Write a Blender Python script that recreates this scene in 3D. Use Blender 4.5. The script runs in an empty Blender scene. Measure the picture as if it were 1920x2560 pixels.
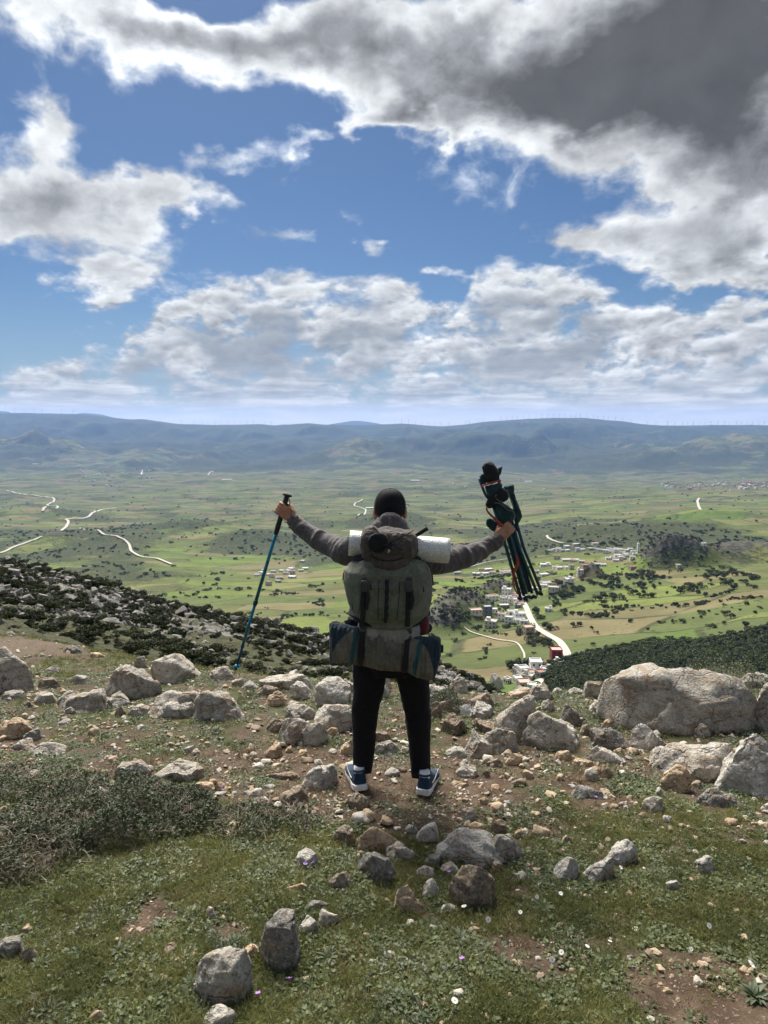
import bpy, bmesh, math, random
import numpy as np
from mathutils import Vector, Matrix, Quaternion

scene = bpy.context.scene
COL = scene.collection
random.seed(7)
RNG = np.random.default_rng(7)

# ------------------------------------------------------------------ camera
PITCH = math.radians(7.8)          # looking slightly down over the valley
FPX = 1707.0                       # 24 mm equivalent on a 2560 px tall picture
CZ = 2.19                          # eye height above the walker's feet (z = 0)
cam_d = bpy.data.cameras.new('camera')
cam_d.sensor_fit = 'VERTICAL'
cam_d.sensor_height = 36.0
cam_d.lens = 24.0
cam_d.clip_start = 0.05
cam_d.clip_end = 120000.0
cam = bpy.data.objects.new('camera', cam_d)
cam.location = (0, 0, CZ)
cam.rotation_euler = (math.radians(90) - PITCH, 0, 0)
COL.objects.link(cam)
scene.camera = cam

scene.render.engine = 'CYCLES'
scene.cycles.use_denoising = True
scene.cycles.use_adaptive_sampling = True
scene.cycles.adaptive_threshold = 0.02
scene.cycles.max_bounces = 5
scene.cycles.diffuse_bounces = 2
scene.cycles.glossy_bounces = 2
scene.cycles.transmission_bounces = 2
scene.cycles.transparent_max_bounces = 8
scene.cycles.volume_bounces = 0
scene.cycles.caustics_reflective = False
scene.cycles.caustics_refractive = False
scene.view_settings.view_transform = 'Standard'
scene.view_settings.look = 'None'
scene.view_settings.exposure = 1.0
scene.view_settings.gamma = 1.0

SUN_EL, SUN_AZ = math.radians(47), math.radians(-16)     # azimuth measured from +Y towards +X
SUN_DIR = Vector((math.sin(SUN_AZ) * math.cos(SUN_EL), math.cos(SUN_AZ) * math.cos(SUN_EL), math.sin(SUN_EL)))


def tdep(py):
    """tangent of the angle below the horizon of a picture row"""
    return np.tan(PITCH + np.arctan((np.asarray(py, float) - 1280.0) / FPX))


def ray(px, py):
    xc, yc = (px - 960.0) / FPX, (1280.0 - py) / FPX
    d = Vector((xc, math.cos(PITCH) + yc * math.sin(PITCH), -math.sin(PITCH) + yc * math.cos(PITCH)))
    return d.normalized()


def at(px, py, Y):
    """the world point on the sight line of a picture position at forward distance Y"""
    d = ray(px, py)
    return Vector((0, 0, CZ)) + d * (Y / d.y)


def azel(px, py):
    d = ray(px, py)
    return math.degrees(math.atan2(d.x, d.y)), math.degrees(math.asin(d.z))


# ------------------------------------------------------------------ node helper
class NT:
    def __init__(self, tree):
        self.t = tree
        tree.nodes.clear()

    def new(self, kind, ins=None, **attrs):
        n = self.t.nodes.new(kind)
        for k, v in attrs.items():
            setattr(n, k, v)
        if ins:
            for k, v in (ins.items() if isinstance(ins, dict) else enumerate(ins)):
                self.put(n.inputs[k], v)
        return n

    def put(self, sock, v):
        if v is None:
            return
        if isinstance(v, bpy.types.NodeSocket):
            self.t.links.new(v, sock)
        else:
            try:
                sock.default_value = v
            except Exception:
                if sock.type == 'RGBA':
                    sock.default_value = (v[0], v[1], v[2], 1)
                else:
                    raise

    def m(self, op, a, b=None, c=None, clamp=False):
        n = self.new('ShaderNodeMath', [a, b, c], operation=op)
        n.use_clamp = clamp
        return n.outputs[0]

    def v(self, op, a, b=None, c=None):
        n = self.new('ShaderNodeVectorMath', operation=op)
        self.put(n.inputs[0], a)
        if b is not None:
            self.put(n.inputs[1], b)
        if c is not None:
            self.put(n.inputs[2], c)
        return n.outputs['Value'] if op in ('DOT_PRODUCT', 'LENGTH', 'DISTANCE') else n.outputs[0]

    def xyz(self, x, y, z=0.0):
        return self.new('ShaderNodeCombineXYZ', [x, y, z]).outputs[0]

    def sep(self, v):
        return self.new('ShaderNodeSeparateXYZ', [v]).outputs

    def noise(self, vec, scale, detail=4, rough=0.55, dims='3D', lac=2.0, dist=0.0):
        n = self.new('ShaderNodeTexNoise', noise_dimensions=dims)
        self.put(n.inputs['Vector'], vec)
        for k, x in (('Scale', scale), ('Detail', detail), ('Roughness', rough), ('Lacunarity', lac), ('Distortion', dist)):
            self.put(n.inputs[k], x)
        return n.outputs['Fac'] if 'Fac' in n.outputs else n.outputs[0], n.outputs['Color']

    def voro(self, vec, scale, feature='F1', rnd=1.0, dims='3D'):
        n = self.new('ShaderNodeTexVoronoi', feature=feature, voronoi_dimensions=dims)
        self.put(n.inputs['Vector'], vec)
        self.put(n.inputs['Scale'], scale)
        self.put(n.inputs['Randomness'], rnd)
        return n

    def map(self, x, a, b, c=0.0, d=1.0, mode='SMOOTHSTEP'):
        n = self.new('ShaderNodeMapRange', interpolation_type=mode)
        for i, q in enumerate((x, a, b, c, d)):
            self.put(n.inputs[i], q)
        return n.outputs[0]

    def mix(self, f, a, b, mode='MIX'):
        n = self.new('ShaderNodeMix', data_type='RGBA', blend_type=mode)
        n.clamp_factor = True
        self.put(n.inputs[0], f)
        self.put(n.inputs[6], a if isinstance(a, bpy.types.NodeSocket) else (*a[:3], 1))
        self.put(n.inputs[7], b if isinstance(b, bpy.types.NodeSocket) else (*b[:3], 1))
        return n.outputs[2]

    def ramp(self, f, stops, interp='LINEAR'):
        n = self.new('ShaderNodeValToRGB', [f])
        cr = n.color_ramp
        cr.interpolation = interp
        while len(cr.elements) < len(stops):
            cr.elements.new(0.5)
        for e, (p, c) in zip(cr.elements, stops):
            e.position = p
            e.color = (*c, 1) if len(c) == 3 else c
        return n.outputs[0]


# ------------------------------------------------------------------ world: Nishita sky with broken cumulus
def build_world():
    w = bpy.data.worlds.new('World')
    scene.world = w
    w.use_nodes = True
    w.cycles.sampling_method = 'MANUAL'
    w.cycles.sample_map_resolution = 512
    N = NT(w.node_tree)
    sky = N.new('ShaderNodeTexSky', sky_type='NISHITA')
    sky.sun_disc = False
    sky.sun_elevation = SUN_EL
    sky.sun_rotation = SUN_AZ
    sky.altitude = 600
    sky.air_density = 1.0
    sky.dust_density = 0.6
    sky.ozone_density = 1.6
    d = N.new('ShaderNodeTexCoord').outputs['Generated']
    x, y, z = N.sep(d)[0:3]
    A = N.m('MULTIPLY', N.m('ARCTAN2', x, y), 57.2958)
    E = N.m('MAXIMUM', N.m('MULTIPLY', N.m('ARCSINE', z), 57.2958), -1.0)
    E9 = N.m('ADD', E, 9.0)
    # billow fields: large overhead, finer and flatter towards the horizon
    pH = N.v('MULTIPLY', d, (1.0, 1.0, 1.25))
    pL = N.v('MULTIPLY', d, (2.4, 2.4, 4.6))
    mixE = N.map(E, 7.0, 16.0)

    def billow(vec, scale, detail):
        v = N.voro(vec, scale, 'F1', 1.0)
        v.normalize = True
        N.put(v.inputs['Detail'], detail)
        N.put(v.inputs['Roughness'], .55)
        N.put(v.inputs['Lacunarity'], 2.3)
        return N.m('SUBTRACT', 1.0, v.outputs['Distance'])

    def field(off, detail, rough, puff, high=True):
        """puffs and shreds: rounded cells broken up by fractal noise"""
        oL = (off[0] * .6, off[1] * .6, off[2] * .9)
        a = N.noise(N.v('ADD', pH, off), 6.5, detail, rough)[0]
        if high:
            a = N.m('MULTIPLY_ADD', N.m('SUBTRACT', billow(N.v('ADD', pH, off), 9.0, puff), .70), .50, a)
        b = N.noise(N.v('ADD', pL, oL), 6.0, detail, rough)[0]
        b = N.m('MULTIPLY_ADD', N.m('SUBTRACT', billow(N.v('ADD', pL, oL), 7.0, puff), .70), .75, b)
        return N.m('MULTIPLY_ADD', N.m('SUBTRACT', a, b), mixE, b)
    wc = N.noise(pH, 4.2, 4, 0.6)[1]
    wf = N.noise(pL, 9.0, 3, 0.6)[1]
    warp = N.v('SUBTRACT', wc, (0.5, 0.5, 0.5))
    warpf = N.v('SUBTRACT', wf, (0.5, 0.5, 0.5))
    ae = N.xyz(A, E, 0.0)
    q = N.v('MULTIPLY_ADD', warp, N.xyz(N.m('MULTIPLY', E9, 0.50), N.m('MULTIPLY', E9, 0.40), 0.0), ae)
    q = N.v('MULTIPLY_ADD', warpf, (5.0, 2.6, 0.0), q)
    pH = N.v('MULTIPLY_ADD', warp, (.10, .10, .10), pH)
    pL = N.v('MULTIPLY_ADD', warp, (.16, .16, .16), pL)
    n1 = field((0, 0, 0), 11, .64, 2.0)
    sx, sy, sz = (SUN_DIR * .032)
    n3 = field((.0, .0, .0), 4, .56, 1.0, False)
    n2 = field((sx, sy, sz), 4, .56, 1.0, False)
    p = pH
    #        x,   y,   rx,  ry,  weight   (positions in the 1659 px wide view)
    blobs = [(250, 15, 460, 115, 1.15), (430, 0, 200, 80, .7), (650, 70, 260, 120, 1.1), (870, 120, 190, 105, 1.0), (1010, 160, 120, 90, .85),
             (1420, 70, 420, 220, 2.6), (1610, 270, 190, 160, 1.9), (1240, 190, 220, 90, .9), (1560, 10, 400, 240, 1.2), (1660, 370, 130, 60, 1.0),
             (20, 355, 220, 100, 1.3), (230, 398, 200, 58, 1.1), (440, 418, 110, 34, .9), (50, 225, 90, 55, .8), (20, 460, 130, 55, 1.0),
             (220, 485, 130, 48, .72), (290, 585, 130, 62, 1.05), (130, 560, 110, 32, .85), (240, 640, 60, 40, .6),
             (590, 492, 90, 30, 1.0), (812, 515, 42, 44, 1.1), (705, 283, 46, 30, 1.15), (800, 245, 76, 34, 1.1), (892, 240, 58, 46, 1.05),
             (1006, 290, 40, 48, 1.15), (455, 320, 76, 46, .92), (620, 325, 70, 26, .8), (940, 600, 50, 26, 1.0),
             (1270, 480, 120, 55, .95), (1420, 470, 170, 62, 1.05), (1560, 530, 130, 75, 1.1), (1650, 560, 90, 90, 1.1), (1500, 570, 60, 36, .7), (1380, 350, 120, 40, .62)]
    # crest of the cumulus bank along the skyline (view position of its top)
    crest = [(-400, 760), (0, 785), (120, 770), (230, 740), (300, 690), (360, 640), (430, 615), (520, 585), (620, 560), (680, 590), (760, 578), (850, 575), (890, 610), (930, 650), (990, 640), (1030, 575),
             (1090, 555), (1180, 575), (1260, 590), (1330, 630), (1400, 660), (1480, 660), (1560, 635), (1659, 610), (2000, 640)]
    cov = None
    s = 1920 / 1659.0
    for bx, by, rx, ry, wt in blobs:
        a0, e0 = azel(bx * s, by * s)
        a1, _ = azel((bx + rx) * s, by * s)
        _, e1 = azel(bx * s, (by - ry) * s)
        sa, se = 1 / max(.3, abs(a1 - a0)), 1 / max(.3, abs(e1 - e0))
        t = N.v('MULTIPLY_ADD', q, (sa, se, 0), (-a0 * sa, -e0 * se, 0))
        g = N.m('POWER', 2.718282, N.m('MULTIPLY', N.v('DOT_PRODUCT', t, t), -0.9))
        cov = N.m('MULTIPLY', g, wt) if cov is None else N.m('MULTIPLY_ADD', g, wt, cov)
    # the bank: solid below its crest, which wanders with the bearing
    stops = []
    for bx, by in crest:
        a0, e0 = azel(bx * s, by * s)
        stops.append((min(1, max(0, (a0 + 45) / 90)), e0 / 20))
    cr = N.ramp(N.map(A, -45, 45, 0, 1, 'LINEAR'), [(p_, (v_, v_, v_)) for p_, v_ in stops], 'EASE')
    depth = N.m('SUBTRACT', N.m('MULTIPLY', cr, 20.0), N.sep(N.v('MULTIPLY_ADD', warpf, (0, 2.2, 0), ae))[1])
    bank = N.m('MINIMUM', N.m('MAXIMUM', N.m('MULTIPLY_ADD', depth, .62, .42), 0.0), 1.12)
    cov = N.m('MAXIMUM', cov, bank)
    # the same broken cover goes on all round, out of view
    out = N.m('MAXIMUM', N.map(N.m('ABSOLUTE', A), 33.0, 45.0), N.map(E, 32.0, 42.0))
    big = N.noise(p, 2.2, 2, 0.5)[0]
    cov = N.m('MULTIPLY_ADD', out, N.map(big, .42, .62, 0.0, 1.3), N.m('MULTIPLY', cov, N.m('SUBTRACT', 1.0, out)))
    D = N.m('SUBTRACT', N.m('MULTIPLY_ADD', N.m('SUBTRACT', n1, 0.5), 3.1, cov), 0.54)
    alpha = N.map(D, -0.16, 0.60)
    thick = N.map(D, 0.30, 2.3, 0.0, 1.0, 'LINEAR')
    relief = N.m('MULTIPLY', N.m('SUBTRACT', n3, n2), N.map(thick, .35, .95, 2.6, 1.0))
    sd = N.v('DOT_PRODUCT', d, tuple(SUN_DIR))
    glow = N.m('POWER', N.m('MAXIMUM', sd, 0.0), 6.0)
    ccol = N.ramp(thick, [(0.0, (.36, .39, .43)), (.14, (.46, .475, .49)), (.34, (.36, .375, .39)), (.56, (.215, .225, .24)), (.80, (.115, .12, .125)), (1.0, (.068, .07, .073))])
    lit = N.m('ADD', N.m('MULTIPLY_ADD', glow, 0.45, 0.84), relief)
    lit = N.m('MINIMUM', N.m('MAXIMUM', lit, 0.48), 1.55)
    ccol = N.v('SCALE', ccol)
    N.put(ccol.node.inputs['Scale'], lit)
    # shaded bellies inside the bank, flat far layers under it
    belly = N.m('MULTIPLY', N.map(depth, .9, 3.6), N.map(E, 1.2, 4.0))
    belly = N.m('MULTIPLY', belly, N.map(N.noise(pL, 3.4, 3, .5)[0], .40, .60))
    ccol = N.mix(N.m('MULTIPLY', belly, .80), ccol, (.155, .178, .205))
    layers = N.ramp(N.noise(N.v('MULTIPLY', d, (3.0, 3.0, 26.0)), 4.0, 6, .6)[0], [(.30, (.17, .19, .21)), (.48, (.27, .29, .31)), (.62, (.42, .43, .44)), (.8, (.52, .52, .52))])
    ccol = N.mix(N.map(E, 1.5, 5.0, .80, 0.0), ccol, layers)
    skyc = N.v('MULTIPLY', sky.outputs[0], (0.0205, 0.0270, 0.0345))
    skyc = N.mix(N.map(E, -1.0, 11.0, .55, 0.0), skyc, (.19, .25, .31))
    col = N.mix(alpha, skyc, ccol)
    col = N.mix(N.map(E, -0.6, 2.2, .80, 0.0), col, (.60, .560, .505))       # bright far cloud low over the ridge
    bg = N.new('ShaderNodeBackground', [col, 0.93])
    N.t.links.new(bg.outputs[0], N.new('ShaderNodeOutputWorld').inputs[0])


build_world()

# ------------------------------------------------------------------ sun (veiled by cloud, so a wide soft source)
sl = bpy.data.lights.new('sun', 'SUN')
sl.energy = 4.9
sl.angle = math.radians(34)
sl.color = (1.0, .955, .88)
so = bpy.data.objects.new('sun', sl)
so.rotation_euler = SUN_DIR.to_track_quat('Z', 'Y').to_euler()
so.location = (0, 0, 50)
COL.objects.link(so)

# ------------------------------------------------------------------ small helpers for objects
def tag(o, label=None, cat=None, group=None, kind=None):
    for k, v in (('label', label), ('category', cat), ('group', group), ('kind', kind)):
        if v:
            o[k] = v
    return o


def mesh_np(name, verts, faces, mat=None, smooth=True):
    """faces: int array (n,3) or (n,4) or list of polygons"""
    me = bpy.data.meshes.new(name)
    verts = np.asarray(verts, np.float32)
    if isinstance(faces, np.ndarray) and faces.ndim == 2:
        nf, k = faces.shape
        me.vertices.add(len(verts))
        me.vertices.foreach_set('co', verts.ravel())
        me.loops.add(nf * k)
        me.loops.foreach_set('vertex_index', faces.astype(np.int32).ravel())
        me.polygons.add(nf)
        me.polygons.foreach_set('loop_start', np.arange(0, nf * k, k, dtype=np.int32))
        me.polygons.foreach_set('loop_total', np.full(nf, k, np.int32))
        me.update(calc_edges=True)
    else:
        me.from_pydata([tuple(v) for v in verts], [], [tuple(int(i) for i in f) for f in faces])
        me.update()
    if smooth:
        me.polygons.foreach_set('use_smooth', np.ones(len(me.polygons), bool))
    if mat:
        me.materials.append(mat)
    return me


def link(name, data, parent=None, loc=None, rot=None, scale=None):
    o = bpy.data.objects.new(name, data)
    COL.objects.link(o)
    if parent:
        o.parent = parent
    if loc is not None:
        o.location = loc
    if rot is not None:
        o.rotation_euler = rot
    if scale is not None:
        o.scale = scale if hasattr(scale, '__len__') else (scale,) * 3
    return o


def empty(name, loc=(0, 0, 0), rz=0.0):
    o = bpy.data.objects.new(name, None)
    o.empty_display_size = 0.1
    o.location = loc
    o.rotation_euler = (0, 0, rz)
    COL.objects.link(o)
    return o


def mat(name):
    m = bpy.data.materials.new(name)
    m.use_nodes = True
    N = NT(m.node_tree)
    b = N.new('ShaderNodeBsdfPrincipled')
    out = N.new('ShaderNodeOutputMaterial')
    N.t.links.new(b.outputs[0], out.inputs[0])
    b.inputs['Specular IOR Level'].default_value = 0.25
    return m, N, b


# ------------------------------------------------------------------ gradient noise
def _hash(ix, iy, seed):
    h = (ix.astype(np.int64) * 374761393 + iy.astype(np.int64) * 668265263 + seed * 974634777) & 0xffffffff
    h = ((h ^ (h >> 13)) * 1274126177) & 0xffffffff
    h = h ^ (h >> 16)
    return (h & 0xffff) / 65535.0


def perlin(x, y, seed=0):
    x = np.asarray(x, float)
    y = np.asarray(y, float)
    ix, iy = np.floor(x), np.floor(y)
    fx, fy = x - ix, y - iy
    ux, uy = fx * fx * fx * (fx * (fx * 6 - 15) + 10), fy * fy * fy * (fy * (fy * 6 - 15) + 10)

    def g(jx, jy, dx, dy):
        a = _hash(jx, jy, seed) * 2 * np.pi
        return np.cos(a) * dx + np.sin(a) * dy
    n00 = g(ix, iy, fx, fy)
    n10 = g(ix + 1, iy, fx - 1, fy)
    n01 = g(ix, iy + 1, fx, fy - 1)
    n11 = g(ix + 1, iy + 1, fx - 1, fy - 1)
    return ((n00 * (1 - ux) + n10 * ux) * (1 - uy) + (n01 * (1 - ux) + n11 * ux) * uy) * 1.5


def fbm(x, y, seed=0, octv=4, gain=.5, ridged=False):
    s, a, f, t = 0.0, 1.0, 1.0, 0.0
    for k in range(octv):
        n = perlin(x * f + 17.3 * k, y * f - 9.1 * k, seed + k)
        s = s + a * ((1 - 2 * np.abs(n)) if ridged else n)
        t += a
        a *= gain
        f *= 2.03
    return s / t


# ------------------------------------------------------------------ the lie of the land
# for a fan of bearings: forward distance and picture row of each stage of the ground
COLS = [-900, 0, 300, 600, 850, 1100, 1250, 1400, 1650, 1920, 2800]
ST = {
    'edge': [(11, 1590), (9.5, 1598), (8, 1645), (6.8, 1690), (6.4, 1708), (6.1, 1726), (5.9, 1746), (6.0, 1742), (6.3, 1722), (6.7, 1698), (6.9, 1690)],
    's0': [(18, 1590), (18, 1592), (22, 1655), (24, 1705), (32, 1712), (42, 1725), (60, 1760), (90, 1850), (110, 1900), (110, 1900), (110, 1900)],
    's1': [(45, 1490), (45, 1500), (45, 1575), (50, 1640), (60, 1655), (62, 1690), (68, 1750), (130, 1830), (180, 1830), (180, 1830), (180, 1830)],
    's2': [(130, 1330), (120, 1395), (112, 1478), (105, 1553), (100, 1600), (88, 1657), (76, 1742), (180, 1800), (220, 1790), (220, 1780), (220, 1780)],
    'v0': [(1700, 1340), (1300, 1402), (900, 1484), (660, 1562), (530, 1609), (450, 1664), (400, 1715), (345, 1740), (330, 1738), (330, 1730), (330, 1730)],
    'v1': [(2000, 1310), (1700, 1355), (1200, 1415), (900, 1480), (680, 1545), (560, 1595), (500, 1620), (460, 1615), (450, 1605), (400, 1600), (400, 1600)],
    'v2': [(2300, 1280), (2200, 1312), (1700, 1350), (1250, 1412), (950, 1465), (750, 1500), (640, 1540), (570, 1540), (560, 1530), (520, 1500), (520, 1500)],
    'v3': [(2800, 1265), (2700, 1285), (2300, 1310), (1800, 1350), (1400, 1390), (1050, 1430), (830, 1470), (760, 1455), (720, 1450), (700, 1430), (700, 1430)],
    'v4': [(3300, 1258), (3300, 1258), (3000, 1272), (2500, 1300), (2100, 1325), (1600, 1360), (1150, 1400), (1000, 1400), (950, 1402), (900, 1400), (900, 1400)],
    'v5': [(4400, 1218), (4400, 1218), (4200, 1222), (3600, 1240), (3300, 1250), (2800, 1275), (2200, 1310), (1700, 1330), (1500, 1335), (1500, 1325), (1500, 1325)],
    'v6': [(6000, 1185), (6000, 1185), (6000, 1182), (5500, 1190), (5300, 1190), (4800, 1200), (4300, 1215), (3500, 1235), (3000, 1240), (3000, 1230), (3000, 1230)],
    'v7': [(7600, 1152), (7600, 1152), (7600, 1172), (7400, 1172), (7200, 1160), (6800, 1168), (6400, 1182), (6200, 1190), (6200, 1188), (6200, 1178), (6200, 1178)],
    'm1': [(9600, 1112), (9600, 1112), (9600, 1120), (9800, 1112), (9500, 1115), (9500, 1118), (9500, 1118), (9500, 1118), (9500, 1116), (9500, 1118), (9500, 1118)],
}
RIDGE = [(-2500, 1040), (-600, 1028), (0, 1034), (64, 1032), (133, 1033), (231, 1037), (283, 1043), (335, 1049), (358, 1047), (405, 1054), (451, 1061), (578, 1063), (654, 1060), (688, 1064),
         (729, 1061), (770, 1058), (810, 1062), (902, 1063), (960, 1061), (1006, 1059), (1047, 1063), (1099, 1066), (1168, 1061), (1214, 1054), (1284, 1050), (1319, 1047),
         (1377, 1045), (1452, 1045), (1510, 1050), (1562, 1054), (1597, 1060), (1643, 1063), (1712, 1064), (1920, 1063), (2600, 1050), (4400, 1046)]
FARR = [(-2500, 1090), (-60, 1045), (0, 1029), (25, 1027), (60, 1040), (110, 1075), (170, 1045), (210, 1031), (260, 1036), (320, 1052), (420, 1080), (640, 1075), (715, 1059), (760, 1075),
        (800, 1066), (850, 1057), (890, 1051), (930, 1056), (985, 1066), (1060, 1085), (4400, 1085)]
UG = np.linspace(-2.2, 2.2, 1201)


def _smooth(a, w):
    k = np.hanning(2 * w + 3)
    k /= k.sum()
    p = np.pad(a, w + 1, mode='edge')
    return np.convolve(p, k, 'valid')


def _stage_tables():
    uc = (np.array(COLS) - 960.0) / FPX * 1.03
    Ys, Ts = [], []

    def add(Y, t, w=30):
        Ys.append(_smooth(np.asarray(Y, float), w))
        Ts.append(_smooth(np.asarray(t, float), w))

    def col(k):
        Y = np.exp(np.interp(UG, uc, np.log([a for a, b in ST[k]])))
        return Y, tdep(np.interp(UG, uc, [b for a, b in ST[k]]))
    one = np.ones_like(UG)
    # near slope: fixed heights
    for Y, z in ((-40.0, 3.2), (-6.0, -0.55), (0.0, -1.52), (2.0, -1.88), (3.85, -2.19)):
        Ys.append(one * Y)
        Ts.append(one * z)
    nfix = len(Ys)
    e = col('edge')
    add(*e)
    ke = np.interp(UG, uc, [1.0, 1.0, 1.035, 1.075, 1.085, 1.085, 1.085, 1.085, 1.085, 1.085, 1.085])
    add(e[0] * 1.28, e[1] * ke)
    s0 = col('s0')
    k = np.interp(UG, uc, [1.0, 1.0, 1.1, 1.16, 1.16, 1.16, 1.12, 1.1, 1.05, 1.05, 1.05])
    add(np.sqrt(e[0] * s0[0]) * .95, s0[1] * k)
    add(*s0)
    add(*col('s1'))
    s2 = col('s2')
    add(*s2)
    k = np.interp(UG, uc, [1.2, 1.2, 1.2, 1.2, 1.2, 1.15, 1.12, 1.0, 1.0, 1.0, 1.0])
    add(s2[0] * 1.4, s2[1] * k)
    for n in ('v0', 'v1', 'v2', 'v3', 'v4', 'v5', 'v6', 'v7', 'm1'):
        add(*col(n))
    ur = lambda tab: np.array([(p - 960.0) / FPX for p, _ in tab])
    add(one * 12500, tdep(np.interp(UG, ur(RIDGE), [b for _, b in RIDGE])), 2)
    add(one * 15500, one * .022)
    add(one * 21000, tdep(np.interp(UG, ur(FARR), [b for _, b in FARR])), 3)
    add(one * 30000, one * .03)
    Ys, Ts = np.array(Ys), np.array(Ts)
    Z = -Ts * Ys
    Z[:nfix] = Ts[:nfix]
    dY = np.diff(Ys, axis=0)
    d = np.diff(Z, axis=0) / dY
    M = np.zeros_like(Z)
    a, b = d[:-1], d[1:]
    with np.errstate(all='ignore'):
        h = 2 * a * b / (a + b)
    M[1:-1] = np.where(a * b > 0, h, 0)
    M[0], M[-1] = d[0], d[-1]
    return Ys, Z, M


SY, SZ, SM = _stage_tables()
HILLS = [(60, 8300, 210, 1250, 620), (-500, 8300, 200, 1400, 700), (330, 7900, 60, 700, 500), (900, 8200, 150, 420, 800), (1010, 8900, 120, 900, 500), (1330, 8700, 175, 1300, 480), (1480, 10300, 120, 1500, 500), (1760, 8300, 170, 1000, 560), (1650, 7400, 60, 800, 380), (1950, 7700, 130, 800, 480),
         (480, 2050, 34, 170, 150), (640, 1750, 26, 150, 110), (180, 1700, 22, 190, 130), (90, 2550, 30, 260, 190), (1000, 2300, 26, 260, 160), (1500, 1500, 24, 200, 120), (1780, 1650, 34, 240, 150)]
BUMPS = [(1690, 850, 34, 50, 42), (1640, 835, 12, 26, 24), (1800, 900, 22, 50, 42), (1910, 930, 20, 54, 46), (1150, 640, 24, 34, 32), (1100, 600, 12, 26, 26), (1240, 760, 16, 26, 22), (1470, 800, 15, 16, 16), (1400, 700, 9, 14, 12)]
FEET = []


def height(x, y, fine=True):
    x = np.asarray(x, float)
    y = np.asarray(y, float)
    yy = np.maximum(y, 2.5)
    u = np.clip(x / yy, UG[0], UG[-1])
    fi = (u - UG[0]) / (UG[1] - UG[0])
    i0 = np.clip(fi.astype(int), 0, len(UG) - 2)
    w = fi - i0
    z = np.zeros_like(x)
    K = len(SY)
    yc = np.clip(y, -39.9, 29900)
    prevY = SY[0][i0] * (1 - w) + SY[0][i0 + 1] * w
    for k in range(K - 1):
        nextY = SY[k + 1][i0] * (1 - w) + SY[k + 1][i0 + 1] * w
        sel = (yc >= prevY) & (yc < nextY)
        if sel.any():
            g = lambda T, kk: (T[kk][i0] * (1 - w) + T[kk][i0 + 1] * w)[sel]
            h = (nextY - prevY)[sel]
            s = (yc[sel] - prevY[sel]) / h
            z[sel] = ((1 + 2 * s) * (1 - s) ** 2 * g(SZ, k) + s * (1 - s) ** 2 * h * g(SM, k)
                      + s * s * (3 - 2 * s) * g(SZ, k + 1) + s * s * (s - 1) * h * g(SM, k + 1))
        prevY = nextY
    r = np.maximum(np.hypot(x, y), 0.1)
    # valley relief
    va = np.clip((r - 300) / 500, 0, 1) * np.clip((11500 - y) / 3000, 0.12, 1)
    z += va * (0.0065 * np.minimum(r, 6000)) * fbm(x / 420 + 3.1, y / 520, 11, 4, .5)
    ma = np.clip((y - 6500) / 1800, 0, 1) * np.clip((12500 - y) / 1600, 0.05, 1)
    z += ma * (190 * (fbm(x / 1500 + .7, y / 1900 + 2, 21, 5, .52, True) - .35))
    # spur: rough and craggy
    ha = np.clip((r - 9) / 14, 0, 1) * np.clip((260 - r) / 80, 0, 1)
    z += ha * (0.95 * fbm(x / 11, y / 11, 31, 4, .55) + .45 * fbm(x / 3.1 + y / 9, y / 4, 35, 3, .6, True) - .15)
    for px, Y, h, rx, ry in HILLS:
        bx = (px - 960) / FPX * Y
        q = ((x - bx) / rx) ** 2 + ((y - Y) / ry) ** 2
        near = q < 9
        if near.any():
            z[near] += h * np.exp(-q[near]) * (1 + .30 * fbm(x[near] / (rx * .45), y[near] / (ry * .6), 43, 4, .55, True))
    for px, Y, h, rx, ry in BUMPS:
        bx = (px - 960) / FPX * 1.03 * Y
        q = ((x - bx) / rx) ** 2 + ((y - Y) / ry) ** 2
        near = q < 9
        if near.any():
            z[near] += (h * np.exp(-q[near] ** 1.35) * (1 + .20 * fbm(x[near] / 18, y[near] / 18, 41, 4, .6, True)))
    if fine:
        na = np.clip((14 - r) / 6, 0, 1)
        z += na * (.055 * fbm(x / 1.1, y / 1.1, 51, 4, .5) + .012 * fbm(x / .16, y / .16, 55, 2))
        for fx, fy, fz in FEET:      # the trodden spots where the walker stands
            q = np.exp(-(((x - fx) / .22) ** 2 + ((y - fy) / .28) ** 2) ** 2)
            z = z * (1 - q) + (fz - CZ) * q
    return z + CZ


_NG = {}


def _near_grid():
    xs, ys = np.arange(-9, 9.01, .025), np.arange(.4, 12.6, .025)
    X, Y = np.meshgrid(xs, ys)
    _NG['z'] = height(X, Y)


def hz(x, y):
    """ground height at one spot (looked up on a fine grid close by)"""
    if -8.9 < x < 8.9 and .5 < y < 12.4:
        if not _NG:
            _near_grid()
        fx, fy = (x + 9) / .025, (y - .4) / .025
        i, j = int(fx), int(fy)
        fx -= i
        fy -= j
        Z = _NG['z']
        return float((Z[j, i] * (1 - fx) + Z[j, i + 1] * fx) * (1 - fy) + (Z[j + 1, i] * (1 - fx) + Z[j + 1, i + 1] * fx) * fy)
    return float(height(np.array([x]), np.array([y]))[0])


def drape_many(pts, ymin=1.0, ymax=20000):
    """first crossing of sight lines with the land, giving map positions (x, y, z)"""
    Y = np.exp(np.linspace(math.log(ymin), math.log(ymax), 900))
    out = []
    for px, py in pts:
        d = ray(px, py)
        X, Z = d.x / d.y * Y, CZ + d.z / d.y * Y
        g = height(X, Y) - Z
        i = np.argmax(g > 0)
        if not (g > 0).any():
            out.append(None)
            continue
        if i > 0:
            f = g[i - 1] / (g[i - 1] - g[i])
            yy = Y[i - 1] + (Y[i] - Y[i - 1]) * f
        else:
            yy = Y[0]
        xx = d.x / d.y * yy
        out.append((xx, yy, hz(xx, yy)))
    return out


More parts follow.
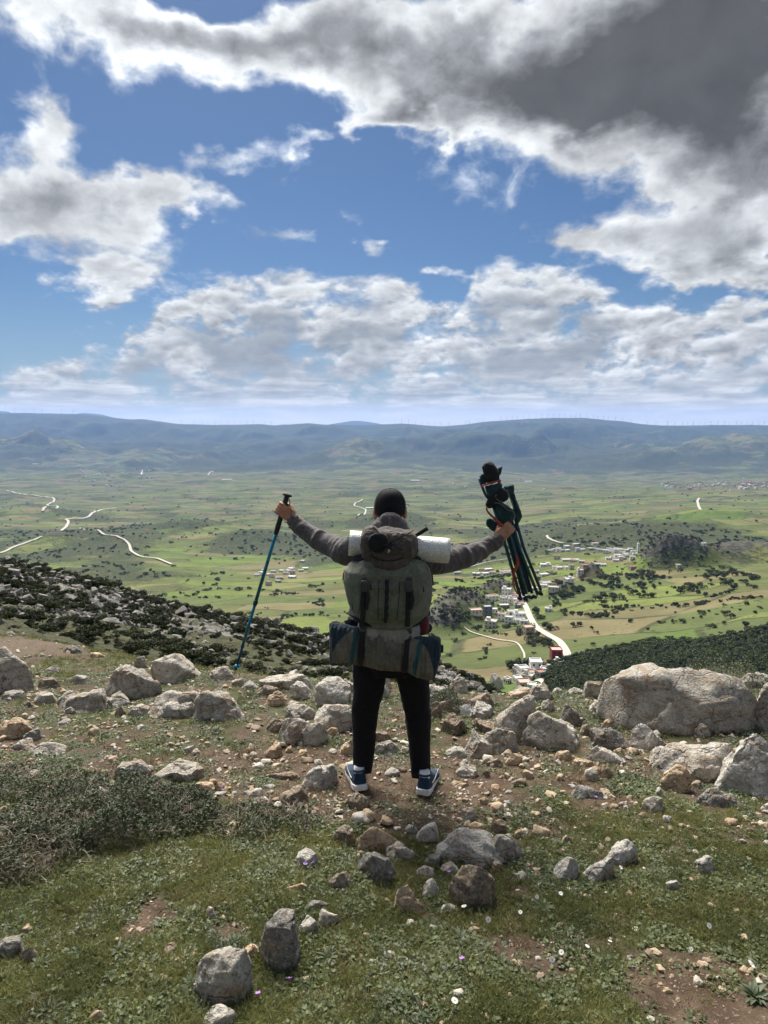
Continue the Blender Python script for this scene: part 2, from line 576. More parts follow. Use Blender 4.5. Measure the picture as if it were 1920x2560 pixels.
def drape(px, py, ymin=1.0):
    return drape_many([(px, py)], ymin)[0]

# ------------------------------------------------------------------ ground materials
def soil_material():
    m, N, b = mat('stony_turf_soil')
    P = N.new('ShaderNodeTexCoord').outputs['Object']
    n1 = N.noise(P, 1.3, 5, .6)[0]
    n2 = N.noise(P, 9, 6, .6)[0]
    n3 = N.noise(P, 70, 4, .65)[0]
    n4 = N.noise(P, 260, 2, .6)[0]
    soil = N.ramp(n2, [(.25, (.046, .029, .018)), (.5, (.086, .056, .035)), (.75, (.145, .104, .068))])
    grit = N.mix(N.map(n3, .58, .66), soil, (.22, .17, .115))
    a = N.new('ShaderNodeAttribute', attribute_name='turf').outputs['Fac']
    moss = N.ramp(n3, [(.3, (.046, .050, .022)), (.6, (.080, .082, .036)), (.8, (.13, .115, .058))])
    pa = N.new('ShaderNodeAttribute', attribute_name='path').outputs['Fac']
    grit = N.mix(pa, grit, N.ramp(n3, [(.3, (.085, .056, .036)), (.5, (.13, .092, .062)), (.7, (.20, .15, .105))]))
    grit = N.mix(N.m('MULTIPLY', pa, N.map(n2, .45, .6, 0.0, .55)), grit, (.075, .062, .034))
    c = N.mix(N.map(N.m('ADD', a, N.m('MULTIPLY_ADD', n3, .6, -.3)), .32, .62), grit, moss)
    N.put(b.inputs['Base Color'], c)
    b.inputs['Roughness'].default_value = .95
    h = N.m('ADD', N.m('MULTIPLY', n3, .8), N.m('MULTIPLY', n4, .5))
    bp = N.new('ShaderNodeBump', {'Height': h, 'Strength': .9, 'Distance': .018})
    N.put(b.inputs['Normal'], bp.outputs[0])
    return m


def hill_material():
    m, N, b = mat('scrub_hillside')
    P = N.new('ShaderNodeTexCoord').outputs['Object']
    n1 = N.noise(P, .09, 5, .6)[0]
    n2 = N.noise(P, .7, 6, .62)[0]
    n3 = N.noise(P, 4.5, 5, .6)[0]
    rk = N.new('ShaderNodeAttribute', attribute_name='rocky').outputs['Fac']
    ea = N.new('ShaderNodeAttribute', attribute_name='earth').outputs['Fac']
    grass = N.ramp(n2, [(.3, (.040, .045, .018)), (.55, (.062, .062, .026)), (.8, (.095, .082, .040))])
    earth = N.ramp(n3, [(.3, (.12, .080, .050)), (.7, (.20, .145, .095))])
    rock = N.ramp(n3, [(.25, (.055, .050, .043)), (.5, (.19, .178, .16)), (.75, (.30, .285, .26))])
    c = N.mix(N.map(N.m('ADD', ea, N.m('MULTIPLY_ADD', n2, .5, -.25)), .4, .6), grass, earth)
    c = N.mix(N.map(N.m('ADD', rk, N.m('MULTIPLY_ADD', n2, 1.1, -.55)), .42, .58), c, rock)
    N.put(b.inputs['Base Color'], c)
    b.inputs['Roughness'].default_value = .95
    bp = N.new('ShaderNodeBump', {'Height': N.m('ADD', N.m('MULTIPLY', n2, 1.2), N.m('MULTIPLY', n3, .4)), 'Strength': .9, 'Distance': .8})
    N.put(b.inputs['Normal'], bp.outputs[0])
    return m


def valley_material():
    m, N, b = mat('valley_farmland')
    P = N.new('ShaderNodeTexCoord').outputs['Object']
    wp = N.v('MULTIPLY_ADD', N.v('SUBTRACT', N.noise(P, .006, 3, .5)[1], (.5, .5, .5)), (70, 70, 0), P)
    mp = N.new('ShaderNodeMapping', {'Vector': wp})
    mp.inputs['Rotation'].default_value = (0, 0, math.radians(24))
    mp.inputs['Scale'].default_value = (.0085, .021, 0)
    V = mp.outputs[0]
    v1 = N.voro(V, 1.0, 'F1', .9, '2D')
    ve = N.voro(V, 1.0, 'DISTANCE_TO_EDGE', .9, '2D')
    cell = N.sep(v1.outputs['Color'])
    far = N.new('ShaderNodeAttribute', attribute_name='far').outputs['Fac']
    woody = N.new('ShaderNodeAttribute', attribute_name='woody').outputs['Fac']
    rocky = N.new('ShaderNodeAttribute', attribute_name='rocky').outputs['Fac']
    lush = N.new('ShaderNodeAttribute', attribute_name='lush').outputs['Fac']
    n1 = N.noise(P, .0022, 4, .55)[0]
    n2 = N.noise(P, .02, 6, .62)[0]
    n3 = N.noise(P, .16, 5, .6)[0]
    fld = N.ramp(cell[0], [(0, (.080, .092, .040)), (.13, (.112, .142, .038)), (.26, (.088, .080, .044)), (.36, (.066, .110, .030)), (.46, (.165, .155, .070)),
                           (.56, (.060, .072, .036)), (.66, (.135, .150, .048)), (.76, (.175, .125, .085)), (.84, (.075, .088, .040)), (.93, (.145, .105, .075))], 'CONSTANT')
    green = N.mix(lush, (.105, .108, .056), (.155, .195, .050))  # meadow green, lightened to stand in for sun patches
    c = N.mix(.66, green, fld)
    fine = N.map(n2, .25, .75, .66, 1.22, 'LINEAR')
    c = N.v('SCALE', c)
    N.put(c.node.inputs['Scale'], fine)
    c = N.mix(N.map(N.m('ADD', n3, N.m('MULTIPLY', n2, .6)), .92, 1.05), c, (.040, .050, .022))
    scrub = N.ramp(n3, [(.3, (.026, .034, .016)), (.5, (.050, .058, .028)), (.75, (.11, .11, .055))])
    hedge = N.m('MULTIPLY', N.map(ve.outputs['Distance'], .018, .05, 1.0, 0.0), N.map(N.noise(P, .012, 3)[0], .42, .52))
    wd = N.map(N.m('ADD', woody, N.m('ADD', N.m('MULTIPLY_ADD', n2, .9, -.45), N.m('MULTIPLY_ADD', n3, .5, -.25))), .42, .56)
    c = N.mix(N.m('MAXIMUM', wd, N.m('MULTIPLY', hedge, .85)), c, scrub)
    rock = N.ramp(n3, [(.25, (.032, .034, .024)), (.5, (.078, .074, .060)), (.8, (.17, .16, .14))])
    c = N.mix(N.map(N.m('ADD', rocky, N.m('MULTIPLY_ADD', n3, .9, -.45)), .4, .6), c, rock)
    N.put(b.inputs['Base Color'], c)
    b.inputs['Roughness'].default_value = 1.0
    b.inputs['Specular IOR Level'].default_value = .05
    bp = N.new('ShaderNodeBump', {'Height': N.m('ADD', N.m('MULTIPLY', wd, 1.0), N.m('MULTIPLY', n3, .6)), 'Strength': .5, 'Distance': 5.0})
    N.put(b.inputs['Normal'], bp.outputs[0])
    return m


# ------------------------------------------------------------------ land-cover fields (also used to place plants)
def turf_cover(x, y):
    """0 bare stony soil .. 1 closed turf, near the viewpoint"""
    n = fbm(x / .95, y / .95, 61, 4, .55)
    n2 = fbm(x / .28, y / .28, 66, 3, .5)
    base = np.interp(y, [1.0, 2.3, 3.0, 3.6, 4.2, 5.2, 7.0], [.86, .80, .68, .46, .47, .58, .64])
    base = base + np.interp(x, [-3, -.9, .1, 1.2, 3], [.16, .12, 0, .02, .02]) * np.interp(y, [3.3, 4.2], [1, .1])
    q = base - .06 + n * .48 + n2 * .55
    for px, py, r in ((1640, 2425, .15), (1740, 2520, .15), (380, 2300, .12), (1100, 1990, .35), (920, 1990, .35), (1340, 2390, .12), (560, 2330, .12), (1850, 2520, .2)):
        X, Y, _ = BARE.setdefault((px, py), drape(px, py))
        q = q - .75 * np.exp(-(((x - X) / r) ** 2 + ((y - Y) / (r * 1.2)) ** 2))
    return np.clip(q, 0, 1)


BARE = {}


def path_cover(x, y):
    """trodden bare earth on the left shoulder"""
    X, Y, _ = BARE.setdefault('path', drape(40, 1612))
    X2, Y2, _ = BARE.setdefault('path2', drape(-60, 1580))
    n = .25 * fbm(x / 1.3, y / 1.3, 64, 3)
    return np.clip(np.maximum(np.exp(-(((x - X) / 1.25) ** 2 + ((y - Y) / 1.5) ** 2)), np.exp(-(((x - X2) / 3) ** 2 + ((y - Y2) / 2.6) ** 2))) + n * 2.2 - .2, 0, 1)


def grid_mesh(name, X, Y, Z, material):
    n, k = X.shape
    idx = np.arange(n * k).reshape(n, k)
    f = np.stack([idx[:-1, :-1], idx[:-1, 1:], idx[1:, 1:], idx[1:, :-1]], -1).reshape(-1, 4)
    me = mesh_np(name, np.stack([X, Y, Z], -1).reshape(-1, 3), f, material)
    return me


def attr(me, name, val):
    a = me.attributes.new(name, 'FLOAT', 'POINT')
    a.data.foreach_set('value', np.asarray(val, np.float32).ravel())


FY = 3.85
for fpx, fpy in ((902, 1961), (1056, 1972)):
    p = at(fpx, fpy, FY if fpx < 1000 else FY - .03)
    FEET.append((p.x, p.y, p.z))


def build_terrain():
    # ground round the viewpoint, down to just behind the brow
    ys = np.concatenate([np.linspace(-9, .6, 26)[:-1], np.arange(.6, 7.6, .032), np.linspace(7.6, 13, 60)])
    xs = np.concatenate([np.linspace(-14, -4.4, 60)[:-1], np.arange(-4.4, 4.4, .036), np.linspace(4.4, 14, 60)])
    X, Y = np.meshgrid(xs, ys)
    Z = height(X, Y)
    drop = np.clip((Y - 11) / 2, 0, 1)
    me = grid_mesh('ground', X, Y, Z, soil_material())
    pth = path_cover(X, Y)
    attr(me, 'turf', turf_cover(X, Y) * (1 - np.clip(pth * 1.6, 0, 1)))
    attr(me, 'path', np.clip(pth * 1.5, 0, 1))
    tag(link('ground', me), kind='structure')
    # hillside and spur
    us = np.linspace(-1.5, 1.5, 460)
    ys = np.exp(np.linspace(math.log(12.0), math.log(330), 280))
    U, Y = np.meshgrid(us, ys)
    X = U * Y
    Z = height(X, Y, False) - .03
    me = grid_mesh('hillside', X, Y, Z, hill_material())
    attr(me, 'rocky', rockiness(X, Y))
    attr(me, 'earth', path_cover(X, Y) * 1.3)
    tag(link('hillside', me), kind='structure')
    # side and rear apron so that the hill does not end beside the viewpoint
    # valley and mountains
    us = np.linspace(-1.05, 1.05, 760)
    ys = np.concatenate([np.exp(np.linspace(math.log(300), math.log(12300), 470)), np.linspace(12320, 12700, 14), np.exp(np.linspace(math.log(12900), math.log(22600), 44))])
    U, Y = np.meshgrid(us, ys)
    X = U * Y
    Z = height(X, Y, False) - .5 * np.clip((330 - Y) / 30, 0, 1)
    me = grid_mesh('valley', X, Y, Z, valley_material())
    attr(me, 'woody', woodiness(X, Y))
    attr(me, 'rocky', valley_rock(X, Y))
    attr(me, 'far', np.clip((Y - 5000) / 4000, 0, 1))
    attr(me, 'lush', np.clip(1.25 - np.abs(np.log(Y / 900)) * .75 + .4 * fbm(X / 500, Y / 500, 77, 2), 0, 1))  # mid-valley meadows, with the sun patch painted into their colour
    tag(link('valley', me), kind='structure')


def rockiness(x, y):
    r = np.hypot(x, y)
    n = fbm(x / 9, y / 9, 81, 4, .55)
    u = x / np.maximum(y, 1)
    g = np.clip((y - 26) / 20, 0, 1)
    low = np.clip((y - np.interp(u, [-.62, -.4, -.2, -.06, .05, .12], [12, 40, 58, 62, 45, 35])) / 18, 0, 1)
    return np.clip(.12 + .46 * low + n * .55, 0, 1) * g


def uv_px(x, y):
    """rough bearing column of a map position"""
    return 960 + x / np.maximum(y, 1) * FPX / 1.02


WOODS = [(140, 1900, 260, 480, .55), (200, 1430, 230, 250, .6), (650, 2500, 300, 300, .5), (1000, 1500, 330, 250, .55), (700, 1500, 200, 260, .4), (1250, 1900, 420, 300, .5),
         (1560, 620, 330, 46, .45), (1330, 1250, 300, 180, .45), (1700, 1250, 420, 180, .45), (430, 2400, 260, 300, .3), (1800, 1000, 260, 90, .5), (950, 3800, 500, 500, .35)]


def woodiness(x, y):
    n = fbm(x / 260 + .3, y / 300 + 5, 91, 5, .55)
    w = .27 + n * .90
    mt = np.clip((y - 6100) / 1000, 0, 1)
    w = w + mt * (.62 + .6 * fbm(x / 900, y / 1100, 95, 4))  # wooded ridge; its dark cover also stands in for cloud shade at the foot
    for px, Y, rx, ry, a in WOODS:
        bx = (px - 960) / FPX * 1.02 * Y
        w = w + .55 * a * np.exp(-((x - bx) / rx) ** 2 - ((y - Y) / ry) ** 2)
    for hx, hY, hh, hrx, hry in HILLS[:10]:          # bright grazed hills stand before the wooded ridge
        if hx in (60, -500, 330, 900, 1760, 1950):
            bx = (hx - 960) / FPX * hY
            w = w - .55 * np.exp(-((x - bx) / (hrx * 1.1)) ** 2 - ((y - hY + 150) / (hry * 1.1)) ** 2)
    for hx, hY, hh, hrx, hry in HILLS[10:]:
        bx = (hx - 960) / FPX * hY
        w = w + .22 * np.exp(-((x - bx) / hrx) ** 2 - ((y - hY) / hry) ** 2)
    px = uv_px(x, y)
    # meadows in the middle ground stay open
    w = w - .5 * np.exp(-((px - 690) / 260) ** 2 - ((y - 950) / 330) ** 2) - .55 * np.exp(-((px - 1640) / 260) ** 2 - ((y - 545) / 90) ** 2) - .6 * np.exp(-((px - 1150) / 90) ** 2 - ((y - 480) / 70) ** 2)
    return np.clip(w, 0, 1)


def valley_rock(x, y):
    v = np.zeros_like(x)
    for px, Y, h, rx, ry in BUMPS:
        bx = (px - 960) / FPX * 1.03 * Y
        v = np.maximum(v, np.exp(-(((x - bx) / (rx * .95)) ** 2 + ((y - Y) / (ry * .95)) ** 2)) * 1.0)
    return v


build_terrain()

# ------------------------------------------------------------------ rocks
from mathutils import noise as mnoise


def rock_material(name, cols, lichen, spots, rough=.92):
    m, N, b = mat(name)
    tc = N.new('ShaderNodeTexCoord')
    rnd = N.new('ShaderNodeObjectInfo').outputs['Random']
    P = N.v('ADD', tc.outputs['Object'], N.xyz(N.m('MULTIPLY', rnd, 37.0), N.m('MULTIPLY', rnd, 11.0), 0.0))
    n0 = N.noise(P, 3.5, 4, .55)[0]
    n1 = N.noise(P, 14, 6, .65)[0]
    n2 = N.noise(P, 55, 5, .65)[0]
    n3 = N.noise(P, 24, 4, .6, dist=.6)[0]
    n4 = N.noise(N.v('MULTIPLY', P, (1, 1, 3.2)), 7, 5, .6)[0]
    base = N.ramp(N.m('MULTIPLY_ADD', n1, .75, N.m('MULTIPLY', n0, .25)), [(.30, cols[0]), (.50, cols[1]), (.70, cols[2])])
    sc = N.map(rnd, 0, 1, 1.25, 1.7, 'LINEAR')
    base = N.v('SCALE', base)
    N.put(base.node.inputs['Scale'], sc)
    c = N.mix(N.m('MULTIPLY', N.map(n3, .52, .60), lichen), base, (.42, .41, .375))          # pale crust lichen
    c = N.mix(N.m('MULTIPLY', N.map(N.noise(P, 19, 5, .7)[0], .58, .66), spots), c, (.060, .055, .048))   # black lichen
    c = N.mix(N.m('MULTIPLY', N.map(n4, .52, .64), .75), c, (.29, .20, .12))                # ochre stain
    c = N.mix(N.map(n2, .30, .40, .5, 0.0), c, (.055, .045, .036))
    sp = N.noise(P, 85, 3, .7)[0]
    c = N.mix(N.map(sp, .56, .63, 0.0, .55), c, (.50, .48, .43))
    c = N.mix(N.map(sp, .37, .44, .55, 0.0), c, (.075, .068, .06))
    N.put(b.inputs['Base Color'], c)
    b.inputs['Roughness'].default_value = rough
    cr = N.voro(N.v('MULTIPLY_ADD', N.noise(P, 5, 3)[1], (.25, .25, .25), P), 5.0, 'DISTANCE_TO_EDGE')
    crack = N.map(cr.outputs['Distance'], 0.0, .05, 0.0, 1.0)
    h = N.m('ADD', N.m('MULTIPLY', n1, 1.0), N.m('ADD', N.m('MULTIPLY', n2, .55), N.m('MULTIPLY', crack, .28)))
    bp = N.new('ShaderNodeBump', {'Height': h, 'Strength': 1.0, 'Distance': .032})
    N.put(b.inputs['Normal'], bp.outputs[0])
    return m


RM = {
    'g': rock_material('lichened_grey_limestone', [(.15, .130, .105), (.275, .245, .20), (.385, .35, .29)], .85, .8),
    'w': rock_material('pale_limestone', [(.20, .182, .155), (.325, .30, .26), (.44, .415, .36)], .55, .5),
    'o': rock_material('ochre_limestone', [(.20, .135, .080), (.33, .235, .145), (.45, .345, .235)], .25, .25),
    'b': rock_material('brown_weathered_stone', [(.085, .063, .044), (.155, .117, .08), (.25, .195, .135)], .30, .5),
    'd': rock_material('dark_grey_stone', [(.065, .060, .054), (.125, .115, .10), (.20, .185, .16)], .35, .55),
}


PENDING = []


def queue_remesh(o, voxel, after=None):
    """one continuous surface out of overlapping closed pieces; all are evaluated together in flush_remesh"""
    md = o.modifiers.new('r', 'REMESH')
    md.mode = 'VOXEL'
    md.voxel_size = voxel
    md.use_smooth_shade = True
    PENDING.append((o, after))


def flush_remesh():
    dg = bpy.context.evaluated_depsgraph_get()
    done = [(o, after, bpy.data.meshes.new_from_object(o.evaluated_get(dg))) for o, after in PENDING]
    for o, after, me in done:
        old = o.data
        mats = list(old.materials)
        o.modifiers.clear()
        o.data = me
        me.name = o.name
        if old.users == 0:
            bpy.data.meshes.remove(old)
        me.materials.clear()
        for m in mats:
            me.materials.append(m)
        if after:
            after(me)
        me.polygons.foreach_set('use_smooth', np.ones(len(me.polygons), bool))
    PENDING.clear()


def get_co(me):
    a = np.empty(len(me.vertices) * 3, np.float32)
    me.vertices.foreach_get('co', a)
    return a.reshape(-1, 3)


def get_no(me):
    a = np.empty(len(me.vertices) * 3, np.float32)
    me.vertices.foreach_get('normal', a)
    return a.reshape(-1, 3)


def set_co(me, co):
    me.vertices.foreach_set('co', np.asarray(co, np.float32).ravel())
    me.update()


def roughen(me, size, seed, amp=1.0, facets=20):
    """break the surface into flat cleavage faces, then weather it"""
    co, no = get_co(me), get_no(me)
    r = np.random.default_rng(seed + 11)
    c0 = (co.max(0) + co.min(0)) / 2
    p = co - c0
    for k in range(facets):
        n = r.normal(0, 1, 3)
        if k % 3 == 0:
            n[1] = -abs(n[1]) - .6          # the faces that look outwards over the slope
        if n[2] < .05:
            n[2] = abs(n[2]) * .35          # never undercut: the foot stays in the soil
        n /= np.linalg.norm(n)
        d = p @ n
        h = d.max() * r.uniform(.64, .92)
        over = np.maximum(d - h, 0)
        p = p - n[None, :] * (over * .94)[:, None]
    # keep the stone's full width and height
    q0, q1, r0, r1 = p.min(0), p.max(0), (co - c0).min(0), (co - c0).max(0)
    p = r0 + (p - q0) * ((r1 - r0) / np.maximum(q1 - q0, 1e-6))
    co = p + c0
    off = Vector((seed * 3.7 % 91, seed * 1.3 % 57, seed * 7.1 % 33))
    d = np.empty(len(co))
    f1, f2 = 2.2 / size, 8.0 / size
    for i, c in enumerate(co):
        q = Vector(c)
        cell = mnoise.cell(q * (f1 * 1.9) + off + mnoise.noise_vector(q * f1 + off) * .35)
        d[i] = (mnoise.ridged_multi_fractal(q * f1 + off, .9, 2.1, 4, .9, 2.0) - 1.0) * .026 + cell * .030 + mnoise.fractal(q * f2 + off, .7, 2.1, 3) * .014
    set_co(me, co + no * (d * size * amp)[:, None])


def hull_mesh(name, pts):
    bm = bmesh.new()
    for p in pts:
        bm.verts.new(p)
    bmesh.ops.remove_doubles(bm, verts=bm.verts, dist=.002)
    r = bmesh.ops.convex_hull(bm, input=bm.verts)
    dead = [g for g in set(r['geom_interior'] + r['geom_unused']) if isinstance(g, bmesh.types.BMVert)]
    bmesh.ops.delete(bm, geom=dead, context='VERTS')
    bmesh.ops.recalc_face_normals(bm, faces=bm.faces)
    me = bpy.data.meshes.new(name)
    bm.to_mesh(me)
    bm.free()
    return me


def hull_append(bm, pts):
    t = bmesh.new()
    for p in pts:
        t.verts.new(p)
    bmesh.ops.remove_doubles(t, verts=t.verts, dist=.002)
    r = bmesh.ops.convex_hull(t, input=t.verts)
    dead = [g for g in set(r['geom_interior'] + r['geom_unused']) if isinstance(g, bmesh.types.BMVert)]
    bmesh.ops.delete(t, geom=dead, context='VERTS')
    bmesh.ops.recalc_face_normals(t, faces=t.faces)
    me = bpy.data.meshes.new('t')
    t.to_mesh(me)
    t.free()
    bm.from_mesh(me)
    bpy.data.meshes.remove(me)


CROP = {'6': (0, 1600), '7': (960, 1640), 'a': (0, 2040), 'b': (960, 2040)}
ROCKSPOTS = []          # (x, y, radius) kept clear of grass


def shaped_rock(crop, pts, kind, label, name='rock', deep=.75, seed=0, cat='rock', group=None):
    """a stone with the outline the place shows: real size, own distance, full depth, foot in the soil"""
    ox, oy = CROP[crop]
    P = [(ox + x * .5787, oy + y * .5787) for x, y in pts]
    gx, gy = sum(x for x, y in P) / len(P), sum(y for x, y in P) / len(P)
    P = [(gx + (x - gx) * 1.06, gy + (y - gy) * (1.06 if y < gy else 1.0)) for x, y in P]
    pym = max(y for x, y in P)
    pxm = sum(x for x, y in P) / len(P)
    foot = drape(pxm, pym - 2)
    wpx = max(x for x, y in P) - min(x for x, y in P)
    hpx = pym - min(y for x, y in P)
    width = wpx / FPX * foot[1] * 1.05
    depth = max(.045, min(width, hpx / FPX * foot[1] * 2.2) * deep)
    Yc = foot[1] + depth * .42
    W = [at(x, y, Yc) for x, y in P]
    c = sum(W, Vector()) / len(W)
    rnd = random.Random(seed * 77 + len(pts))
    q = []
    zlow = hz(foot[0], foot[1])
    for w in W:
        r = w - c
        q.append(w.copy())
        for s, dy, dz in ((.80, -.34, -.02), (.58, -.52, -.06), (.84, .30, -.02), (.6, .5, -.05)):
            j = rnd.uniform(.88, 1.1)
            p = c + Vector((r.x * s * j, 0, r.z * s * j))
            p.y = Yc + depth * dy * rnd.uniform(.8, 1.12)
            p.z += dz * depth
            q.append(p)
    # the buried foot
    xs = [w.x for w in W]
    for fx in (.12, .5, .88):
        x = min(xs) + (max(xs) - min(xs)) * fx
        for dy in (-.45, 0, .45):
            y = Yc + depth * dy
            q.append(Vector((x, y, hz(x, y) - .05 - .12 * depth)))
    loc = Vector((c.x, Yc, zlow))
    bm = bmesh.new()
    hull_append(bm, [p - loc for p in q])
    # a second, smaller chunk breaks the smooth hull
    if width > .16:
        for k in range(2):
            i = rnd.randrange(len(W))
            w = W[i] * .45 + c * .55 - loc
            rr = depth * rnd.uniform(.22, .34)
            hull_append(bm, [w + Vector((rnd.gauss(0, .8), rnd.uniform(-1.3, .2), rnd.gauss(-.2, .5))) * rr for _ in range(12)])
    me = bpy.data.meshes.new('rock')
    bm.to_mesh(me)
    bm.free()
    size = max(width, .06)
    me.materials.append(RM[kind])
    o = link(name, me, None, loc)
    queue_remesh(o, max(.0075, size / 33), lambda m_, s_=size, k_=seed: roughen(m_, s_, k_ + 1, 1.0 if s_ < .6 else .72))
    tag(o, label, cat, group)
    ROCKSPOTS.append((c.x, Yc, width * .5, depth * .5))
    return o


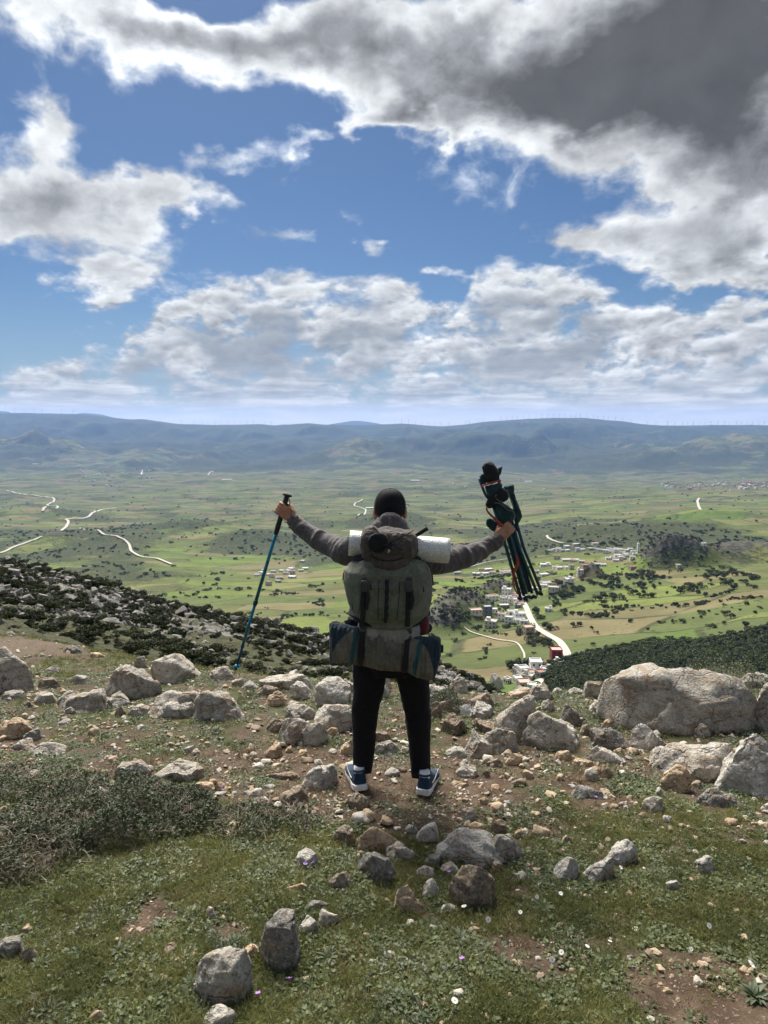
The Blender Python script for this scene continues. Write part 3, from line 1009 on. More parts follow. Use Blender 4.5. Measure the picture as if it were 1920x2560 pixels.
SM_O = ('palm-sized ochre stone lying loose on the trodden soil round the walker', 'loose ochre stones round the walker')
SM_G = ('palm-sized grey stone lying loose on the trodden soil round the walker', 'loose grey stones round the walker')
TF_O = ('fist-sized tan stone lying in short turf of the foreground', 'tan stones in the foreground turf')
CL_G = ('pale stone packed into the rubble heap around the white boulder', 'stones of the rubble heap')
ROCKS = [
    # crop, outline, kind, label, name
    ('6', [(-40, 60), (0, 40), (60, 55), (105, 100), (140, 200), (90, 230), (-40, 225)], 'g', 'grey lichened boulder at the foot of the bare brown path', 'boulder'),
    ('6', [(460, 220), (480, 150), (545, 105), (590, 100), (640, 140), (690, 170), (650, 240), (540, 250)], 'g', 'pale blocky boulder with orange lichen, joined to a flatter grey neighbour', 'boulder'),
    ('6', [(575, 110), (590, 80), (612, 72), (630, 100), (620, 125)], 'g', 'small upright grey block perched behind the orange-lichened boulder', 'rock'),
    ('6', [(640, 105), (690, 75), (760, 60), (820, 110), (830, 140), (880, 165), (885, 185), (800, 180), (690, 185)], 'g', 'low ridged grey boulder with a brown shaded face on the brow', 'boulder'),
    ('6', [(910, 160), (925, 130), (980, 120), (1020, 140), (1020, 165), (960, 180)], 'g', 'grey rock on the brow just behind the tip of the walking pole', 'rock'),
    ('6', [(1115, 195), (1150, 165), (1200, 155), (1300, 150), (1360, 170), (1375, 210), (1300, 215), (1200, 205)], 'g', 'long rounded grey slab on the brow left of the walker', 'boulder'),
    ('6', [(1355, 245), (1395, 185), (1425, 172), (1470, 205), (1510, 225), (1520, 260), (1480, 285), (1420, 270)], 'w', 'whitish pointed rock close to the walker left knee', 'rock'),
    ('6', [(215, 285), (300, 245), (400, 222), (450, 235), (475, 320), (400, 300), (290, 285)], 'g', 'flat tilted slab with smooth tan upper face', 'rock'),
    ('6', [(645, 335), (680, 290), (740, 240), (800, 225), (880, 245), (885, 290), (840, 315), (740, 310)], 'g', 'wedge of speckled limestone leaning to the right, white chip at its foot', 'rock'),
    ('6', [(875, 320), (890, 250), (925, 225), (990, 260), (1060, 260), (1085, 310), (1090, 350), (1000, 340), (900, 340)], 'g', 'broad lichened rock with ochre stained face and a small knob on top', 'rock'),
    ('6', [(1230, 300), (1260, 282), (1300, 278), (1370, 285), (1350, 340), (1290, 350), (1235, 340)], 'g', 'smooth blue-grey block on top of the cluster left of the walker', 'rock'),
    ('6', [(1200, 440), (1210, 380), (1240, 335), (1330, 330), (1340, 370), (1310, 450)], 'g', 'grey-brown rock at the foot of the cluster left of the walker', 'rock'),
    ('6', [(1345, 330), (1420, 280), (1515, 290), (1530, 400), (1430, 390), (1350, 385)], 'g', 'large white-crusted rock half hidden by the walker left leg', 'boulder'),
    ('6', [(1318, 452), (1330, 375), (1360, 362), (1420, 395), (1410, 458)], 'g', 'stained tan-footed rock wedged in front of the white-crusted rock', 'rock'),
    ('6', [(1145, 395), (1180, 340), (1240, 345), (1255, 370), (1200, 400)], 'b', 'brown angular rock on the flank of the cluster left of the walker', 'rock'),
    ('6', [(-20, 365), (60, 345), (150, 340), (160, 365), (100, 400), (50, 430), (-20, 410)], 'o', 'smooth sandy-orange rock, flat on top, next to a dark stone', 'rock'),
    ('6', [(95, 430), (110, 390), (170, 385), (180, 420), (120, 440)], 'd', 'dark grey stone tucked beside the sandy-orange rock', 'rock'),
    ('6', [(45, 475), (125, 425), (155, 460), (110, 480)], 'w', 'whitish wedge below the sandy-orange rock', 'rock'),
    ('6', [(115, 495), (160, 455), (215, 450), (280, 480), (270, 505), (180, 510)], 'g', 'low grey stone with split top behind the shrub', 'rock'),
    ('6', [(480, 595), (500, 545), (530, 525), (650, 525), (650, 550), (560, 565), (540, 600)], 'g', 'smooth grey rock half buried in the dark shrub', 'rock'),
    ('6', [(665, 592), (700, 540), (760, 530), (875, 570), (860, 605), (800, 618)], 'g', 'tan-grey sloping rock at the edge of the dark shrub', 'rock'),
    ('6', [(1290, 628), (1340, 560), (1440, 545), (1460, 640), (1400, 652), (1330, 642)], 'w', 'pale cracked rock right behind the brown wedge near the left shoe', 'rock'),
    ('6', [(1205, 682), (1330, 628), (1340, 690), (1290, 718), (1240, 702)], 'b', 'tilted brown wedge of stone with dark overhanging front', 'rock'),
    ('6', [(1480, 692), (1540, 660), (1600, 690), (1570, 732), (1510, 736)], 'b', 'rounded tan stone on the soil below the left shoe', 'rock'),
    ('6', [(1460, 495), (1480, 455), (1530, 430), (1560, 500), (1500, 500)], 'o', 'ochre stone behind the walker left calf', 'rock'),
    ('6', [(1605, 500), (1612, 450), (1720, 440), (1730, 480), (1640, 505)], 'g', 'squared pitted stone between the walker legs', 'rock'),
    ('6', [(1605, 445), (1620, 400), (1660, 398), (1690, 440)], 'b', 'brown stone behind the squared pitted stone', 'rock'),
    ('6', [(1130, 480), (1170, 452), (1215, 450), (1228, 490), (1180, 512)], 'o', SM_O[0], 'stone', .8, SM_O[1]),
    ('6', [(1225, 492), (1230, 462), (1262, 460), (1268, 492)], 'o', SM_O[0], 'stone', .8, SM_O[1]),
    ('6', [(1060, 485), (1070, 458), (1098, 462), (1100, 490)], 'o', SM_O[0], 'stone', .8, SM_O[1]),
    ('6', [(1412, 412), (1425, 378), (1458, 382), (1465, 412), (1440, 420)], 'o', 'rust-coloured knob of stone against the white-crusted rock', 'rock'),
    ('6', [(1275, 505), (1290, 490), (1315, 493), (1312, 510)], 'o', SM_O[0], 'stone', .8, SM_O[1]),
    ('6', [(715, 462), (735, 442), (755, 455), (745, 470)], 'o', SM_O[0], 'stone', .8, SM_O[1]),
    ('6', [(785, 490), (800, 465), (840, 460), (842, 492)], 'g', SM_G[0], 'stone', .8, SM_G[1]),
    ('6', [(375, 452), (385, 432), (425, 436), (425, 455)], 'o', SM_O[0], 'stone', .8, SM_O[1]),
    ('6', [(495, 330), (505, 295), (530, 285), (545, 300), (540, 330)], 'b', 'small upright brown stone beside the tilted slab', 'rock'),
    ('6', [(230, 360), (265, 335), (300, 335), (290, 362)], 'b', 'dark tan stone below the tilted slab', 'rock'),
    ('6', [(270, 318), (290, 292), (325, 295), (325, 325)], 'g', 'squat grey stone at the near edge of the tilted slab', 'rock'),
    ('6', [(95, 290), (120, 260), (155, 275), (150, 295)], 'b', 'tan stone between the grey boulder and the sandy-orange rock', 'rock'),
    ('6', [(270, 60), (290, 30), (330, 25), (350, 40), (345, 62)], 'd', 'rounded dark rock beside the bare path', 'rock'),
    ('6', [(380, 80), (410, 55), (450, 58), (460, 80)], 'o', 'rounded tan rock on the verge of the bare path', 'rock'),
    ('6', [(195, 140), (215, 115), (260, 130), (255, 145)], 'g', 'grey stone in scrub beyond the left boulder', 'rock'),
    ('6', [(290, 190), (330, 155), (370, 160), (380, 190), (330, 195)], 'g', 'hollowed grey-brown rock in front of the brow turf', 'rock'),
    ('6', [(1040, 205), (1075, 182), (1110, 195), (1118, 220), (1060, 218)], 'w', 'white stone in front of the long rounded slab', 'rock'),
    ('6', [(990, 200), (1000, 170), (1035, 165), (1065, 195), (1020, 205)], 'g', 'grey stone standing right below the pole tip', 'rock'),
    ('6', [(1140, 275), (1185, 230), (1215, 222), (1230, 255), (1200, 290)], 'o', 'reddish tan flake leaning in the gap before the long slab', 'rock'),
    ('6', [(910, 245), (918, 215), (945, 212), (962, 240)], 'd', 'small dark cube of rock behind the broad lichened rock', 'rock'),
    ('6', [(545, 330), (570, 295), (640, 285), (655, 310), (600, 335)], 'g', 'low grey stones between the slab and the speckled wedge', 'rock'),
    ('6', [(1290, 605), (1300, 580), (1130, 600), (1105, 600), (1112, 572)], 'b', 'small brown stone left of the pale cracked rock', 'rock'),
    ('6', [(920, 640), (945, 615), (990, 650), (960, 665)], 'o', 'tan chip with a yellow flower growing beside it', 'rock'),
    ('6', [(830, 655), (850, 620), (920, 620), (930, 655), (870, 668)], 'o', 'buried brownish stone at the tip of the dark shrub', 'rock'),
    # right of the walker
    ('7', [(945, 305), (955, 200), (1040, 130), (1060, 100), (1180, 70), (1290, 55), (1370, 60), (1400, 95), (1450, 130), (1490, 180), (1540, 215), (1620, 290), (1600, 332), (1400, 305), (1250, 295), (1100, 302), (980, 305)], 'g', 'biggest boulder of all, broad and pitted, crowning the brow', 'boulder', .62),
    ('7', [(1030, 98), (1110, 84), (1155, 100), (1140, 140), (1080, 152), (1042, 122)], 'g', 'grey flake lying on the shoulder of the biggest boulder', 'rock', .9),
    ('7', [(1490, 215), (1510, 180), (1545, 165), (1590, 190), (1625, 220), (1600, 280), (1530, 270)], 'g', 'pointed grey rock against the flank of the biggest boulder', 'rock'),
    ('7', [(1605, 275), (1630, 170), (1680, 120), (1700, 330), (1630, 310)], 'g', 'tall grey rock standing past the biggest boulder', 'rock'),
    ('7', [(1440, 145), (1455, 115), (1520, 110), (1545, 135), (1520, 165), (1460, 170)], 'b', 'brownish rock peeping out behind the biggest boulder', 'rock'),
    ('7', [(480, 335), (540, 260), (600, 200), (640, 190), (668, 230), (655, 290), (640, 355), (560, 375)], 'g', 'grey split boulder, darker left half, right of the walker', 'boulder'),
    ('7', [(560, 385), (640, 350), (660, 260), (700, 235), (760, 240), (800, 290), (830, 320), (870, 402), (780, 412), (680, 395)], 'g', 'grey split boulder, broad pale right half, right of the walker', 'boulder'),
    ('7', [(675, 235), (690, 200), (720, 187), (742, 215), (725, 245)], 'g', 'small peak of rock behind the split boulder', 'rock'),
    ('7', [(755, 245), (790, 215), (832, 260), (842, 305), (800, 285)], 'd', 'dark slanting slab on the back of the split boulder', 'rock'),
    ('7', [(332, 425), (345, 345), (400, 325), (440, 350), (468, 432), (400, 440)], 'g', 'grey upright rock at the left foot of the split boulder', 'rock'),
    ('7', [(462, 425), (430, 340), (490, 318), (560, 342), (582, 385), (560, 425)], 'g', 'bluish rock with a white lichen disc below the split boulder', 'rock'),
    ('7', [(248, 312), (300, 258), (340, 265), (372, 310), (340, 342), (270, 337)], 'b', 'brown blocky rock with sunlit top right of the walker knee', 'rock'),
    ('7', [(190, 195), (195, 138), (300, 143), (312, 185), (290, 207)], 'w', 'white flat-topped block directly behind the walker right knee', 'rock'),
    ('7', [(190, 272), (205, 200), (250, 205), (252, 262)], 'b', 'brown stone under the white flat-topped block', 'rock'),
    ('7', [(365, 300), (400, 275), (500, 280), (500, 320), (430, 335), (380, 320)], 'b', 'dark brown stone behind the blocky brown rock', 'rock'),
    ('7', [(370, 245), (400, 205), (440, 215), (480, 250), (440, 275), (390, 265)], 'w', 'pale broken stones beyond the blocky brown rock', 'rock'),
    ('7', [(1062, 385), (1080, 320), (1130, 300), (1190, 330), (1218, 370), (1200, 412), (1110, 412)], 'w', 'rounded pale rock in front of the biggest boulder', 'rock'),
    ('7', [(1100, 312), (1170, 278), (1220, 290), (1252, 330), (1200, 335)], 'g', 'grey slab between the rounded pale rock and the biggest boulder', 'rock'),
    ('7', [(905, 352), (915, 308), (960, 318), (1062, 370), (1060, 397), (990, 412), (920, 392)], 'd', 'dark ledge of layered rock before the biggest boulder', 'rock'),
    ('7', [(935, 320), (955, 290), (985, 268), (992, 312)], 'o', 'ochre fin of rock beside the dark ledge', 'rock'),
    ('7', [(1335, 350), (1345, 295), (1390, 290), (1415, 330), (1400, 355)], 'g', 'squared grey stone leaning on the front of the biggest boulder', 'rock'),
    ('7', [(840, 345), (850, 315), (880, 300), (905, 330), (890, 350)], 'b', 'brown pointed stone between split boulder and dark ledge', 'rock'),
    ('7', [(1138, 492), (1150, 440), (1210, 400), (1330, 388), (1500, 393), (1515, 440), (1460, 522), (1350, 532), (1230, 484)], 'g', 'long smooth whaleback rock joined to a taller tan one', 'boulder'),
    ('7', [(1440, 562), (1465, 530), (1490, 440), (1520, 370), (1580, 343), (1700, 340), (1720, 600), (1600, 605), (1520, 578)], 'w', 'tall tan and grey boulder next to the whaleback rock', 'boulder'),
    ('7', [(1200, 515), (1240, 480), (1290, 483), (1328, 525), (1290, 582), (1218, 592)], 'o', 'pile of two yellowish stones at the foot of the whaleback rock', 'rock'),
    ('7', [(1345, 622), (1400, 578), (1440, 583), (1548, 640), (1510, 658), (1420, 658)], 'd', 'dark angular stone on soil in front of the tall tan boulder', 'rock'),
    ('7', [(1118, 642), (1170, 613), (1216, 630), (1216, 672), (1170, 682)], 'g', 'grey stone beside a small upright pale one', 'rock'),
    ('7', [(1172, 610), (1185, 568), (1200, 570), (1205, 612)], 'w', 'small upright pale stone', 'rock'),
    ('7', [(808, 582), (850, 568), (952, 595), (950, 622), (840, 617)], 'd', 'flat dark stone in turf with a purple flower at its end', 'rock'),
    ('7', [(868, 412), (900, 393), (960, 410), (1042, 430), (1030, 467), (960, 462), (900, 452)], 'g', 'low tan-grey rock below the dark ledge', 'rock'),
    ('7', [(818, 462), (850, 445), (912, 465), (900, 480)], 'o', SM_O[0], 'stone', .8, SM_O[1]),
    ('7', [(868, 502), (900, 488), (927, 515), (910, 542), (880, 527)], 'g', SM_G[0], 'stone', .8, SM_G[1]),
    ('7', [(922, 488), (945, 473), (1002, 515), (970, 532)], 'o', 'leaning ochre shard in turf below the low tan-grey rock', 'rock'),
    ('7', [(523, 432), (560, 420), (597, 440), (580, 477), (545, 477)], 'o', 'squared ochre stone below the bluish rock', 'rock'),
    ('7', [(438, 472), (500, 443), (507, 465), (460, 487)], 'b', SM_G[0], 'stone', .8, SM_G[1]),
    ('7', [(308, 512), (350, 480), (400, 490), (417, 532), (330, 532)], 'g', 'long flat-topped stone right of the walker right shoe', 'rock'),
    ('7', [(273, 562), (300, 543), (370, 545), (372, 572)], 'o', 'flat ochre plate beside the walker right shoe', 'rock'),
    ('7', [(318, 467), (350, 450), (380, 460), (370, 482), (325, 487)], 'w', SM_G[0], 'stone', .8, SM_G[1]),
    ('7', [(253, 397), (310, 393), (362, 420), (350, 442)], 'w', 'slanting pale flake behind the right shoe', 'rock'),
    ('7', [(318, 662), (370, 650), (402, 690), (350, 712)], 'w', 'pale stone with bright top in turf below the right shoe', 'rock'),
    ('7', [(738, 418), (780, 408), (817, 430), (800, 457), (750, 452)], 'o', SM_O[0], 'stone', .8, SM_O[1]),
    ('7', [(412, 630), (425, 610), (460, 640), (440, 648)], 'o', SM_O[0], 'stone', .8, SM_O[1]),
    ('7', [(455, 585), (470, 560), (505, 570), (500, 588)], 'o', SM_O[0], 'stone', .8, SM_O[1]),
    ('7', [(1000, 645), (1015, 630), (1058, 632), (1055, 655)], 'g', SM_G[0], 'stone', .8, SM_G[1]),
    ('7', [(1050, 425), (1070, 398), (1105, 405), (1105, 430)], 'o', SM_O[0], 'stone', .8, SM_O[1]),
    ('7', [(55, 505), (75, 480), (105, 490), (100, 510)], 'b', SM_G[0], 'stone', .8, SM_G[1]),
    ('7', [(415, 530), (425, 500), (455, 495), (462, 528)], 'b', SM_G[0], 'stone', .8, SM_G[1]),
    ('7', [(510, 530), (525, 508), (550, 515), (548, 535)], 'o', SM_O[0], 'stone', .8, SM_O[1]),
    ('7', [(515, 180), (600, 150), (650, 148), (655, 160), (560, 185)], 'o', 'long low tan slab on the brow above the village', 'rock'),
    ('7', [(725, 165), (748, 138), (775, 155), (778, 168)], 'g', 'small grey rock on the brow in front of the wood', 'rock'),
    ('7', [(780, 160), (805, 148), (815, 136), (850, 148), (852, 168), (800, 170)], 'g', 'jagged dark-topped rock on the brow in front of the wood', 'rock'),
    # foreground
    ('a', [(1120, 592), (1140, 490), (1190, 440), (1290, 430), (1285, 520), (1250, 602), (1215, 665), (1150, 655)], 'd', 'tall brownish-grey rock standing close to an ochre chip in turf', 'rock', .8),
    ('a', [(858, 642), (920, 600), (960, 580), (1040, 580), (1062, 640), (1097, 782), (1040, 815), (950, 785), (900, 722)], 'g', 'tilted grey rock with flat pale upper face in turf', 'rock', .7),
    ('a', [(1040, 572), (1115, 565), (1122, 622), (1070, 612)], 'o', 'bright ochre chip between the two largest foreground rocks', 'rock'),
    ('a', [(1288, 472), (1340, 445), (1387, 465), (1310, 517)], 'w', 'white-spotted stone behind the tall brownish-grey rock', 'rock'),
    ('a', [(1318, 402), (1330, 370), (1420, 365), (1410, 397), (1350, 417)], 'd', 'flat slate-grey stone beside the small gravelly patch', 'rock'),
    ('a', [(1368, 427), (1390, 408), (1467, 440), (1460, 477)], 'g', 'long olive-grey stone under the slate-grey one', 'rock'),
    ('a', [(1268, 192), (1300, 153), (1372, 175), (1280, 232)], 'w', 'pale triangular stone beside a pair of tiny purple flowers', 'rock'),
    ('a', [(1408, 292), (1440, 245), (1480, 238), (1532, 300), (1480, 328)], 'b', 'peaked brown stone left of the rubble heap', 'rock'),
    ('a', [(1233, 312), (1270, 290), (1330, 290), (1332, 337)], 'o', 'flat orange-tan stone left of the peaked brown one', 'rock'),
    ('a', [(-30, 552), (80, 533), (112, 570), (60, 628), (-30, 632)], 'd', 'dark grey stone touching a tan wedge in turf', 'rock'),
    ('a', [(78, 597), (130, 558), (150, 580), (162, 632), (130, 642)], 'b', 'tan wedge touching the dark grey stone in turf', 'rock'),
    ('a', [(83, 505), (115, 473), (152, 505), (120, 524)], 'o', TF_O[0], 'stone', .8, TF_O[1]),
    ('a', [(882, 425), (920, 398), (942, 440), (910, 453)], 'g', 'lone half-sunk grey stone in open turf', 'rock'),
    ('a', [(373, 880), (435, 838), (452, 860), (400, 905)], 'o', TF_O[0], 'stone', .8, TF_O[1]),
    ('a', [(875, 895), (930, 848), (960, 848), (1022, 899), (1000, 930), (900, 930)], 'g', 'rounded grey stone cut by the path side, below the tilted rock', 'rock'),
    ('a', [(698, 588), (730, 563), (767, 585), (740, 612)], 'b', TF_O[0], 'stone', .8, TF_O[1]),
    ('a', [(743, 622), (790, 618), (792, 657), (750, 652)], 'o', TF_O[0], 'stone', .8, TF_O[1]),
    ('a', [(803, 612), (840, 593), (867, 610), (840, 627)], 'o', TF_O[0], 'stone', .8, TF_O[1]),
    ('a', [(1553, 542), (1570, 503), (1617, 525), (1612, 547)], 'o', TF_O[0], 'stone', .8, TF_O[1]),
    ('a', [(1378, 577), (1445, 573), (1442, 597), (1400, 600)], 'o', TF_O[0], 'stone', .8, TF_O[1]),
    ('a', [(1538, 217), (1560, 175), (1640, 148), (1700, 200), (1715, 250), (1680, 290), (1600, 262)], 'd', 'dark speckled rock at the left edge of the rubble heap', 'rock'),
    ('a', [(1430, 110), (1440, 70), (1530, 50), (1545, 110), (1490, 125)], 'b', 'brown broken slab at the upper edge of the rubble heap', 'rock'),
    ('a', [(1530, 105), (1550, 40), (1600, 45), (1660, 70), (1690, 110), (1600, 155)], 'o', 'ochre crumbly rock with purple flowers on it', 'rock'),
    ('b', [(212, 165), (300, 80), (370, 68), (440, 95), (477, 150), (480, 192), (400, 205), (340, 220), (300, 195)], 'w', 'white boulder in the middle of the rubble heap', 'boulder', .7),
    ('b', [(438, 95), (500, 78), (562, 130), (582, 160), (550, 200), (490, 185)], 'g', 'blue-grey spotted rock leaning on the white boulder', 'rock'),
    ('b', [(133, 98), (150, 50), (200, 33), (242, 70), (230, 108), (160, 113)], 'w', 'rounded pale rock left of the white boulder', 'rock'),
    ('b', [(358, 60), (400, 33), (450, 35), (447, 72), (400, 78)], 'o', 'tan stone on the far side of the white boulder', 'rock'),
    ('b', [(453, 35), (520, 18), (527, 65), (480, 84)], 'b', 'brown stone on the far side of the white boulder', 'rock'),
    ('b', [(298, 332), (360, 260), (410, 208), (472, 270), (477, 312), (400, 404), (340, 372)], 'b', 'rough dark brown rock tilted up at the front of the rubble heap', 'rock'),
    ('b', [(33, 352), (80, 303), (150, 300), (177, 340), (150, 402), (80, 423)], 'o', 'blocky rust-brown stone at the front of the rubble heap', 'rock'),
    ('b', [(163, 322), (200, 278), (242, 290), (242, 352), (180, 363)], 'w', 'pale stone touching the blocky rust-brown one', 'rock'),
    ('b', [(0, 152), (60, 128), (130, 140), (152, 170), (80, 198), (20, 193)], 'g', 'flat spotted slab with purple flowers behind it', 'rock'),
    ('b', [(158, 205), (180, 168), (252, 180), (230, 224)], 'd', 'dark stone wedged under the white boulder', 'rock'),
    ('b', [(133, 255), (160, 228), (232, 225), (232, 278), (150, 278)], 'g', CL_G[0], 'stone', .8, CL_G[1]),
    ('b', [(238, 235), (280, 208), (342, 235), (300, 253)], 'w', CL_G[0], 'stone', .8, CL_G[1]),
    ('b', [(105, 275), (112, 252), (130, 255), (128, 280)], 'o', CL_G[0], 'stone', .8, CL_G[1]),
    ('b', [(458, 238), (480, 198), (512, 225), (500, 248)], 'o', CL_G[0], 'stone', .8, CL_G[1]),
    ('b', [(233, 405), (270, 383), (322, 400), (270, 433)], 'w', CL_G[0], 'stone', .8, CL_G[1]),
    ('b', [(485, 195), (490, 165), (520, 165), (530, 190)], 'w', CL_G[0], 'stone', .8, CL_G[1]),
    ('b', [(525, 200), (535, 155), (560, 150), (565, 195)], 'w', CL_G[0], 'stone', .8, CL_G[1]),
    ('b', [(848, 285), (900, 230), (960, 180), (1000, 190), (930, 262), (880, 298)], 'w', 'near half of a long buried ledge of pale rock in turf', 'rock', .6),
    ('b', [(940, 215), (1000, 150), (1060, 112), (1092, 145), (1000, 195)], 'w', 'far half of a long buried ledge of pale rock in turf', 'rock', .6),
    ('b', [(718, 275), (760, 230), (822, 183), (847, 220), (800, 262), (750, 288)], 'w', 'crumbling grey outcrop next to the long buried ledge', 'rock', .6),
    ('b', [(780, 325), (785, 308), (815, 308), (818, 332)], 'o', TF_O[0], 'stone', .8, TF_O[1]),
    ('b', [(1348, 218), (1400, 178), (1437, 200), (1420, 248), (1380, 258)], 'w', 'cream twisted stone alone in turf', 'rock'),
    ('b', [(1213, 305), (1250, 273), (1272, 290), (1240, 334)], 'w', TF_O[0], 'stone', .8, TF_O[1]),
    ('b', [(1068, 312), (1090, 288), (1112, 315), (1090, 328)], 'o', TF_O[0], 'stone', .8, TF_O[1]),
    ('b', [(1043, 345), (1065, 323), (1082, 350), (1060, 365)], 'o', TF_O[0], 'stone', .8, TF_O[1]),
    ('b', [(1325, 385), (1345, 375), (1378, 385), (1360, 398)], 'w', TF_O[0], 'stone', .8, TF_O[1]),
    ('b', [(560, 90), (570, 62), (598, 75), (595, 100)], 'o', TF_O[0], 'stone', .8, TF_O[1]),
    ('b', [(765, 110), (780, 85), (808, 95), (800, 118)], 'o', TF_O[0], 'stone', .8, TF_O[1]),
    ('b', [(625, 250), (640, 220), (680, 225), (690, 250)], 'o', TF_O[0], 'stone', .8, TF_O[1]),
    ('b', [(1185, 772), (1210, 750), (1250, 735), (1252, 745), (1215, 775)], 'o', TF_O[0], 'stone', .8, TF_O[1]),
    ('b', [(385, 635), (400, 605), (432, 615), (425, 640)], 'o', TF_O[0], 'stone', .8, TF_O[1]),
    ('b', [(645, 635), (650, 605), (682, 605), (684, 635)], 'w', TF_O[0], 'stone', .8, TF_O[1]),
    ('b', [(758, 805), (770, 785), (800, 795), (790, 812)], 'o', TF_O[0], 'stone', .8, TF_O[1]),
    ('b', [(527, 790), (530, 768), (562, 770), (566, 795)], 'o', TF_O[0], 'stone', .8, TF_O[1]),
    ('b', [(430, 895), (445, 855), (460, 870), (455, 898)], 'o', TF_O[0], 'stone', .8, TF_O[1]),
    ('b', [(1600, 710), (1620, 690), (1680, 690), (1690, 715), (1640, 722)], 'o', TF_O[0], 'stone', .8, TF_O[1]),
    ('b', [(1350, 870), (1360, 848), (1390, 855), (1385, 878)], 'b', TF_O[0], 'stone', .8, TF_O[1]),
    ('b', [(-90, 640), (-70, 630), (30, 632), (35, 645), (-40, 650)], 'w', TF_O[0], 'stone', .8, TF_O[1]),
]


def build_rocks():
    for i, r in enumerate(ROCKS):
        crop, pts, kind, label, name = r[:5]
        deep = r[5] if len(r) > 5 else .75
        grp = r[6] if len(r) > 6 else None
        shaped_rock(crop, pts, kind, label, name, deep, i, name, grp)
    # the rest of the broken limestone band along the brow, half sunk in turf
    r = random.Random(21)
    for i in range(46):
        cx, by = r.uniform(-20, 1930), r.uniform(1712, 1800)
        w, h = r.uniform(32, 85), r.uniform(22, 46)
        if 1500 < cx < 1900 and by > 1725:
            continue
        if 860 < cx < 1100 and by > 1760:
            continue
        pts = [(cx - w / 2, by), (cx - w * r.uniform(.36, .5), by - h * r.uniform(.4, .7)), (cx - w * r.uniform(.05, .25), by - h), (cx + w * r.uniform(.05, .25), by - h * r.uniform(.75, 1)), (cx + w * r.uniform(.36, .5), by - h * r.uniform(.3, .6)), (cx + w / 2, by)]
        pts = [((x - CROP['6'][0]) / .5787, (y - CROP['6'][1]) / .5787) for x, y in pts]
        k = r.choice('ggwgwb')
        hue = {'g': 'grey', 'w': 'whitish', 'b': 'brown'}[k]
        shaped_rock('6', pts, k, 'low %s limestone block half sunk in the turf of the brow' % hue, 'rock', .8, 300 + i, 'rock', '%s blocks along the brow' % hue)
    flush_remesh()


build_rocks()


def chip_mesh(seed, flat=.6, sub=1):
    rnd = random.Random(seed)
    pts = []
    while len(pts) < 16:
        v = Vector((rnd.uniform(-1, 1), rnd.uniform(-1, 1), rnd.uniform(-1, 1)))
        if v.length < 1:
            pts.append(Vector((v.x, v.y * rnd.uniform(.6, .9), v.z * flat)).normalized() * rnd.uniform(.75, 1) * Vector((1, .8, flat)).length * .5)
    pts = [Vector((p.x, p.y * .82, p.z * flat)) for p in pts]
    me = hull_mesh('stone', pts)
    return me


STONE_KINDS = ['o', 'o', 'g', 'w', 'b', 'o', 'w', 'b']


def pebble_mat(name, a, b_):
    m, N, b = mat(name)
    rnd = N.new('ShaderNodeObjectInfo').outputs['Random']
    P = N.new('ShaderNodeNewGeometry').outputs['Position']
    N.put(b.inputs['Base Color'], N.mix(N.m('MULTIPLY_ADD', N.noise(P, 90, 4, .65)[0], .7, N.m('MULTIPLY', rnd, .4)), a, b_))
    b.inputs['Roughness'].default_value = .9
    bp = N.new('ShaderNodeBump', {'Height': N.noise(P, 130, 3)[0], 'Strength': .8, 'Distance': .006})
    N.put(b.inputs['Normal'], bp.outputs[0])
    return m


GRAVEL = [pebble_mat('ochre_pebble', (.24, .165, .10), (.50, .39, .27)), pebble_mat('pale_pebble', (.32, .28, .225), (.56, .51, .43)), pebble_mat('brown_pebble', (.13, .09, .06), (.36, .28, .20)), pebble_mat('grey_pebble', (.17, .155, .135), (.42, .39, .34))]
CHIPS = []
for k in range(16):
    me_ = chip_mesh(900 + k, (.45, .6, .75)[k % 3])
    me_.name = 'stone'
    me_.materials.append(GRAVEL['owbg'.index(STONE_KINDS[k % 8])])
    CHIPS.append(link('stone', me_))
    queue_remesh(CHIPS[-1], .10, lambda m_, k_=k: roughen(m_, 1.2, k_ + 40, .8, 8))
flush_remesh()
for k in range(16):
    o_ = CHIPS[k]
    CHIPS[k] = o_.data
    bpy.data.objects.remove(o_)


def free_spot(x, y, m=0.0):
    for a, b, rx, ry in ROCKSPOTS:
        if abs(x - a) < rx * .85 + m and abs(y - b) < ry * .85 + m:
            return False
    for fx, fy, _ in FEET:
        if abs(x - fx) < .10 + m and abs(y - fy + .0) < .20 + m:
            return False
    return True


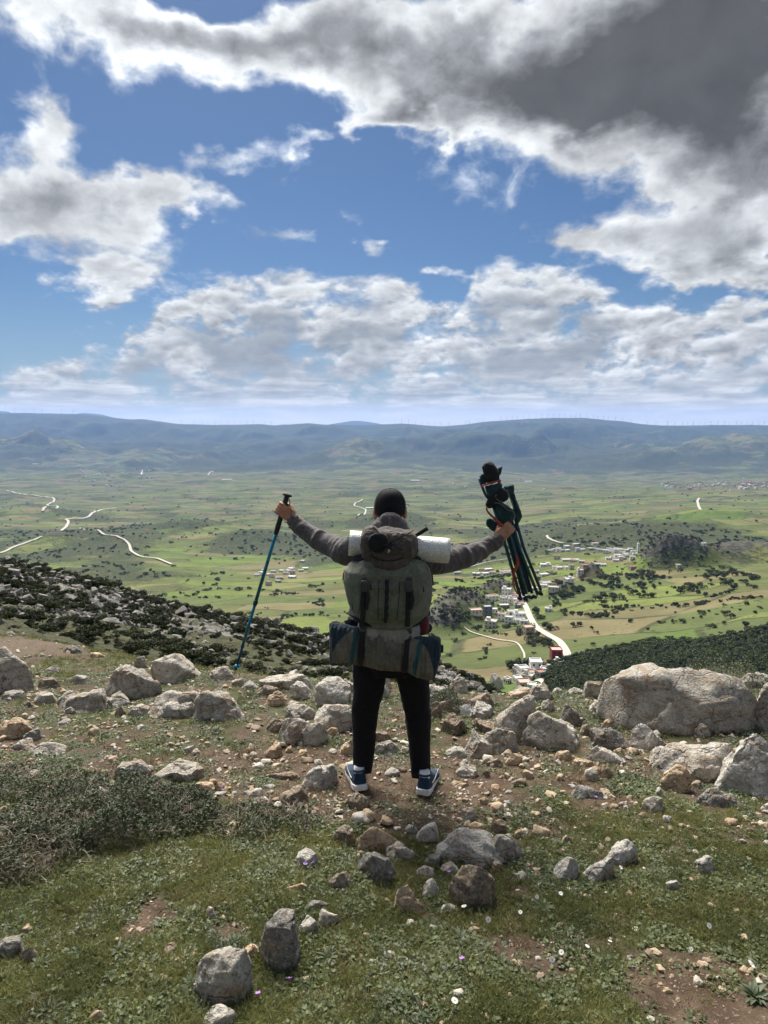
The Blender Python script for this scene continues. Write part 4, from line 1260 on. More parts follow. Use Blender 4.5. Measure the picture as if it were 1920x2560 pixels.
def build_stones():
    rnd = random.Random(5)
    n = 0
    Yv = RNG.choice(3, 9000)
    Yv = np.where(Yv == 0, RNG.uniform(1.6, 3.2, 9000), np.where(Yv == 1, RNG.uniform(3.0, 6.3, 9000), RNG.uniform(3.2, 6.0, 9000)))
    Xv = RNG.uniform(-.62, .62, 9000) * Yv
    C = turf_cover(Xv, Yv)
    Zv = height(Xv, Yv)
    for x, y, z, c in zip(Xv, Yv, Zv, C):
        if n >= 290:
            break
        if rnd.random() < c * 1.15 - .1 or not free_spot(x, y, .02):
            continue
        s = min(.09, .034 * math.exp(rnd.gauss(0, .45)) * (1.0 if y < 3 else 1.35)) * (.62 if y < 3.1 else 1.0)
        k = rnd.randrange(16)
        kd = STONE_KINDS[k % 8]
        side = 'beyond' if y > 4.1 else ('round' if y > 3.1 else 'in the turf before')
        big = 'flat' if k % 3 == 0 else 'chunky'
        o = link('stone', CHIPS[k], None, (x, y, z + s * .12), (rnd.uniform(-.35, .35), rnd.uniform(-.35, .35), rnd.uniform(0, 6.3)), s * 1.05)
        hue = {'o': 'ochre', 'g': 'grey', 'w': 'whitish', 'b': 'brown'}[kd]
        tag(o, 'small %s %s chip of stone %s the walker' % (big, hue, side), 'stone', '%s %s chips %s the walker' % (big, hue, side))
        n += 1


build_stones()

# ------------------------------------------------------------------ low plants of the foreground
def leaf_material(name, c0, c1, c2, transl=.25, scale=2.2):
    m = bpy.data.materials.new(name)
    m.use_nodes = True
    N = NT(m.node_tree)
    rnd = N.new('ShaderNodeObjectInfo').outputs['Random']
    P = N.new('ShaderNodeNewGeometry').outputs['Position']
    n = N.noise(P, scale, 3, .6)[0]
    n2 = N.noise(P, 120, 2, .6)[0]
    f = N.m('ADD', N.m('MULTIPLY', rnd, .42), N.m('ADD', N.m('MULTIPLY_ADD', n, 1.3, -.45), N.m('MULTIPLY_ADD', n2, .5, -.25)))
    c = N.ramp(f, [(.12, c0), (.5, c1), (.9, c2)])
    d = N.new('ShaderNodeBsdfPrincipled', {'Base Color': c, 'Roughness': .6})
    d.inputs['Specular IOR Level'].default_value = .3 if scale > 1 else .06
    t = N.new('ShaderNodeBsdfTranslucent', {'Color': c})
    mx = N.new('ShaderNodeMixShader', [transl, d.outputs[0], t.outputs[0]])
    N.t.links.new(mx.outputs[0], N.new('ShaderNodeOutputMaterial').inputs[0])
    return m


LM = {
    'grass': leaf_material('short_grass', (.085, .098, .032), (.172, .182, .056), (.31, .28, .115), .38),
    'herb': leaf_material('turf_herbs', (.070, .094, .042), (.135, .162, .068), (.21, .225, .105), .3),
    'silver': leaf_material('grey_green_herb', (.085, .105, .070), (.15, .17, .115), (.23, .245, .18), .2),
    'dry': leaf_material('dry_grass', (.12, .085, .04), (.22, .165, .085), (.33, .26, .15), .2),
    'shrub': leaf_material('dark_shrub_leaf', (.034, .046, .018), (.075, .088, .036), (.15, .158, .08), .15, 4.0),
    'rosette': leaf_material('rosette_leaf', (.052, .072, .034), (.082, .105, .050), (.13, .15, .078), .2),
}


def blades(n, rad, hmin, hmax, w, lean, seed, flat=0.0):
    r = random.Random(seed)
    vs, fs = [], []
    for _ in range(n):
        a, d = r.uniform(0, 6.283), rad * math.sqrt(r.random())
        bx, by = math.cos(a) * d, math.sin(a) * d
        h = r.uniform(hmin, hmax)
        la = a + r.gauss(0, .9)
        ln = abs(r.gauss(lean, lean * .5)) * h
        ww = w * r.uniform(.7, 1.3)
        px, py = -math.sin(la + r.gauss(0, .8)) * ww, math.cos(la + r.gauss(0, .8)) * ww
        dx, dy = math.cos(la), math.sin(la)
        zt = h * r.uniform(.75, 1.0)
        i = len(vs)
        vs += [(bx - px, by - py, -.004), (bx + px, by + py, -.004),
               (bx + dx * ln * .35 + px * .8, by + dy * ln * .35 + py * .8, zt * .62), (bx + dx * ln * .35 - px * .8, by + dy * ln * .35 - py * .8, zt * .62),
               (bx + dx * ln, by + dy * ln, zt * (1 - flat))]
        fs += [(i, i + 1, i + 2, i + 3), (i + 3, i + 2, i + 4)]
    return vs, fs


def leaves(n, rad, size, seed, up=.5, h=.02, slim=.45):
    """small ovate leaves on a loose cushion"""
    r = random.Random(seed)
    vs, fs = [], []
    for _ in range(n):
        a, d = r.uniform(0, 6.283), rad * math.sqrt(r.random())
        c = Vector((math.cos(a) * d, math.sin(a) * d, h * (1 - (d / rad) ** 2) * r.uniform(.2, 1)))
        ax = Vector((math.cos(a + r.gauss(0, .8)), math.sin(a + r.gauss(0, .8)), r.uniform(-.2, up))).normalized()
        si = ax.cross(Vector((r.gauss(0, .4), r.gauss(0, .4), 1))).normalized()
        s = size * r.uniform(.6, 1.3)
        i = len(vs)
        vs += [c, c + ax * s * .5 + si * s * slim, c + ax * s, c + ax * s * .5 - si * s * slim]
        fs += [(i, i + 1, i + 2, i + 3)]
    return vs, fs


def proto(name, vf, material):
    me = bpy.data.meshes.new(name)
    me.from_pydata([tuple(v) for v in vf[0]], [], vf[1])
    me.materials.append(material)
    return bpy.data.objects.new(name + '_source', me)


def scatter(name, protos, pts, scl, rotz, tilt=.15, kind='stuff', sink=0.0):
    """one object of uncountable small pieces: geometry nodes put a source mesh on every point"""
    me = bpy.data.meshes.new(name)
    n = len(pts)
    me.vertices.add(n)
    me.vertices.foreach_set('co', np.asarray(pts, np.float32).ravel())
    a = me.attributes.new('scl', 'FLOAT', 'POINT')
    a.data.foreach_set('value', np.asarray(scl, np.float32))
    rot = np.stack([RNG.normal(0, tilt, n), RNG.normal(0, tilt, n), rotz], -1).astype(np.float32)
    a = me.attributes.new('rot', 'FLOAT_VECTOR', 'POINT')
    a.data.foreach_set('vector', rot.ravel())
    a = me.attributes.new('pick', 'INT', 'POINT')
    a.data.foreach_set('value', RNG.integers(0, len(protos), n).astype(np.int32))
    o = link(name, me)
    g = bpy.data.node_groups.new(name + '_scatter', 'GeometryNodeTree')
    g.interface.new_socket('Geometry', in_out='INPUT', socket_type='NodeSocketGeometry')
    g.interface.new_socket('Geometry', in_out='OUTPUT', socket_type='NodeSocketGeometry')
    nd = g.nodes
    gi, go = nd.new('NodeGroupInput'), nd.new('NodeGroupOutput')
    join = nd.new('GeometryNodeJoinGeometry')
    for k, p in enumerate(protos):
        oi = nd.new('GeometryNodeObjectInfo')
        oi.inputs[0].default_value = p
        iop = nd.new('GeometryNodeInstanceOnPoints')
        na = nd.new('GeometryNodeInputNamedAttribute')
        na.data_type = 'FLOAT_VECTOR'
        na.inputs[0].default_value = 'rot'
        ns = nd.new('GeometryNodeInputNamedAttribute')
        ns.data_type = 'FLOAT'
        ns.inputs[0].default_value = 'scl'
        npk = nd.new('GeometryNodeInputNamedAttribute')
        npk.data_type = 'INT'
        npk.inputs[0].default_value = 'pick'
        cmp = nd.new('FunctionNodeCompare')
        cmp.data_type = 'INT'
        cmp.operation = 'EQUAL'
        L = g.links.new
        L([s for s in npk.outputs if s.enabled][0], [s for s in cmp.inputs if s.enabled and s.name == 'A'][0])
        [s for s in cmp.inputs if s.enabled and s.name == 'B'][0].default_value = k
        L(gi.outputs[0], iop.inputs['Points'])
        L(cmp.outputs[0], iop.inputs['Selection'])
        L(oi.outputs['Geometry'], iop.inputs['Instance'])
        L([s for s in na.outputs if s.enabled][0], iop.inputs['Rotation'])
        L([s for s in ns.outputs if s.enabled][0], iop.inputs['Scale'])
        L(iop.outputs[0], join.inputs[0])
    g.links.new(join.outputs[0], go.inputs[0])
    md = o.modifiers.new('scatter', 'NODES')
    md.node_group = g
    o['kind'] = kind
    return o


def clear_of_rocks(x, y, k=.62):
    ok = np.ones(len(x), bool)
    for a, b, rx, ry in ROCKSPOTS:
        ok &= ((x - a) / (rx * k)) ** 2 + ((y - b) / (ry * k)) ** 2 > 1
    for fx, fy, _ in FEET:
        ok &= ((x - fx) / .085) ** 2 + ((y - fy - .08) / .19) ** 2 > 1
    return ok


def sample_near(n, y0, y1, spread=.95):
    y = np.sqrt(RNG.uniform(y0 ** 2, y1 ** 2, n))
    x = RNG.uniform(-spread, spread, n) * (y + .35)
    return x, y


def build_turf():
    G = [proto('grass_tuft', blades(22, .018, .007, .024, .0011, .8, 100 + k), LM['grass']) for k in range(4)]
    GL = [proto('long_grass_tuft', blades(24, .022, .014, .050, .0012, .9, 120 + k), LM['grass']) for k in range(3)]
    H = [proto('herb_tuft', leaves(18, .026, .012, 140 + k, .5, .014, .36), LM['herb']) for k in range(3)]
    S = [proto('silver_tuft', leaves(26, .03, .010, 160 + k, .8, .028, .28), LM['silver']) for k in range(3)]
    Dg = [proto('dry_tuft', blades(14, .02, .012, .04, .0010, .8, 180 + k), LM['dry']) for k in range(2)]

    def put(name, protos, n, y0, y1, keep, smin, smax, tilt=.15):
        x, y = sample_near(n, y0, y1)
        ok = clear_of_rocks(x, y) & (RNG.random(n) < keep(x, y))
        x, y = x[ok], y[ok]
        z = height(x, y)
        s = RNG.uniform(smin, smax, len(x))
        scatter(name, protos, np.stack([x, y, z], -1), s, RNG.uniform(0, 6.283, len(x)), tilt)
    tc = turf_cover
    left = lambda x, y: np.clip((-x - .15 * y + .1) / .5, 0, 1) * np.clip((3.6 - y) / .5, 0, 1)
    put('grass', G, 105000, 1.0, 3.6, lambda x, y: np.clip((tc(x, y) - .38) * 2.6, .015, 1) * (.45 + .55 * np.clip(fbm(x / .4, y / .4, 71, 2) * 2.2 + .5, 0, 1)), .6, 1.35)
    put('grass_beyond', G, 50000, 3.5, 7.2, lambda x, y: np.clip((tc(x, y) - .44) * 2.4, .01, 1) * np.clip(fbm(x / .5, y / .5, 72, 2) * 2.5 + .45, .05, 1), .7, 1.5)
    put('long_grass', GL, 11000, 1.0, 3.6, lambda x, y: left(x, y) * np.clip(tc(x, y) - .3, 0, 1), .6, 1.15, .25)
    put('brow_grass', G, 36000, 7.0, 15.0, lambda x, y: np.clip((tc(x, y) - .30) * 2.0, .02, 1) * (1 - np.clip(path_cover(x, y) * 2, 0, 1)) * (x < .1 * y), 1.2, 2.6)
    put('herbs', H, 68000, 1.0, 4.2, lambda x, y: np.clip((tc(x, y) - .30) * 1.8, .08, 1) * np.clip(fbm(x / .33, y / .33, 73, 3) * 3 + .35, .04, 1), .6, 1.5)
    put('herbs_beyond', H, 36000, 4.0, 7.0, lambda x, y: np.clip((tc(x, y) - .32) * 1.8, .06, 1) * np.clip(fbm(x / .4, y / .4, 74, 3) * 3 + .3, .03, 1), .8, 1.8)
    put('grey_herbs', S, 21000, 1.2, 6.6, lambda x, y: np.clip(fbm(x / .45 + 7, y / .45, 75, 3) * 5 - .55, 0, 1) * np.clip(tc(x, y) * 1.5, .1, 1), .6, 1.5)
    put('dry_grass', Dg, 16000, 1.0, 5.0, lambda x, y: np.clip(fbm(x / .35 + 3, y / .35, 76, 3) * 5 - .6, 0.02, 1), .6, 1.2, .3)


build_turf()


def build_gravel():
    srcs = []
    for k in range(6):
        me = chip_mesh(700 + k, (.5, .7)[k % 2])
        me.materials.append(GRAVEL[k % 3])
        srcs.append(bpy.data.objects.new('pebble_source', me))
    n = 66000
    x, y = sample_near(n, 1.2, 7.4, .95)
    c = turf_cover(x, y)
    cl = np.clip(fbm(x / .5, y / .5, 78, 3) * 3 + .55, .08, 1)
    ok = clear_of_rocks(x, y, .9) & (RNG.random(n) < np.clip(1.05 - c * 1.1, .05, 1) * cl)
    x, y = x[ok], y[ok]
    s = np.clip(.0092 * np.exp(RNG.normal(0, .68, len(x))), .0045, .042)
    o = scatter('gravel', srcs, np.stack([x, y, height(x, y) + s * .1], -1), s, RNG.uniform(0, 6.28, len(x)), .4)


build_gravel()


def build_rubble():
    """the uncounted rest of the loose stones between the bigger rocks"""
    srcs = [bpy.data.objects.new('rubble_source', m) for m in CHIPS]
    n = 15000
    x, y = sample_near(n, 3.0, 7.4, .95)
    c = turf_cover(x, y)
    cl = np.clip(fbm(x / .6, y / .6, 79, 3) * 4 + .35, .02, 1)
    near = np.zeros(n)
    for a, b, rx, ry in ROCKSPOTS:
        near = np.maximum(near, np.exp(-(((x - a) / (rx + .10)) ** 2 + ((y - b) / (ry + .12)) ** 2)))
    ok = clear_of_rocks(x, y, .85) & (RNG.random(n) < np.clip(.9 - c, .02, 1) * cl * .55 + near * .16)
    x, y = x[ok], y[ok]
    s = np.clip(.026 * np.exp(RNG.normal(0, .45, len(x))), .012, .07)
    scatter('rubble', srcs, np.stack([x, y, height(x, y) + s * .1], -1), s, RNG.uniform(0, 6.28, len(x)), .3)

    n = 9000
    x, y = sample_near(n, 7.3, 15.0, .95)
    ok = (RNG.random(n) < .10 + .35 * path_cover(x, y) + .3 * np.clip(fbm(x / 1.2, y / 1.2, 80, 3) * 3, 0, 1)) & (x < .15 * y)
    x, y = x[ok], y[ok]
    s = np.clip(.035 * np.exp(RNG.normal(0, .5, len(x))), .015, .12)
    scatter('brow_rubble', srcs, np.stack([x, y, height(x, y) + s * .1], -1), s, RNG.uniform(0, 6.28, len(x)), .3)


build_rubble()


# ------------------------------------------------------------------ tubes and shrubs
def tube(path, rad, n=8, cap=True):
    """verts and faces of a swept tube; path list of points, rad number or list"""
    P = [Vector(p) for p in path]
    R = [rad] * len(P) if not hasattr(rad, '__len__') else list(rad)
    vs, fs = [], []
    up = None
    for i, p in enumerate(P):
        d = (P[min(i + 1, len(P) - 1)] - P[max(i - 1, 0)])
        d = d.normalized() if d.length > 1e-9 else Vector((0, 0, 1))
        if up is None:
            up = d.orthogonal().normalized()
        up = (up - d * up.dot(d))
        up = up.normalized() if up.length > 1e-6 else d.orthogonal().normalized()
        s = d.cross(up)
        for k in range(n):
            a = 2 * math.pi * k / n
            vs.append(p + (up * math.cos(a) + s * math.sin(a)) * R[i])
    for i in range(len(P) - 1):
        for k in range(n):
            a, b = i * n + k, i * n + (k + 1) % n
            fs.append((a, b, b + n, a + n))
    if cap:
        fs.append(tuple(range(n - 1, -1, -1)))
        fs.append(tuple(range((len(P) - 1) * n, len(P) * n)))
    return vs, fs


class MB:
    """collects shapes for one mesh object"""
    def __init__(self):
        self.v, self.f = [], []

    def add(self, vf):
        o = len(self.v)
        self.v += [Vector(p) for p in vf[0]]
        self.f += [tuple(i + o for i in f) for f in vf[1]]
        return self

    def tube(self, path, rad, n=8, cap=True):
        return self.add(tube(path, rad, n, cap))

    def box(self, c, s, rot=None):
        c, s = Vector(c), Vector(s) * .5
        vs = [Vector((x * s.x, y * s.y, z * s.z)) for x in (-1, 1) for y in (-1, 1) for z in (-1, 1)]
        if rot is not None:
            vs = [rot @ v for v in vs]
        return self.add(([v + c for v in vs], [(0, 1, 3, 2), (4, 6, 7, 5), (0, 4, 5, 1), (2, 3, 7, 6), (0, 2, 6, 4), (1, 5, 7, 3)]))

    def mesh(self, name, material=None, smooth=True):
        me = bpy.data.meshes.new(name)
        me.from_pydata([tuple(v) for v in self.v], [], self.f)
        me.update()
        if smooth:
            me.polygons.foreach_set('use_smooth', np.ones(len(me.polygons), bool))
        if material:
            me.materials.append(material)
        return me

    def build(self, name, material, parent=None, loc=None, smooth=True):
        return link(name, self.mesh(name, material, smooth), parent, loc)


def bark_material(name, c0, c1):
    m, N, b = mat(name)
    P = N.new('ShaderNodeTexCoord').outputs['Object']
    N.put(b.inputs['Base Color'], N.ramp(N.noise(P, 30, 4)[0], [(.3, c0), (.7, c1)]))
    b.inputs['Roughness'].default_value = .9
    return m


TWIG = bark_material('grey_twig', (.12, .095, .07), (.36, .31, .25))


def low_shrub(label, c, rx, ry, h, nleaf, ntwig, seed, bare=0.0):
    r = random.Random(seed)
    root = empty('low_shrub', c)
    tag(root, label, 'shrub')
    tw = MB()
    lf = MB()

    def mound(x, y):
        q = (x / rx) ** 2 + (y / ry) ** 2
        return h * max(0, 1 - q) ** .5 * max(.12, .58 + .95 * mnoise.noise(Vector((x * 4.2, y * 4.2, seed))) + .4 * mnoise.noise(Vector((x * 11, y * 11, seed))))
    base = lambda x, y: hz(c[0] + x, c[1] + y) - c[2]
    tips = []
    for _ in range(ntwig):
        a, d = r.uniform(0, 6.283), math.sqrt(r.random())
        x0, y0 = math.cos(a) * d * rx * .75, math.sin(a) * d * ry * .75
        z0 = base(x0, y0)
        t = a + r.gauss(0, .9)
        L = r.uniform(.10, .24)
        pts = [Vector((x0, y0, z0 - .01))]
        v = Vector((math.cos(t), math.sin(t), r.uniform(.3, 1.1))).normalized()
        for k in range(5):
            v = (v + Vector((r.gauss(0, .35), r.gauss(0, .35), r.gauss(0, .25)))).normalized()
            pts.append(pts[-1] + v * L / 5)
        top = base(pts[-1].x, pts[-1].y) + mound(pts[-1].x, pts[-1].y)
        k = min(1.2, max(.2, (top + .03 - z0) / max(.02, pts[-1].z - z0)))
        pts = [Vector((p.x, p.y, z0 + (p.z - z0) * k)) for p in pts]
        tw.tube(pts, [.0032, .0028, .0024, .0019, .0014, .0008], 4, False)
        for j in (2, 3, 4):
            q = pts[j] + Vector((r.gauss(0, .03), r.gauss(0, .03), r.uniform(0, .03)))
            tw.tube([pts[j], (pts[j] + q) / 2 + Vector((0, 0, .004)), q], [.0015, .0011, .0006], 3, False)
        tips += pts[2:]
    n = 0
    while n < nleaf:
        a, d = r.uniform(0, 6.283), math.sqrt(r.random())
        x, y = math.cos(a) * d * rx, math.sin(a) * d * ry
        if bare and mnoise.noise(Vector((x * 4, y * 4, 9 + seed))) < bare - .5:
            if r.random() < .8:
                n += 1
                continue
        m = mound(x, y)
        z = base(x, y) + m * (1 - .55 * r.random() ** 2.2)
        p = Vector((x, y, z))
        ax = Vector((r.gauss(0, 1), r.gauss(0, 1), r.uniform(-.1, 1.3))).normalized()
        si = ax.cross(Vector((r.gauss(0, .6), r.gauss(0, .6), 1))).normalized()
        s = r.uniform(.011, .025)
        i = len(lf.v)
        lf.v += [p, p + ax * s * .5 + si * s * .22, p + ax * s, p + ax * s * .5 - si * s * .22]
        lf.f.append((i, i + 1, i + 2, i + 3))
        n += 1
    lf.build('foliage', LM['shrub'], root, smooth=False)
    tw.build('twigs', TWIG, root)
    return root


def build_shrubs():
    p = drape(285, 2045)
    low_shrub('wide dark low shrub with small leaves spreading over the turf', (p[0], p[1], p[2]), .56, .42, .22, 19000, 480, 3)
    p = drape(70, 2120)
    low_shrub('half-bare twiggy shrub growing against the wide dark low shrub', (p[0], p[1], p[2]), .34, .36, .20, 6000, 520, 5, .5)
    p = drape(40, 1965)
    low_shrub('thin grey-green shrub behind the half-bare twiggy one', (p[0], p[1], p[2]), .55, .3, .10, 7000, 120, 6, .2)
    p = drape(650, 2060)
    low_shrub('sparse heathy tuft with reddish twigs beside the wide shrub', (p[0], p[1], p[2]), .34, .24, .07, 3200, 90, 8, .35)
    p = drape(1140, 1765)
    low_shrub('grey bushy herb growing among rocks right of the walker', (p[0], p[1], p[2]), .26, .2, .16, 3000, 60, 9)
    p = drape(1870, 1745)
    low_shrub('reddish-brown bush behind the biggest boulder', (p[0] + .1, p[1] + .7, hz(p[0] + .1, p[1] + .7)), .5, .4, .3, 5000, 120, 10)


build_shrubs()


# ------------------------------------------------------------------ rosettes and flowers
def flat_mat(name, c, rough=.6, spec=.2):
    m, N, b = mat(name)
    P = N.new('ShaderNodeTexCoord').outputs['Object']
    n = N.noise(P, 40, 3)[0]
    N.put(b.inputs['Base Color'], N.mix(N.map(n, .3, .7), tuple(x * .82 for x in c), tuple(min(1, x * 1.12) for x in c)))
    b.inputs['Roughness'].default_value = rough
    b.inputs['Specular IOR Level'].default_value = spec
    return m


def rosette_leaf(L, w, arch):
    vs, fs = [], []
    n = 6
    for i in range(n + 1):
        t = i / n
        x = L * t
        z = arch * L * math.sin(t * 2.2) * .55
        ww = w * math.sin(min(1, t * 1.15 + .12) * 2.75) ** .8 if t < 1 else .0008
        ww = max(ww, .0012)
        vs += [(x, -ww, z + ww * .35), (x, 0, z), (x, ww, z + ww * .35)]
    for i in range(n):
        a = i * 3
        fs += [(a, a + 3, a + 4, a + 1), (a + 1, a + 4, a + 5, a + 2)]
    me = bpy.data.meshes.new('leaf')
    me.from_pydata(vs, [], fs)
    me.polygons.foreach_set('use_smooth', np.ones(len(me.polygons), bool))
    return me


def build_rosettes():
    shapes = []
    for L, w, ar in ((.040, .0065, .2), (.030, .0075, .15), (.048, .0075, .25), (.058, .0095, .35)):
        me = rosette_leaf(L, w, ar)
        me.materials.append(LM['rosette'])
        shapes.append(me)
    r = random.Random(12)
    spots = [('a', 515, 595, 2, 'pale spiky leaf rosette in turf beside bare soil'), ('a', 340, 595, 0, 'small leaf rosette left of the pale spiky one'),
             ('a', 650, 630, 1, 'broad-leaved rosette next to the tan pebbles'), ('a', 830, 730, 0, 'star-shaped rosette left of the tilted grey rock'),
             ('a', 180, 650, 2, 'long-leaved rosette beside the tan wedge'), ('a', 480, 700, 1, 'flat rosette below the pale spiky one'),
             ('a', 215, 850, 2, 'grey-green rosette near the lower left stones'), ('a', 690, 470, 1, 'lone rosette in the middle of the left turf'),
             ('b', 1600, 790, 3, 'large upright leaf rosette beside the biggest daisy'), ('b', 690, 400, 2, 'rosette in turf below the crumbling outcrop'),
             ('b', 265, 310, 1, 'broad-leaved plant between stones of the rubble heap'), ('b', 330, 530, 0, 'rosette in turf before the rubble heap'),
             ('6', 935, 400, 3, 'tall broad-leaved weed below the broad lichened rock'), ('a', 1010, 550, 0, 'grey leafy rosette between the tilted rock and the ochre chip'),
             ('a', 1420, 620, 2, 'spreading plant with narrow leaves right of the tall rock'), ('b', 220, 600, 1, 'small clover-like rosette near a purple flower')]
    for crop, x, y, k, lab in spots:
        ox, oy = CROP[crop]
        p = drape(ox + x * .5787, oy + y * .5787)
        root = empty('rosette_plant', (p[0], p[1], p[2] + .004), r.uniform(0, 6.3))
        tag(root, lab, 'plant')
        n = (13, 9, 13, 19)[k]
        for i in range(n):
            inner = i % 3 == 2
            link('leaf', shapes[k], root, (0, 0, .002 * i / n), (r.gauss(0, .2), -(.02 + r.uniform(0, .22) + (.3 if inner else 0)), i * 2.399), (.7 if inner else 1) * r.uniform(.8, 1.15))


def build_flowers():
    white, yellow, stemm = flat_mat('white_petal', (.78, .78, .76)), flat_mat('yellow_disc', (.55, .36, .04)), flat_mat('flower_stem', (.06, .09, .03))
    purple = flat_mat('purple_petal', (.42, .20, .55))
    pv, pf = [], []
    for i in range(13):
        a = 2 * math.pi * i / 13
        d, s = Vector((math.cos(a), math.sin(a), 0)), Vector((-math.sin(a), math.cos(a), 0))
        b = len(pv)
        pv += [d * .003 - s * .0009, d * .003 + s * .0009, d * .009 + s * .0021 + Vector((0, 0, .001)), d * .0125 + s * .001, d * .0125 - s * .001, d * .009 - s * .0021 + Vector((0, 0, .001))]
        pf.append((b, b + 1, b + 2, b + 3, b + 4, b + 5))
    petals = MB().add((pv, pf)).mesh('petals', white, False)
    dv = [(0, 0, .003)] + [(math.cos(k * .785) * .0042, math.sin(k * .785) * .0042, .0004) for k in range(8)]
    disc = MB().add((dv, [(0, 1 + k, 1 + (k + 1) % 8) for k in range(8)])).mesh('disc', yellow)
    stem = MB().tube([(0, 0, 0), (.003, 0, -.02), (.004, .002, -.045)], [.0009, .0009, .001], 5).mesh('stem', stemm)
    r = random.Random(3)
    near = {5: 'beside a second daisy', 6: 'standing tallest beside the large rosette'}
    spots = [(588, 440, 'below the rough dark brown rock'), (975, 567, 'right of the gravelly patch, seen side on'), (877, 590, 'lying flat near the gravelly patch'), (765, 617, 'with drooping petals on the gravelly patch'),
             (725, 650, 'half-folded at the edge of the gravelly patch'), (1325, 603, 'above the bare brown soil'), (1585, 668, 'fully open beside the large rosette'), (1403, 500, 'tilted in thin turf above the bare soil'),
             (305, 830, 'alone in lush turf'), (345, 413, 'under the rough dark brown rock'), (660, 373, 'left of another in turf below the crumbling outcrop'), (763, 357, 'beside the ochre stone below the crumbling outcrop'),
             (1022, 243, 'next to a purple flower at the long ledge'), (450, 473, 'tiny, between rubble heap and gravelly patch')]
    for i, (x, y, lab) in enumerate(spots):
        p = drape(960 + x * .5787, 2040 + y * .5787 + 6)
        s = 1.15 if i == 6 else r.uniform(.6, .95)
        root = empty('daisy', (p[0], p[1], p[2] + .035))
        root.rotation_euler = (r.uniform(-.2, .9), r.gauss(0, .3), r.uniform(-.6, .6))
        root.scale = (s, s, s)
        tag(root, 'white daisy ' + lab, 'flower', 'daisies in the turf')
        link('petals', petals, root)
        link('disc', disc, root)
        link('stem', stem, root)
    pv, pf = [], []
    for i in range(5):
        a = 2 * math.pi * i / 5
        d, s = Vector((math.cos(a), math.sin(a), .5)), Vector((-math.sin(a), math.cos(a), 0))
        b = len(pv)
        pv += [Vector((0, 0, 0)), d * .006 + s * .0045, d * .010 + s * .002, d * .010 - s * .002, d * .006 - s * .0045]
        pf.append((b, b + 1, b + 2, b + 3, b + 4))
    pp = MB().add((pv, pf)).mesh('petals', purple, False)
    ypet = MB().add((pv, pf)).mesh('petals', yellow, False)
    spots = [('b', 15, 132, 'behind the flat spotted slab'), ('b', 185, 247, 'above a pale stone of the rubble heap'), ('b', 277, 260, 'beside the rough dark brown rock'), ('b', 335, 640, 'near an ochre stone in lush turf'),
             ('b', 1000, 215, 'on the long buried ledge'), ('7', 912, 625, 'at the end of the flat dark stone'), ('7', 700, 455, 'below the split boulder'), ('a', 1632, 132, 'on the ochre crumbly rock'),
             ('a', 1320, 62, 'by the heathy tuft'), ('a', 1350, 212, 'right of the pale triangular stone'), ('a', 1320, 225, 'at the tip of the pale triangular stone'), ('a', 1118, 792, 'at the foot of the tilted grey rock'), ('a', 1252, 727, 'below the tall brownish-grey rock'),
             ('6', 968, 655, 'next to a yellow flower')]
    for crop, x, y, lab in spots:
        ox, oy = CROP[crop]
        p = drape(ox + x * .5787, oy + y * .5787 + 4)
        root = empty('purple_flower', (p[0], p[1] - .01, p[2] + .035))
        root.rotation_euler = (r.uniform(0, .9), r.gauss(0, .3), r.uniform(0, 6))
        tag(root, 'tiny purple flower ' + lab, 'flower', 'purple flowers in the turf')
        link('petals', pp, root)
        link('stem', stem, root)
    for x, y, lab in ((992, 655, 'beside the purple one near the shrub tip'), (992, 690, 'just below the other yellow one')):
        p = drape(x * .5787, 1600 + y * .5787 + 4)
        root = empty('yellow_flower', (p[0], p[1], p[2] + .035))
        tag(root, 'small yellow flower ' + lab, 'flower')
        link('petals', ypet, root)
        link('stem', stem, root)
    # a scrap of white litter among the rocks
    p = drape(960 + 348 * .5787, 1640 + 258 * .5787)
    bm = bmesh.new()
    bmesh.ops.create_grid(bm, x_segments=8, y_segments=8, size=.06)
    rr = random.Random(4)
    for v in bm.verts:
        v.co.z += rr.uniform(-.02, .025) + .03
        v.co.y *= .6
    me = bpy.data.meshes.new('litter')
    bm.to_mesh(me)
    bm.free()
    me.materials.append(flat_mat('white_plastic', (.62, .62, .60), .4))
    o = link('litter', me, None, (p[0], p[1], p[2] + .03), (.5, .2, .4))
    md = o.modifiers.new('s', 'SOLIDIFY')
    md.thickness = .002
    tag(o, 'crumpled scrap of white plastic caught among the rocks', 'litter')


build_rosettes()
build_flowers()

